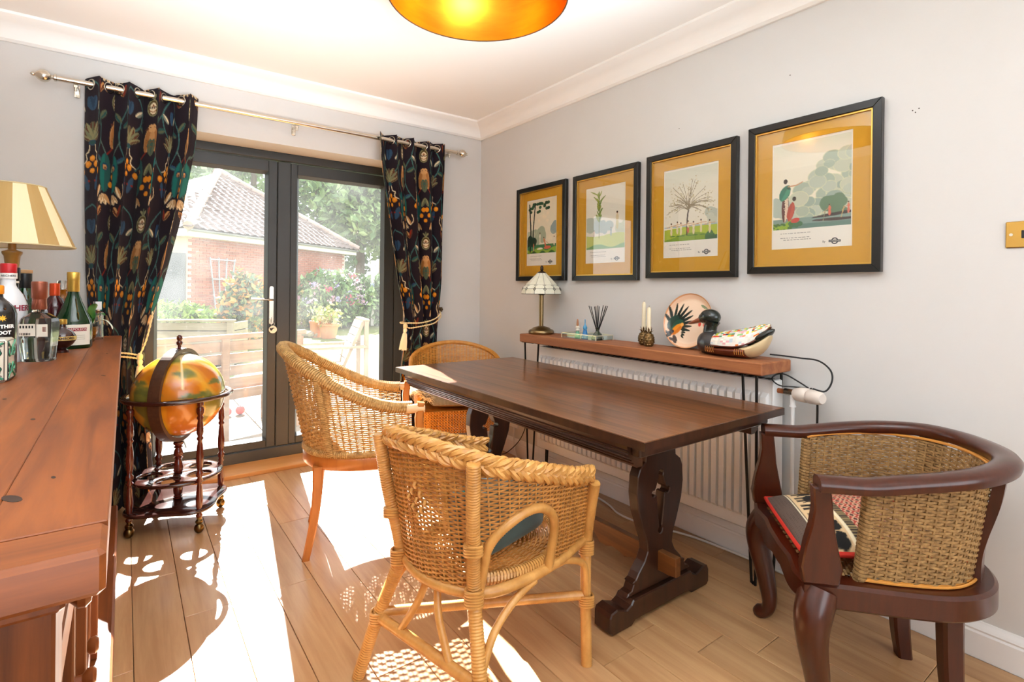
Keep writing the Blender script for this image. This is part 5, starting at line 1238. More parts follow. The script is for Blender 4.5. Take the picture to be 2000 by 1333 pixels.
for k, (ty_, tx_) in enumerate(((.062, .01), (.052, -.015), (.044, .02), (.015, 0), (.004, .015), (-.010, -.01), (-.045, .012), (-.052, -.012), (-.060, .0), (-.048, .025))):
    MB().tube([(0, 0, .03), (tx_, ty_, .185 - .01 * rs.rand())], .0021, 6).obj('reed', mat('black_reed', '#0f0e0d', .7), df, True)
M_pine_b = mat('pineapple_bronze', '#7d6138', .35, .7, noise=(120, '#4f3a1e', .7))
def pineapple(x, y, lab):
    t = thing('candle_holder', lab, 'candle holder', (x, y, SZ), group='pair of pineapple candle holders')
    MB().lathe([(.001, 0), (.016, 0), (.021, .006), (.026, .022), (.026, .038), (.021, .054), (.014, .063), (.011, .066), (.001, .066)], 18).obj('body', M_pine_b, t, True)
    sc = MB()
    for i in range(5):
        for k in range(9):
            a = (k + .5 * (i % 2)) * 2 * PI / 9; z = .010 + i * .011; r_ = np.interp(z, [0, .022, .038, .056], [.019, .0262, .0262, .020]); p = Vector((r_ * math.cos(a), r_ * math.sin(a), z)); n_ = Vector((math.cos(a), math.sin(a), 0)); t_ = Vector((-n_.y, n_.x, 0))
            sc.add([tuple(p + t_ * .007), tuple(p + Vector((0, 0, .0065))), tuple(p - t_ * .007), tuple(p - Vector((0, 0, .0065))), tuple(p + n_ * .0028)], [(0, 1, 4), (1, 2, 4), (2, 3, 4), (3, 0, 4)])
    o = sc.obj('scales', M_pine_b, t); o['kind'] = 'stuff'
    for k in range(10):
        a = k * 2 * PI / 10; d = Vector((math.cos(a), math.sin(a), 0)); q = Vector((-d.y, d.x, 0)); up = Vector((0, 0, 1)); b0 = d * .009 + up * .062; tip = d * (.026 if k % 2 else .019) + up * (.078 if k % 2 else .094)
        mid_ = (b0 + tip) / 2 + up * .004
        MB().add([tuple(b0 + q * .004), tuple(b0 - q * .004), tuple(mid_ - q * .0045), tuple(tip), tuple(mid_ + q * .0045), tuple(mid_ - d * .002)], [(0, 1, 2, 4), (4, 2, 3), (0, 4, 5), (4, 3, 5), (3, 2, 5), (2, 1, 5), (1, 0, 5)]).obj('crown_leaf', M_pine_b, t)
    return t
pineapple(2.075, 1.712, 'bronze pineapple candle holder, the left and rear one'); pineapple(2.040, 1.652, 'bronze pineapple candle holder beside the painted plate')
for x, y, h_, lab in ((2.075, 1.712, .148, 'taller cream taper candle in the left pineapple holder'), (2.040, 1.652, .125, 'shorter cream taper candle in the right pineapple holder')):
    t = thing('taper_candle', lab, 'candle', (x, y, SZ + .0665), group='pair of taper candles')
    MB().lathe([(.001, 0), (.0105, 0), (.0105, .004), (.0092, h_ - .012), (.006, h_ - .003), (.001, h_)], 16).obj('wax', mat('ivory_wax', '#efe3c2', .45), t, True); MB().tube([(0, 0, h_ - .003), (.001, 0, h_ + .005)], .0008, 5).obj('wick', M_blk, t)
# painted plate leaning on the wall
pt = thing('painted_plate', 'round peach plate painted with a fan tailed bird leaning on the wall', 'plate', (2.13, 1.49, SZ))
RP = .130; c = Canvas(.27, .27, .0010, '#efc9a8'); c.wrap = 0; o_ = .135
c.ell(o_, o_, .108, .108, '#f2d5b8'); c.ell(o_, o_, .131, .131, '#d99a6c', ring=.955)
fx, fy = .048, .165
for k, (a, l) in enumerate(((-.62, .075), (-.25, .105), (.10, .115), (.38, .122), (.62, .126), (.85, .128), (1.06, .12), (1.28, .115), (1.5, .105), (1.72, .10))):
    c.leaf(fx, fy, fx + l * math.sin(a), fy - l * math.cos(a), .0075, '#14251c', '#0d1712')
c.leaf(fx - .012, fy + .02, fx + .02, fy - .055, .030, '#17352a'); c.leaf(fx, fy + .01, fx + .055, fy - .03, .022, '#1f4a38'); c.leaf(fx - .004, fy + .012, fx + .05, fy - .012, .012, '#2c5f48')
c.leaf(.045, .205, .100, .150, .018, '#e08a1e', '#c9701a'); c.ell(.099, .153, .009, .009, '#e8a24a'); c.leaf(.03, .200, .06, .185, .010, '#1b2430')
for k in range(4): c.leaf(.10, .185 + k * .006, .128 - k * .004, .175 + k * .014, .0045, '#16261e')
for k in range(4): c.leaf(.05, .20 + k * .003, .018 + k * .004, .19 + k * .010, .004, '#1b1a18')
c.leaf(.06, .205, .085, .245, .010, '#3d2b22'); c.leaf(.045, .220, .075, .235, .006, '#3d2b22')
c.leaf(.185, .055, .225, .075, .006, '#5a6a48', '#8a9468'); c.line([(.235, .085), (.20, .10), (.18, .115)], .0012, '#5a4a3a', n=4); c.leaf(.24, .10, .245, .165, .012, '#1f3a2a'); c.ell(.185, .12, .006, .009, '#4a6a48'); c.ell(.200, .125, .005, .009, '#7a8a5a')
c.ell(.192, .145, .0075, .012, '#cf3f2c'); c.ell(.215, .148, .006, .009, '#d9645a'); c.ell(.222, .125, .004, .007, '#3f6a5a')
ra = np.r_[np.linspace(.0005, .110, 64), np.linspace(.112, .130, 10)]; aa = np.linspace(0, 2 * PI, 161)[:-1]
A_, R_ = np.meshgrid(aa, ra, indexing='ij'); dz = np.where(R_ < .098, 0, ((R_ - .098) / .032) ** 1.6 * .018)
Pq = np.stack([R_ * np.cos(A_), R_ * np.sin(A_), dz], -1); me = MB().grid(Pq, closed_u=True).mesh('face')
cc = c.sample((R_ * np.cos(A_) + o_).ravel(), (o_ - R_ * np.sin(A_)).ravel()); ca = me.color_attributes.new('Col', 'FLOAT_COLOR', 'POINT'); ca.data.foreach_set('color', np.c_[cc, np.ones(len(cc))].astype(np.float32).ravel())
tiltM = Matrix.Translation((2.098, 1.488, SZ + .001)) @ Matrix.Rotation(math.radians(13), 4, 'Y') @ frameM((0, 0, RP), (0, -1, 0), (0, 0, 1))
inv = pt.matrix_basis.inverted(); me.transform(inv @ tiltM); link('face', me, mat('glazed_plate', None, .25, attr='Col', coat=.4), pt, 'all')
MB().lathe([(.001, -.007), (.095, -.007), (.112, -.001), (.1305, .0155), (.1305, .0185)], 80, caps=False).obj('underside', mat('terracotta_glaze', '#d39a70', .4), pt, True, M=inv @ tiltM)

# decoy duck with mosaic glass back
dk = thing('duck_lamp', 'painted decoy duck with coloured mosaic glass back at the right end of the console', 'duck', (2.035, 1.215, SZ))
def loft(rows, seg=22, pw=2.0):
    """rows: y, cz, half width, up, down"""
    b = MB(); V = []
    for y, cz, hw, up, dn in rows:
        for t in np.linspace(0, 2 * PI, seg, endpoint=False):
            ct, s_ = math.cos(t), math.sin(t); V.append((hw * ct, y, cz + (up if s_ > 0 else dn) * s_))
    n = len(rows); F = [(i * seg + j, i * seg + (j + 1) % seg, (i + 1) * seg + (j + 1) % seg, (i + 1) * seg + j) for i in range(n - 1) for j in range(seg)] + [tuple(range(seg))[::-1], tuple(range((n - 1) * seg, n * seg))]
    return b.add(V, F)
def smooth_rows(r_, n=6): return [tuple(q) for q in catmull(np.array(r_), n)]
M_dkb = mat('duck_charcoal', '#2e2c2d', .28, coat=.4); M_dkg = mat('duck_green_black', '#131a14', .25, coat=.4); M_dkc = mat('duck_cream', '#cdb68c', .35, coat=.2); M_dkw = mat('duck_walnut', '#6a2c14', .3, noise=((20, 4, 60), '#3a1509', .8), coat=.3)
loft(smooth_rows([(.150, .046, .012, .02, .02), (.140, .046, .042, .040, .038), (.118, .046, .058, .052, .046), (.09, .046, .066, .056, .046), (.06, .044, .068, .05, .044)])).obj('breast', M_dkb, dk, True)
loft(smooth_rows([(.085, .030, .066, .012, .030), (.04, .030, .076, .014, .030), (-.03, .030, .078, .014, .030), (-.085, .032, .066, .014, .030)])).obj('side_panel', M_dkw, dk, True)
loft(smooth_rows([(-.06, .036, .060, .012, .034), (-.10, .044, .056, .016, .036), (-.135, .066, .040, .016, .030), (-.158, .090, .020, .010, .014), (-.163, .097, .008, .005, .006)])).obj('rump', M_dkc, dk, True)
loft(smooth_rows([(-.105, .078, .030, .020, .014), (-.135, .090, .030, .026, .016), (-.160, .108, .022, .018, .012), (-.174, .120, .008, .006, .006)])).obj('tail', M_dkg, dk, True)
# mosaic back: bezel and separate glass tesserae in leaded rows
bk = smooth_rows([(.088, .046, .030, .026, .004), (.075, .046, .056, .044, .004), (.045, .045, .072, .056, .004), (.0, .045, .074, .065, .004), (-.05, .048, .064, .072, .004), (-.09, .062, .044, .068, .004), (-.125, .090, .022, .050, .004), (-.160, .132, .004, .012, .003)], 4)
seg = 26; cols = ['#e9e4d8', '#dcd9cf', '#efe9dc', '#d8d2c4', '#c9cf5a', '#d9c52c', '#d9762c', '#c8452c', '#7fae6a', '#4f8a62', '#d9a0a0', '#efdccc', '#b9c4c9', '#2f3a4a']
rs = np.random.RandomState(12); ms_ = MB(); lines = MB()
V = []
for y, cz, hw, up, dn in bk: V.append([(hw * math.cos(t), y, cz + up * math.sin(t)) for t in np.linspace(0, PI, seg)])
V = np.array(V); nR = len(V)
wts = np.array([3, 3, 3, 2, 4, 3, 4, 3, 5, 4, 3, 3, 2, 1], float); low = np.array([8, 8, 8, 6, 1, .5, 1, .3, 1, .5, 2, 5, 2, 0], float)
for i in range(nR - 1):
    for j in range(seg - 1):
        edge = j < 5 or j > seg - 7; p_ = low / low.sum() if edge else wts / wts.sum()
        ms_.add([V[i, j], V[i, j + 1], V[i + 1, j + 1], V[i + 1, j]], [(0, 1, 2, 3)], cols[rs.choice(len(cols), p=p_)])
o = ms_.obj('mosaic_glass', mat('mosaic_glass', None, .2, attr='Col', coat=.3), dk); o['kind'] = 'stuff'
for j in (0, seg - 1): lines.tube(V[:, j], .003, 6)
lines.obj('bezel', M_dkw, dk, True)
neck = [(0, .098, .070), (0, .104, .098), (0, .100, .122), (0, .094, .142)]
MB().tube(catmull(neck, 5), np.interp(np.linspace(0, 1, 16), [0, .35, .7, 1], [.040, .028, .027, .034]), 18).obj('neck', M_dkg, dk, True)
MB().tube([(.030 * math.cos(t), .1035 + .030 * math.sin(t), .0885) for t in np.linspace(0, 2 * PI, 24, endpoint=False)], .0028, 6, closed=True).obj('collar', M_dkc, dk, True)
hdp = MB().ball((0, .104, .158), (.034, .047, .035), 20, 14); hdp.ball((0, .122, .153), (.028, .036, .027), 16, 10); hdp.obj('head', M_dkg, dk, True)
loft(smooth_rows([(.138, .148, .021, .017, .015), (.158, .141, .019, .013, .012), (.182, .132, .018, .010, .008), (.202, .126, .014, .007, .005), (.212, .124, .006, .003, .003)])).obj('bill', mat('duck_bill', '#8a4a2c', .35, coat=.2), dk, True)
for s_ in (-1, 1): MB().ball((s_ * .0285, .128, .163), .0045, 10, 8).obj('eye', M_blk, dk, True)
for s_ in (-1, 1):                       # scalloped flank feathers
    for k in range(5):
        for e in (1, -1):
            y0 = (.072 - k * .009) if e > 0 else (-.058 - k * .009); MB().tube([(s_ * .0745 + s_ * .003 * math.cos(t * .5), y0 + .004 * math.cos(t), .030 + .012 * math.sin(t)) for t in np.linspace(-1.4, 1.4, 6)], .0009, 4).obj('flank_line', M_cane, dk)

# cables of the duck lamp and of the sockets
M_cab = mat('black_cable', '#121110', .45); M_cabw = mat('white_cable', '#e3e0da', .5)
cb = thing('duck_lamp_cable', 'black cable looping from the duck lamp to the radiator valve', 'cable', (2.12, 1.0, .8))
wpart(MB().tube(catmull([(2.06, 1.07, SZ + .022), (2.09, 1.02, SZ + .018), (2.11, .975, SZ + .014), (2.12, .915, SZ + .010), (2.125, .875, SZ - .02), (2.12, .866, SZ - .06), (2.11, .885, SZ - .10), (2.10, .925, .772)], 8), .0032, 8), 'upper_loop', M_cab, cb, True)
wpart(MB().tube(catmull([(2.10, .94, .772), (2.10, .975, .79), (2.09, 1.02, SZ - .055), (2.08, 1.05, SZ - .056), (2.06, 1.06, SZ - .075), (2.06, 1.03, SZ - .095), (2.08, .985, .772), (2.10, .945, .770)], 8), .0028, 8), 'lower_loop', M_cab, cb, True)
wpart(MB().tube(catmull([(2.10, .932, .772), (2.125, .925, .745), (2.14, .925, .70), (2.145, .93, .50), (2.145, .935, .2), (2.14, .94, .02)], 8), .0042, 8), 'drop', M_cab, cb, True)
sk_ = thing('wall_socket', 'white double wall socket low on the wall behind the table', 'socket', (XR, 2.93, .215))
Mp = frameM((XR, 3.00, .185), (0, -1, 0), (0, 0, 1))
def on(Mx, b): b.v = [np.array([tuple(Mx @ Vector(p)) for p in v]) for v in b.v]; return b
wpart(on(Mp, MB().box(0, .146, 0, .086, 0, .009, ch=.002)), 'plate', M_white, sk_)
for xa in (.030, .104): wpart(on(Mp, MB().box(xa, xa + .012, .064, .078, .008, .012)), 'rocker', M_white, sk_)
pgk = thing('black_plug', 'black plug with thin cable in the wall socket', 'plug', (XR - .02, 2.97, .21)); wpart(on(Mp, MB().box(.010, .058, .010, .058, .0095, .040, ch=.005)), 'body', M_blk, pgk)
wpart(MB().tube(catmull([(2.13, 2.965, .195), (2.12, 2.965, .15), (2.10, 2.97, .07), (2.08, 2.96, .012), (2.06, 2.86, .006), (2.09, 2.70, .006), (2.11, 2.55, .006)], 8), .0028, 8), 'cable', M_cab, pgk, True)
wpart(MB().tube(catmull([(2.125, 2.62, .60), (2.125, 2.66, .40), (2.12, 2.75, .17), (2.09, 2.85, .05), (2.07, 2.93, .008), (2.04, 3.05, .006)], 8), .0028, 8), 'cable', M_cab, pgk, True)
wc = thing('white_cable', 'white cable lying along the floor beside the skirting', 'cable', (2.08, 1.7, 0))
wpart(MB().tube(catmull([(2.15, 2.88, .19), (2.12, 2.84, .10), (2.11, 2.78, .01), (2.10, 2.5, .006), (2.10, 2.2, .006), (2.085, 2.05, .006), (2.06, 1.92, .006), (2.02, 1.82, .006), (2.02, 1.72, .006), (2.05, 1.62, .006), (2.11, 1.45, .006), (2.135, 1.2, .006), (2.138, .95, .006)], 8), .005, 8), 'cable', M_cabw, wc, True)

# ------------------------------------------------------------------ pendant shade with gilt inside
pn = thing('pendant_lamp', 'large dome pendant shade with glowing gold inside hanging from the ceiling', 'pendant lamp', (.885, 1.398, 2.05))
dome = [(.280, 0), (.276, .03), (.262, .08), (.235, .13), (.190, .175), (.125, .21), (.05, .228), (.02, .23)]
M_gilt = mat('gilt_inside', '#e08a14', 0.38, 0.75, noise=((6, 6, 30), '#c96a0c', .5)); M_shade = mat('white_shade_outside', '#ece8e0', .5)
MB().lathe(dome, 64, caps=False).obj('inner_skin', M_gilt, pn, 'all'); b = MB().lathe([(r_ + .003, z + .0015) for r_, z in dome], 64, caps=False); b.obj('outer_skin', M_shade, pn, 'all')
MB().tube([(.2815 * math.cos(t), .2815 * math.sin(t), 0) for t in np.linspace(0, 2 * PI, 64, endpoint=False)], .0022, 6, closed=True).obj('rim', mat('dark_rim', '#5a4630', .4, .6), pn, True)
MB().tube([(0, 0, .225), (0, 0, ZC - 2.05 - .02)], .0035, 8).obj('flex', M_cabw, pn, True); MB().lathe([(.05, ZC - 2.05 - .001), (.05, ZC - 2.05 - .012), (.03, ZC - 2.05 - .03), (.005, ZC - 2.05 - .035)][::-1], 24).obj('ceiling_rose', M_white, pn, True)
MB().lathe([(.001, .10), (.02, .105), (.030, .125), (.030, .14), (.018, .17), (.013, .18), (.013, .20), (.022, .205), (.022, .228)], 20).obj('bulb', mat('frosted_bulb', '#f3efe6', .4), pn, True)
# ------------------------------------------------------------------ lamp and bottles on the sideboard
ZS = .90
sl_ = thing('table_lamp', 'table lamp with gold and cream striped shade on the sideboard', 'lamp', (-.350, 2.750, ZS))
M_lampw = mat('gilt_wood', '#b5843c', .3, noise=((20, 20, 6), '#8c5f24', .6), coat=.3)
MB().lathe([(.001, 0), (.065, 0), (.068, .01), (.06, .02), (.03, .03), (.018, .05), (.026, .07), (.018, .09), (.022, .16), (.018, .27), (.014, .29), (.019, .30), (.02, .305), (.024, .345), (.030, .355), (.030, .362), (.02, .366), (.012, .37), (.012, .40), (.001, .402)], 24).obj('base', M_lampw, sl_, 50)
b = MB(); npn = 16
for k in range(npn):
    a0, a1 = 2 * PI * k / npn + .12, 2 * PI * (k + 1) / npn + .12; a = np.linspace(a0, a1, 4); c = '#b3925a' if k % 2 else '#f1e2b8'
    for i in range(3):
        for (r0, z0, r1, z1, f) in ((.188, .385, .097, .615, 1), (.186, .385, .095, .615, -1)):
            V = [(r0 * math.cos(a[i]), r0 * math.sin(a[i]), z0), (r0 * math.cos(a[i + 1]), r0 * math.sin(a[i + 1]), z0), (r1 * math.cos(a[i + 1]), r1 * math.sin(a[i + 1]), z1), (r1 * math.cos(a[i]), r1 * math.sin(a[i]), z1)]
            b.add(V, [(0, 1, 2, 3)[::f]], c if f > 0 else '#f3ecd6')
shd = b.obj('shade', mat('striped_shade', None, .8, attr='Col'), sl_, True)
for r_, z in ((.1875, .385), (.0965, .615)): MB().tube([(r_ * math.cos(t), r_ * math.sin(t), z) for t in np.linspace(0, 2 * PI, 48, endpoint=False)], .0028, 6, closed=True).obj('trim', mat('shade_trim', '#cbb98c', .7), shd, True)

def glass(name, col, rough=.02, tint=1.0): return mat(name, col, rough, trans=tint, ior=1.45, spec=.5)
M_clear = glass('bottle_clear', '#f6fbfa'); M_grn = mat('bottle_green', '#12401c', .05, trans=.55, ior=1.45, coat=.3); M_blkg = mat('bottle_black', '#100f10', .12, coat=.4)
M_frost = mat('frosted_white_glass', '#e6e8ea', .28, coat=.2); M_amb = mat('amber_glass', '#b06a1c', .06, trans=.6, ior=1.45); M_liq = mat('berry_liqueur', '#2c0f0c', .06, coat=.5); M_liqc = mat('clear_spirit', '#eef6f6', .0, trans=1.0, ior=1.33)
M_redc2 = mat('red_cap', '#b3141c', .35); M_copc = mat('copper_foil', '#8a4a34', .32, .5); M_goldc = mat('gold_cap', '#c9a24a', .3, .7); M_orc = mat('orange_cap', '#e08a1c', .4); M_ofoil = mat('orange_red_foil', '#d2481c', .35, .3); M_bcap = mat('black_cap', '#141416', .3); M_cork = mat('tan_cork_cap', '#b08a60', .6); M_label = mat('paper_label', '#ece6d6', .7); M_lred = mat('label_red', '#8f1430', .6)
cam_dir = lambda x, y: math.atan2(-y, -x)                       # direction from a bottle to the room's near end
def wrap_label(root, r_, z0, z1, a0, span, m, name='label', pad=.0006):
    a = np.linspace(a0 - span / 2, a0 + span / 2, 18); P = np.array([[((r_ + pad) * math.cos(t), (r_ + pad) * math.sin(t), z) for z in (z0, z1)] for t in a]); Pi = np.array([[((r_ + .0001) * math.cos(t), (r_ + .0001) * math.sin(t), z) for z in (z0, z1)] for t in a])
    b = MB().grid(P); b.grid(Pi[::-1]); return b.obj(name, m, root, True)
def wrap_text(root, txt, size, r_, z, a0, m, pad=.0012, sx=1.0, bold=0.0, name='lettering'):
    b = text_mb(txt, size, Matrix.Identity(4), depth=.0003, sx=sx, bold=bold); V = b.v[-1]; t = a0 + V[:, 0] / r_; rr = r_ + pad + V[:, 2]
    b.v[-1] = np.stack([rr * np.cos(t), rr * np.sin(t), V[:, 1] + z], 1); return b.obj(name, m, root)
def bottle(name, lab, x, y, prof, m, cap=None, seg=28, cat='bottle'):
    t = thing(name, lab, cat, (x, y, ZS), group='bottles on the sideboard'); MB().lathe(prof, seg).obj('body', m, t, 50)
    if cap: cp = MB().lathe(cap[0], 24).obj('cap', cap[1], t, 50)
    return t
# black cordial bottle with star
t = bottle('cordial_bottle', 'black bottle with orange cap, gold star and white lettering', -.272, 1.905, [(.001, 0), (.038, 0), (.041, .004), (.041, .160), (.037, .176), (.024, .192), (.014, .203), (.013, .214), (.001, .214)], M_blkg, ([(.0145, .212), (.0155, .214), (.0155, .232), (.014, .235), (.001, .236)], M_orc))
a0 = cam_dir(-.272, 1.905) + .30; M_wtxt = mat('white_print', '#f2f0ea', .6)
wrap_text(t, 'MOTHER', .0125, .041, .128, a0, M_wtxt, bold=.0006); wrap_text(t, 'ROOT', .0125, .041, .112, a0, M_wtxt, bold=.0006)
st_ = []
for k in range(16): r_ = .009 if k % 2 == 0 else .0045; st_.append((r_ * math.cos(k * PI / 8), r_ * math.sin(k * PI / 8)))
b = MB().prism(st_, 0, .0004); V = b.v[-1]; tt = a0 + V[:, 0] / .041; rr = .0413 + V[:, 2]; b.v[-1] = np.stack([rr * np.cos(tt), rr * np.sin(tt), V[:, 1] + .150], 1); b.obj('star', mat('gold_print', '#f0b428', .5), t)
# ceramic tile box
bxr = math.radians(-3)
t = thing('ceramic_box', 'square ceramic box painted with green scrolls at the left edge', 'box', (-.268, 1.795, ZS), bxr)
MB().box(-.040, .040, -.045, .045, 0, .104, ch=.006).obj('body', mat('tin_glaze', '#ece4d0', .2, coat=.5), t)
M_gg = mat('green_glaze', '#3f8f6c', .25, coat=.4); Mf = frameM((0, -.0455, .052), (1, 0, 0), (0, 0, 1)); Ms = frameM((.0405, 0, .052), (0, 1, 0), (0, 0, 1))
for Mx in (Mf, Ms):
    sc = MB(); ol = MB()
    for sx in (-1, 1):
        for sy in (-1, 1):
            P = catmull([(sx * .034, sy * .044), (sx * .022, sy * .036), (sx * .008, sy * .030), (sx * .006, sy * .016), (sx * .018, sy * .010), (sx * .028, sy * .018), (sx * .024, sy * .028)], 5)
            sc.tube([tuple(Mx @ Vector((p[0], p[1], 0))) for p in P], .0028, 6); ol.tube([tuple(Mx @ Vector((p[0] + .003 * sx, p[1], .0004))) for p in P], .0010, 5)
            for q in range(5): ol.tube([tuple(Mx @ Vector((sx * (.034 - q * .002), sy * (.044 - q * .008), .0004))), tuple(Mx @ Vector((sx * (.028 - q * .002), sy * (.042 - q * .008), .0004)))], .0011, 4)
    fr_ = [(-.036, -.048), (.036, -.048), (.036, .048), (-.036, .048)]
    ol.tube([tuple(Mx @ Vector((a, c, .0002))) for a, c in fr_], .0010, 5, closed=True)
    o = sc.obj('scroll_pattern', M_gg, t, True); o['kind'] = 'stuff'; o = ol.obj('scroll_outline', M_blk, t, True); o['kind'] = 'stuff'
# tall frosted white bottle
t = bottle('schnapps_bottle', 'tall frosted white bottle with red screw cap and red lettering', -.288, 2.205, [(.001, 0), (.036, 0), (.040, .006), (.037, .05), (.040, .09), (.045, .16), (.044, .178), (.034, .205), (.020, .228), (.017, .236), (.017, .262), (.001, .262)], M_frost, ([(.018, .260), (.0195, .262), (.0195, .298), (.018, .301), (.001, .302)], M_redc2))
a0 = cam_dir(-.288, 2.205); wrap_label(t, .0195, .255, .272, a0, 5.8, mat('cap_band', '#f0ede8', .5), 'neck_band'); wrap_text(t, 'ARCHERS', .0085, .0195, .2635, a0, M_blk); wrap_text(t, 'ARCHERS', .024, .0445, .165, a0 + .35, M_lred, bold=.0006)
# dark bottles behind
t = bottle('dark_bottle', 'dark bottle with black cap behind the frosted bottle', -.300, 2.375, [(.001, 0), (.036, 0), (.038, .005), (.038, .17), (.030, .20), (.017, .22), (.015, .255), (.001, .255)], M_blkg, ([(.018, .250), (.019, .252), (.019, .290), (.017, .293), (.001, .293)], M_bcap)); wrap_label(t, .0152, .222, .248, cam_dir(-.3, 2.375), 5.0, M_label, 'neck_label')
t = bottle('green_bottle', 'dark green bottle with black neck and tan cap behind the clear bottle', -.283, 2.47, [(.001, 0), (.037, 0), (.040, .005), (.040, .17), (.030, .205), (.019, .225), (.019, .262), (.001, .262)], M_grn, ([(.020, .225), (.021, .228), (.021, .275), (.001, .276)], M_bcap)); MB().lathe([(.021, .276), (.0225, .278), (.0225, .287), (.001, .289)], 20).obj('stopper', M_cork, t, 50)
# clear square spirit bottle
t = thing('spirit_bottle', 'squat clear square bottle with copper foil neck half full', 'bottle', (-.215, 2.185, ZS), math.radians(-20), group='bottles on the sideboard')
def sqring(w_, d_, z, c=.012): return [(x, y, z) for x, y in ((-w_ + c, -d_), (w_ - c, -d_), (w_, -d_ + c), (w_, d_ - c), (w_ - c, d_), (-w_ + c, d_), (-w_, d_ - c), (-w_, -d_ + c))]
def sqbody(rows):
    V = [p for w_, d_, z, c in rows for p in sqring(w_, d_, z, c)]; n = len(rows)
    return MB().add(V, [(i * 8 + j, i * 8 + (j + 1) % 8, (i + 1) * 8 + (j + 1) % 8, (i + 1) * 8 + j) for i in range(n - 1) for j in range(8)] + [tuple(range(8))[::-1], tuple(range(n * 8 - 8, n * 8))])
sqbody([(.034, .026, 0, .008), (.036, .028, .004, .008), (.043, .033, .118, .009), (.040, .031, .134, .012), (.018, .018, .150, .008), (.0165, .0165, .160, .0095), (.0165, .0165, .172, .0095)]).obj('body', M_clear, t, 30)
sqbody([(.0315, .0235, .010, .007), (.0375, .0285, .074, .008)]).obj('spirit', M_liqc, t, 30)
MB().lathe([(.0175, .160), (.019, .163), (.0175, .190), (.018, .195), (.020, .197), (.020, .243), (.0185, .247), (.001, .248)], 24).obj('foil_cap', M_copc, t, 50)
for za in (.232, .238): MB().tube([(.0202 * math.cos(a), .0202 * math.sin(a), za) for a in np.linspace(0, 2 * PI, 24, endpoint=False)], .0008, 4, closed=True).obj('cap_ridge', M_copc, t)
def on_face(xa, xb, za, zb, m, nm, y=-.0345):
    f = lambda x, z: (x, -(.028 + .005 * (z - .004) / .114) - .0012, z); g_ = lambda x, z: (x, -(.028 + .005 * (z - .004) / .114) - .0006, z)
    V = [f(xa, za), f(xb, za), f(xb, zb), f(xa, zb), g_(xa, za), g_(xb, za), g_(xb, zb), g_(xa, zb)]; return MB().add(V, [(0, 1, 2, 3), (7, 6, 5, 4), (0, 4, 5, 1), (1, 5, 6, 2), (2, 6, 7, 3), (3, 7, 4, 0)]).obj(nm, m, t)
on_face(-.036, .006, .080, .117, M_label, 'label'); on_face(.009, .037, .078, .116, M_label, 'label'); on_face(.024, .034, .093, .108, M_ofoil, 'label_emblem')
for k in range(5): on_face(-.033 + k * .0075, -.029 + k * .0075, .104, .112, M_blk, 'label_print').location.y = -.0003
for k in range(7): on_face(-.033 + k * .004, -.031 + k * .004, .083, .090, M_blk, 'label_print').location.y = -.0003
# round liqueur bottle
t = bottle('liqueur_bottle', 'small round berry liqueur bottle with gold band', -.178, 2.415, [(.001, 0), (.020, 0), (.020, .008), (.012, .012), (.030, .028), (.040, .044), (.040, .058), (.030, .074), (.014, .084), (.011, .092), (.011, .100), (.001, .1)], M_liq, ([(.013, .099), (.014, .101), (.014, .116), (.001, .118)], M_goldc))
a0 = cam_dir(-.178, 2.415); wrap_label(t, .0402, .044, .058, a0, 6.2, mat('gold_band', '#cfae62', .4, .3), 'band'); wrap_text(t, 'CHAMBORD', .0115, .0405, .051, a0 + .12, M_liq, bold=.0003)
t = bottle('rum_bottle', 'dark bottle with orange foil cap between the clear bottle and the brandy', -.215, 2.62, [(.001, 0), (.034, 0), (.036, .005), (.036, .15), (.026, .18), (.014, .195), (.013, .215), (.001, .215)], mat('bottle_brown_red', '#3a1014', .08, coat=.4), ([(.0150, .196), (.0155, .2), (.0155, .242), (.001, .244)], M_ofoil))
t = bottle('decanter', 'amber decanter with clear stopper behind the brandy bottle', -.205, 2.78, [(.001, 0), (.040, 0), (.042, .006), (.040, .14), (.030, .17), (.016, .188), (.014, .21), (.018, .214), (.018, .218), (.001, .218)], M_amb, ([(.010, .218), (.012, .22), (.017, .228), (.018, .246), (.015, .254), (.001, .255)], M_clear))
t = bottle('patterned_bottle', 'dark bottle with pink label behind the brandy bottle', -.168, 2.86, [(.001, 0), (.033, 0), (.035, .005), (.035, .12), (.028, .15), (.014, .172), (.012, .185), (.001, .185)], M_blkg, ([(.0135, .182), (.0135, .20), (.001, .201)], M_bcap)); wrap_label(t, .0352, .06, .115, cam_dir(-.168, 2.86), 2.6, mat('pink_label', '#d9b3ad', .6))
# brandy bottle
t = bottle('brandy_bottle', 'green brandy bottle with gold cap and cream label', -.158, 2.575, [(.001, .004), (.03, 0), (.054, 0), (.058, .006), (.058, .088), (.054, .106), (.040, .140), (.026, .176), (.018, .205), (.0165, .225), (.001, .225)], M_grn, ([(.0180, .212), (.0190, .215), (.0185, .255), (.0195, .258), (.0195, .283), (.018, .285), (.001, .286)], M_goldc), seg=36)
a0 = cam_dir(-.158, 2.575) + .18; wrap_label(t, .058, .014, .090, a0, 1.62, M_label); lb_ = t.children[-1]; wrap_label(t, .058, .066, .078, a0 + .05, 1.0, M_lred, 'label_band', pad=.0010).parent = lb_; wrap_text(t, 'NAPOLEON', .0115, .058, .072, a0 + .05, M_label, pad=.0014)
for k, z in enumerate((.050, .043, .036)): wrap_label(t, .058, z - .0006, z + .0006, a0 + .1, .7, mat('label_grey', '#a59c88', .7), 'label_print', pad=.0010)
for z in (.222, .236, .25, .268): MB().tube([(.0196 * math.cos(a), .0196 * math.sin(a), z) for a in np.linspace(0, 2 * PI, 24, endpoint=False)], .0006, 4, closed=True).obj('cap_ridge', M_goldc, t)
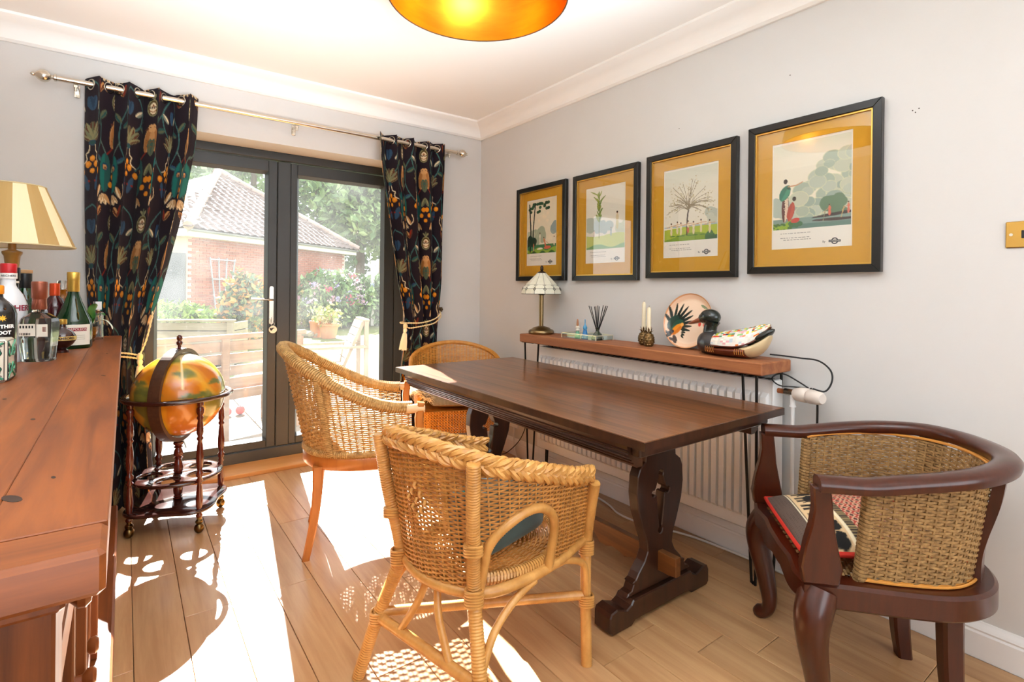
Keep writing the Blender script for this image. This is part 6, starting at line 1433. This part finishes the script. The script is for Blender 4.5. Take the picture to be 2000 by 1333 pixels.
# amber pot with a green plant
t = thing('plant_pot', 'amber faceted glass pot with a green leafy plant', 'pot plant', (-.118, 2.815, ZS))
MB().lathe([(.001, 0), (.014, 0), (.016, .006), (.012, .010), (.022, .024), (.027, .045), (.026, .064), (.023, .064), (.020, .03), (.001, .02)], 10).obj('pot', M_amb, t)
MB().lathe([(.001, .058), (.024, .058), (.026, .066), (.025, .072), (.001, .072)], 14).obj('soil', mat('dark_soil', '#1c1a12', .9), t)
M_leaf = mat('house_plant_leaf', '#3f7a34', .4, noise=(30, '#285a24', .6)); M_leafw = mat('pale_leaf', '#dfe6d2', .45)
def broad_leaf(root, pts, wd, m):
    P = catmull(pts, 6); n = len(P); T = np.gradient(P, axis=0); T /= np.linalg.norm(T, axis=1)[:, None]; S = np.cross(T, (0, 0, 1.0)); S /= np.linalg.norm(S, axis=1)[:, None] + 1e-9
    w_ = wd * np.sin(np.linspace(.08, .98, n) * PI) ** .8; up = np.cross(S, T)
    V = np.stack([P - S * w_[:, None] + up * w_[:, None] * .25, P, P + S * w_[:, None] + up * w_[:, None] * .25], 1); b = MB().grid(V); b.grid(V[::-1] - up[::-1][:, None] * .0008); return b.obj('leaf', m, root, True)
for p, w_, m in (([(0, 0, .07), (-.012, -.01, .105), (-.03, -.025, .125), (-.045, -.04, .115)], .022, M_leaf), ([(0, 0, .07), (.004, -.012, .11), (.012, -.02, .145), (.018, -.03, .160)], .020, M_leaf), ([(0, 0, .07), (-.02, .008, .10), (-.04, .01, .13), (-.05, .014, .145)], .018, M_leaf), ([(0, 0, .07), (.018, .006, .10), (.035, .004, .115), (.05, -.004, .108)], .018, M_leaf), ([(0, 0, .07), (-.004, -.02, .09), (-.006, -.045, .095), (-.006, -.06, .08)], .018, M_leaf), ([(0, 0, .068), (.025, 0, .085), (.050, -.004, .088), (.070, -.010, .066), (.076, -.014, .05)], .008, M_leafw)):
    broad_leaf(t, p, w_, m)
t = thing('perfume_spray', 'tall clear glass spray bottle with silver cap beside the plant', 'bottle', (-.098, 2.925, ZS), math.radians(15), group='bottles on the sideboard')
sqbody([(.018, .018, 0, .003), (.018, .018, .118, .003), (.008, .008, .124, .002), (.008, .008, .130, .002)]).obj('body', M_clear, t); sqbody([(.015, .015, .010, .003), (.015, .015, .095, .003)]).obj('perfume', M_liqc, t); sqbody([(.013, .013, .130, .003), (.013, .013, .165, .003)]).obj('cap', M_steel, t)
# ------------------------------------------------------------------ garden seen through the doors (ground at z = -0.15)
GZ0 = -.15
def cs(lat, t, z=0.0):
    """garden place from sideways offset and distance ahead of the room's viewing line"""
    return Vector((.5928 * t + .8054 * lat, .8054 * t - .5928 * lat, z))
M_lawn = mat('lawn', '#6b6e33', 0.95, noise=((1.2, 1.2, 1.2), '#5c7030', 0.8), bump=(60, .4)); M_pave = mat('paving_stone', '#6e6454', .8, noise=(5, '#5a5042', .7), vary=.06)
lw = struct('lawn', MB().box(-40, 60, 7.2, 70, GZ0 - .2, GZ0 - .005), M_lawn, label='sunlit lawn'); 
pb_ = struct('patio', MB().box(-6, 8, 3.66, 7.2, GZ0 - .2, GZ0 - .03), mat('mortar', '#8a8172', .9), label='stone patio outside the doors')
me_s = MB().box(-.295, .295, -.295, .295, -.03, 0, ch=.006).mesh('paving_slab'); me_s.materials.append(M_pave)
for i in range(-3, 8):
    for j in range(6):
        o = bpy.data.objects.new('paving_slab', me_s); COL.objects.link(o); o.parent = pb_; o.location = (i * .6 + .1, 3.96 + j * .6, GZ0)
# garage
A = cs(-8.2, 13.57); ax = (cs(.259, .966)).normalized(); dp = (cs(-.966, .259)).normalized()
ga = thing('garage', 'red brick garage with pantiled hipped roof across the garden', 'building', (A.x, A.y, GZ0), math.atan2(ax.y, ax.x))
# local: x along the wall, y away from the house
M_brk = mat('red_brick', '#b8755c', .85, noise=(3, '#9c5e48', .6), vary=.16); M_mort = mat('mortar_pale', '#cdb9a6', .9)
H_E = 2.40 - GZ0
MB().box(-.25, 6.85, 0.012, 6.4, 0, H_E).obj('wall_core', M_mort, ga)
bm_ = MB().box(0, .215, -.004, .08, 0, .065, ch=.003).mesh('brick'); bm_.materials.append(M_brk)
near = []; far_b = MB(); ncr = int(H_E / .075)
for r_ in range(ncr):
    off = .1125 * (r_ % 2)
    for k in range(-2, 32):
        x = k * .225 + off - .2
        if x < -.26 or x + .215 > 6.86: continue
        near.append((x, .005 + r_ * .075))
near.sort(key=lambda q: q[0] - (.4 if 1.05 < q[1] < 2.4 else -2.2))
for x, z in near[:300]:
    o = bpy.data.objects.new('brick', bm_); COL.objects.link(o); o.parent = ga; o.location = (x, 0, z)
for x, z in near[300:]: far_b.box(x, x + .215, -.004, .05, z, z + .065)
o = far_b.obj('brick_rest', mat('red_brick_rest', '#b8755c', .85, noise=((5, 5, 14), '#985a45', .8)), ga); o['kind'] = 'stuff'
M_fasc = mat('fascia_white', '#eee9df', .5); MB().box(-.52, 7.15, -.30, -.27, H_E - .02, H_E + .16).obj('fascia', M_fasc, ga); MB().box(-.52, 7.15, -.30, .02, H_E - .03, H_E - .015).obj('soffit', M_fasc, ga)
MB().box(-.52, -.49, -.30, 6.4, H_E - .02, H_E + .16).obj('fascia', M_fasc, ga)
gt = [(.06 * math.cos(t), .05 * math.sin(t)) for t in np.linspace(PI, 2 * PI, 9)] + [(.05 * math.cos(t), .042 * math.sin(t)) for t in np.linspace(2 * PI, PI, 9)]
MB().sweep([(-.52, -.36, H_E + .14), (7.15, -.36, H_E + .14)], gt).obj('gutter', mat('grey_gutter', '#8f8f90', .5), ga)
apx = Vector((3.9, 3.1, 5.05 - GZ0)); E0, E1, E2, E3 = Vector((-.55, -.36, H_E + .17)), Vector((7.18, -.36, H_E + .17)), Vector((7.18, 6.7, H_E + .17)), Vector((-.55, 6.7, H_E + .17))
MB().add([tuple(p) for p in (E0, E1, E2, E3, apx)], [(0, 1, 4), (1, 2, 4), (2, 3, 4), (3, 0, 4), (3, 2, 1, 0)]).obj('roof_deck', mat('roof_felt', '#7d675f', .9), ga)
M_tile = mat('clay_pantile', '#7d6d66', .75, noise=(4, '#655650', .6), vary=.08)
# one pantile: rolled section, 0.31 wide, 0.40 long
sec = [(x, .012 + .028 * max(0, math.sin((x / .31) * 2 * PI)) - .012 * max(0, -math.sin((x / .31) * 2 * PI))) for x in np.linspace(0, .318, 9)]
V = [(x, y, z + dz + .022 * (1 - y / .40)) for y in (0, .40) for dz in (0, .014) for x, z in sec]; n9 = 9
F = []
for i in range(8): F += [(n9 + i, n9 + i + 1, 3 * n9 + i + 1, 3 * n9 + i), (i + 1, i, 2 * n9 + i, 2 * n9 + i + 1), (i, i + 1, n9 + i + 1, n9 + i), (3 * n9 + i, 3 * n9 + i + 1, 2 * n9 + i + 1, 2 * n9 + i)]
F += [(0, n9, 3 * n9, 2 * n9), (8, 2 * n9 + 8, 3 * n9 + 8, n9 + 8)]
tm = MB().add(V, F).mesh('roof_tile'); tm.materials.append(M_tile); tm.polygons.foreach_set('use_smooth', np.ones(len(tm.polygons), bool)); tm.set_sharp_from_angle(angle=.6)
def tile_face(e0, e1, keep=lambda x, w: True):
    ex = (e1 - e0).normalized(); mid_ = e0 + ex * ((apx - e0).dot(ex)); sl = (apx - mid_); Ls = sl.length; ey = sl.normalized(); Mf = frameM(e0, ex, ey); wdt = (e1 - e0).length; xa = (apx - e0).dot(ex)
    r_ = 0
    while r_ * .30 < Ls - .15:
        y = r_ * .30; f = (y + .15) / Ls; x0, x1 = xa * f, wdt + (xa - wdt) * f; k = math.floor(x0 / .30)
        while k * .30 < x1 - .05:
            if k * .30 > x0 - .22 and keep(k * .30, wdt):
                o = bpy.data.objects.new('roof_tile', tm); COL.objects.link(o); o.parent = ga; o.matrix_basis = Mf @ Matrix.Translation((k * .30, y - .04, .005))
            k += 1
        r_ += 1
tile_face(E0, E1); tile_face(E3, E0, lambda x, w: x > 4.6)
M_hip = mat('hip_tile', '#b39c92', .7, noise=(5, '#9a8278', .5), vary=.06)
hm = MB().tube([(0, 0, 0), (0, .46, .0)], .12, 12, caps=True).mesh('hip_tile'); hm.materials.append(M_hip)
for e in (E0, E1):
    d = apx - e; n = int(d.length / .42); q = d.to_track_quat('Y', 'Z')
    for k in range(n + 1):
        o = bpy.data.objects.new('hip_tile', hm); COL.objects.link(o); o.parent = ga; o.location = e + d * (k * .42 / d.length) + Vector((0, 0, .05)); o.rotation_mode = 'QUATERNION'; o.rotation_quaternion = q; o.rotation_quaternion = q @ Matrix.Rotation(math.radians(-1.5), 3, 'X').to_quaternion()
b = MB().box(-1.35, -.28, -.02, .12, 0, 2.10, ch=.01); b.obj('side_door', mat('grey_door', '#77787c', .5), ga)
b = MB().box(2.88, 2.98, -.09, 0, 1.62, 1.74, ch=.01); b.obj('outdoor_light', mat('grey_lamp', '#9aa0a6', .4), ga)
# fan trellises
M_trel = mat('grey_trellis', '#a9b2b8', .7)
def trellis(s0, wd_t, wd_b, z0, z1, lab):
    p = A + ax * s0 - dp * .06; t = thing('trellis', lab, 'trellis', (p.x, p.y, GZ0), math.atan2(ax.y, ax.x), group='fan trellises on the garage wall')
    for k in range(4):
        f = k / 3 - .5; MB().tube([(f * wd_b, 0, z0), (f * wd_t, 0, z1)], .018, 4).obj('upright', M_trel, t)
    for zz in (.97, .70, .44, .20):
        z = z0 + (z1 - z0) * zz; w_ = wd_b + (wd_t - wd_b) * zz; MB().box(-w_ / 2 - .02, w_ / 2 + .02, -.035, -.012, z - .015, z + .015).obj('crossbar', M_trel, t)
trellis(.85, .86, .30, .1, 2.05, 'grey fan trellis on the brick wall seen through the left door'); trellis(5.55, 1.1, .45, .1, 1.95, 'grey fan trellis on the brick wall seen through the right door')
bk_ = A + ax * 4.4 - dp * .12; wbk = thing('wall_planter', 'hanging trough planter on the garage wall', 'planter', (bk_.x, bk_.y, GZ0 + 1.0), math.atan2(ax.y, ax.x))
MB().prism([(-.11, .12), (-.09, -.03), (0, -.06), (.11, -.06), (.11, .12)][::-1], -.45, .45, ch=.01, M=frameM((0, 0, .1), (0, -1, 0), (0, 0, 1)) @ Matrix.Identity(4)).obj('trough', mat('coir_trough', '#a3886a', .9), wbk)

def foliage(name, lab, cat, pos, shape, n, size, cols, stems=0, group=None, stem_h=None, flowers=None, seed=1):
    """shrub: leaves scattered in an ellipsoid shell, with stems"""
    rs = np.random.RandomState(seed); t = thing(name, lab, cat, tuple(pos), 0, group)
    d = rs.normal(size=(n, 3)); d /= np.linalg.norm(d, axis=1)[:, None]; r_ = (.45 + .55 * rs.rand(n, 1) ** .5) * (1 + .18 * np.sin(d[:, :1] * 7 + d[:, 1:2] * 5 + seed)); P = d * r_ * np.array(shape) + np.array((0, 0, shape[2]))
    P = P[P[:, 2] > .02]; b = leaf_cloud(MB(), P, size, cols)
    o = b.obj('foliage', mat('leaves', None, .6, attr='Col'), t); o['kind'] = 'stuff'
    if stems:
        for k in range(stems):
            a = rs.rand() * 2 * PI; q = rs.uniform(.2, .7); MB().tube(catmull([(0.03 * math.cos(a), .03 * math.sin(a), 0), (shape[0] * q * .5 * math.cos(a), shape[1] * q * .5 * math.sin(a), shape[2] * .8), (shape[0] * q * math.cos(a), shape[1] * q * math.sin(a), shape[2] * 1.5)], 4), .012 * max(1, shape[2]), 5).obj('stem', mat('bark', '#6a5a48', .9), t)
    if flowers:
        nf, fs, fc = flowers
        for k in range(nf):
            dd = rs.normal(size=3); dd[1] = -abs(dd[1]) if rs.rand() < .8 else dd[1]; dd[2] = abs(dd[2]) * .9; dd /= np.linalg.norm(dd); p = dd * np.array(shape) * 1.0 + np.array((0, 0, shape[2] * .95))
            b = MB(); leaf_cloud(b, p + rs.normal(0, fs * .4, (18, 3)), fs * .35, [fc[k % len(fc)]]); b.obj('flower_head', mat('leaves', None, .6, attr='Col'), t)
    return t
G1, G2, G3 = ['#6f8f3c', '#86a34a', '#55783a', '#9db35a'], ['#5f7d4a', '#7a9560', '#48663c', '#8aa06a'], ['#aab85a', '#c3c86a', '#8fa04a']
foliage('green_shrub', 'rounded fresh green shrub beyond the wooden planter', 'shrub', cs(-7.05, 11.0, GZ0), (.85, .7, .46), 2600, .085, ['#86a544', '#9db858', '#6f9038', '#b4c86e'], 4, seed=2)
foliage('yellow_flowers', 'low pale yellow flowering plants beside the trellis', 'flowers', cs(-6.15, 11.0, GZ0), (.45, .3, .24), 500, .06, ['#e3dfa0', '#d9d27c', '#c3cc86'], 2, seed=3)
foliage('orange_shrub', 'upright shrub with orange tinted leaves left of the door handle', 'shrub', cs(-5.55, 10.9, GZ0), (.48, .45, .78), 2200, .085, ['#6d7f58', '#5a7050', '#8a8f5a', '#c08a4a', '#c99a52', '#55684a'], 5, seed=4)
foliage('hydrangea', 'hydrangea bush with pink and mauve flowers by the garage corner', 'shrub', cs(-5.6, 16.6, GZ0), (1.15, 1.0, .88), 4200, .11, ['#6f8f5a', '#86a06a', '#5a7a4c', '#9ab07a'], 5, flowers=(26, .16, ['#b9a3b8', '#c99aa8', '#cdb6c6', '#a8a0c4', '#d3486a']), seed=5)
foliage('green_bush', 'leafy bush behind the white post', 'shrub', cs(-4.4, 18.2, GZ0), (1.1, .9, .85), 3000, .12, ['#7a9560', '#8fa876', '#63804e'], 4, flowers=(14, .14, ['#c9cfe0', '#b3bcd6']), seed=6)
foliage('climbing_rose', 'thin yellow green climber on the brick wall seen beside the door post', 'climber', cs(-6.35, 16.4, GZ0), (.35, .25, .62), 420, .09, ['#c3c06a', '#a9ad62', '#d3c884'], 4, seed=7)
M_terra = mat('terracotta', '#c98a66', .8)
def pot(pos, r_, h, lab, plant):
    t = thing('flower_pot', lab, 'plant pot', tuple(pos), 0, 'terracotta pots by the lawn'); MB().lathe([(.001, 0), (r_ * .72, 0), (r_ * .98, h * .85), (r_ * 1.06, h * .86), (r_ * 1.06, h), (r_ * .9, h), (r_ * .86, h * .88), (.001, h * .86)], 18).obj('pot', M_terra, t, 40)
    P = np.random.RandomState(int(r_ * 1000)).normal(0, 1, (plant, 3)) * np.array((r_ * .6, r_ * .6, h * .35)) + np.array((0, 0, h * 1.45)); leaf_cloud(b := MB(), P, .07, ['#c9bf9a', '#a3a878', '#8a9a5c', '#b9a68a']); o = b.obj('plants', mat('leaves', None, .6, attr='Col'), t); o['kind'] = 'stuff'
pot(cs(-4.98, 13.4, GZ0), .17, .42, 'tall orange terracotta pot, the left one', 60); pot(cs(-4.60, 13.2, GZ0), .24, .36, 'wide terracotta pot full of pale plants beside the garden chair', 220)
rk = np.random.RandomState(3)
for k in range(7):
    p = cs(-5.75 + k * .13 + rk.normal() * .04, 13.3 + rk.normal() * .12, GZ0); t = thing('rock', 'small grey rockery stone in the row left of the terracotta pots', 'rock', tuple(p), rk.rand() * 3, 'rockery stones'); b = MB().ball((0, 0, .08), (.11, .09, .09), 8, 6); b.v[-1] = b.v[-1] * (1 + rk.normal(0, .08, b.v[-1].shape)); b.obj('stone', mat('rock', '#b0a595', .9, noise=(9, '#8c8274', .7)), t)
pw_ = cs(-4.68, 17.6, GZ0); t = thing('white_post', 'tall white post standing on the lawn', 'post', tuple(pw_)); MB().box(-.055, .055, -.055, .055, 0, 2.15, ch=.008).obj('shaft', M_fasc, t); MB().box(-.065, .065, -.065, .065, 2.15, 2.18, ch=.008).obj('cap', M_fasc, t)
# boundary fence
f0, f1 = cs(-7.2, 25.0, GZ0), cs(6.0, 27.0, GZ0); dfn = f1 - f0; t = thing('garden_fence', 'grey board fence behind the flower beds', 'fence', tuple(f0), math.atan2(dfn.y, dfn.x)); nbd = int(dfn.length / .16)
fb_ = MB().box(0, .145, -.01, .01, 0, 1.75).mesh('fence_board'); fb_.materials.append(mat('weathered_fence', '#9a948c', .9, vary=.1))
for k in range(nbd): o = bpy.data.objects.new('fence_board', fb_); COL.objects.link(o); o.parent = t; o.location = (k * .16, 0, 0)
# trees
def tree(lat, tt, h, r_, lab, cols, seed):
    p = cs(lat, tt, GZ0); rs = np.random.RandomState(seed); t = thing('garden_tree', lab, 'tree', tuple(p), 0, 'trees beyond the fence')
    MB().tube(catmull([(0, 0, 0), (.1, 0, h * .3), (-.1, .1, h * .6), (0, 0, h * .9)], 4), [.28 * (1 - .05 * i) for i in range(13)], 8).obj('trunk', mat('bark', '#6a5a48', .9), t, True)
    P = []
    for k in range(26):
        c = rs.normal(size=3); c /= np.linalg.norm(c); c = c * rs.uniform(.35, 1.0) * np.array((r_, r_, h * .40)) + np.array((0, 0, h * .60)); q = rs.normal(size=(130, 3)); q = q / np.linalg.norm(q, axis=1)[:, None] * rs.rand(130, 1) ** .4; P.append(c + q * r_ * .42 * np.array((1, 1, .8)))
    o = leaf_cloud(MB(), np.concatenate(P), .24, cols).obj('crown', mat('leaves', None, .6, attr='Col'), t); o['kind'] = 'stuff'
TC = [['#6f8f5c', '#84a26c', '#58764a'], ['#7f9a62', '#98b078', '#66844e'], ['#5f7f5a', '#76946c', '#4c6a48']]
for k, (la, tt, h, r_, lab) in enumerate(((-17.5, 27, 10, 3.6, 'tall tree at the far left behind the garage roof'), (-14.2, 29, 11, 3.6, 'broad tree directly behind the garage roof peak'), (-11.0, 30, 11.5, 3.4, 'tree behind the right slope of the garage roof'), (-8.2, 28, 10.5, 3.0, 'tree seen beside the door centre post above the roof edge'), (-6.0, 27.5, 9.5, 2.6, 'slim tree at the end of the garage roof'), (-3.8, 29, 11, 3.0, 'tree above the hydrangea in the right pane'), (-1.0, 31, 11, 3.6, 'tree hidden partly by the right curtain'), (-9.5, 38, 14, 4.5, 'tallest tree at the very back'))): tree(la, tt, h, r_, lab, TC[k % 3], 20 + k)

# timber bench seen from behind, raised planter, slatted chair
M_teak = mat('weathered_teak', '#86694d', .75, noise=((3, 30, 30), '#6b5039', .7), vary=.06)
bs, be = Vector((.05, 4.66, GZ0)), Vector((1.35, 5.12, GZ0)); bd_ = be - bs; t = thing('garden_bench', 'slatted wooden garden bench seen from behind just outside the doors', 'bench', tuple(bs), math.atan2(bd_.y, bd_.x)); Lb = bd_.length
sm = MB().box(-.12, Lb, 0, .022, 0, .082, ch=.003).mesh('back_slat'); sm.materials.append(M_teak)
for k in range(5): o = bpy.data.objects.new('back_slat', sm); COL.objects.link(o); o.parent = t; o.location = (0, .02 * (4 - k) * .6, .33 + k * .104)
MB().box(-.14, Lb + .02, -.01, .05, .845, .885, ch=.004).obj('top_rail', M_teak, t)
for x in (.0, .62, Lb - .1): MB().box(x, x + .06, -.026, .0, .0, .85, ch=.003).obj('rear_leg', M_teak, t)
for k in range(4): MB().box(-.12, Lb, .10 + k * .11, .19 + k * .11, .40, .422, ch=.003).obj('seat_slat', M_teak, t)
for x in (.0, Lb - .1): MB().box(x, x + .06, .48, .54, 0, .40, ch=.003).obj('front_leg', M_teak, t)
p0, p1 = cs(-5.75, 8.2, GZ0), cs(-4.42, 8.3, GZ0); dpl = p1 - p0; t = thing('raised_planter', 'long grey timber raised planter beyond the bench', 'planter', tuple(p0), math.atan2(dpl.y, dpl.x)); Lp = dpl.length; M_plk = mat('silvered_timber', '#968a79', .8, noise=((3, 30, 30), '#7a6e5f', .6), vary=.08)
for k in range(5): MB().box(-.3, Lp, 0, .04, .04 + k * .135, .04 + k * .135 + .122, ch=.004).obj('board', M_plk, t); MB().box(Lp - .04, Lp, .04, .6, .04 + k * .135, .04 + k * .135 + .122, ch=.004).obj('board', M_plk, t)
MB().box(Lp - .07, Lp + .03, -.03, .03, 0, .74, ch=.005).obj('corner_post', M_plk, t); MB().box(-.32, Lp + .04, -.04, .06, .72, .755, ch=.005).obj('capping', M_plk, t); MB().box(-.3, Lp - .04, .05, .6, .1, .62).obj('soil', mat('dark_soil', '#1c1a12', .9), t)
cp_ = cs(-2.02, 6.1, GZ0); t = thing('garden_chair', 'slatted wooden garden chair facing left on the patio', 'chair', tuple(cp_), math.radians(-100))
M_wt = mat('pale_teak', '#9c8b74', .7, noise=((20, 20, 4), '#806f58', .5))
# local: faces -y ... back leans away along +y
for k in range(6): MB().add([tuple(Vector((sx * .24, .02 + (.36 + k * .085 + dz - .36) * .42 + dy, .40 + k * .085 + dz))) for dz in (0, .072) for dy in (0, .02) for sx in (-1, 1)], [(0, 2, 3, 1), (4, 5, 7, 6), (0, 1, 5, 4), (2, 6, 7, 3), (0, 4, 6, 2), (1, 3, 7, 5)]).obj('back_slat', M_wt, t)
for sx in (-1, 1):
    MB().tube([(sx * .25, .28, 0), (sx * .25, .28, .92)], .032, 4).obj('rear_post', M_wt, t); MB().tube([(sx * .25, -.40, 0), (sx * .25, -.40, .60)], .032, 4).obj('front_post', M_wt, t)
    MB().box(sx * .25 - .04, sx * .25 + .04, -.45, .30, .595, .625, ch=.004).obj('arm', M_wt, t); MB().tube([(sx * .22, .02, .36), (sx * .22, .255, .90)], .024, 4).obj('back_stile', M_wt, t)
for k in range(6): MB().box(-.24, .24, -.40 + k * .075, -.335 + k * .075, .40, .42, ch=.003).obj('seat_slat', M_wt, t)
MB().box(-.28, .28, .25, .31, .90, .925, ch=.004).obj('top_rail', M_wt, t)
M_rball = mat('red_ball', '#d03a34', .3, coat=.4)
for k, (lat, tt) in enumerate(((-2.80, 5.18), (-2.71, 5.26))):
    p = cs(lat, tt, GZ0); t = thing('red_ball', ('small red ball under the garden bench, the nearer one', 'small red ball under the garden bench, the one behind')[k], 'ball', (p.x, p.y, GZ0)); MB().ball((0, 0, .045), .045, 16, 10).obj('shell', M_rball, t, True); MB().lathe([(.001, .088), (.008, .088), (.008, .094), (.001, .095)], 8).obj('valve', M_blk, t)
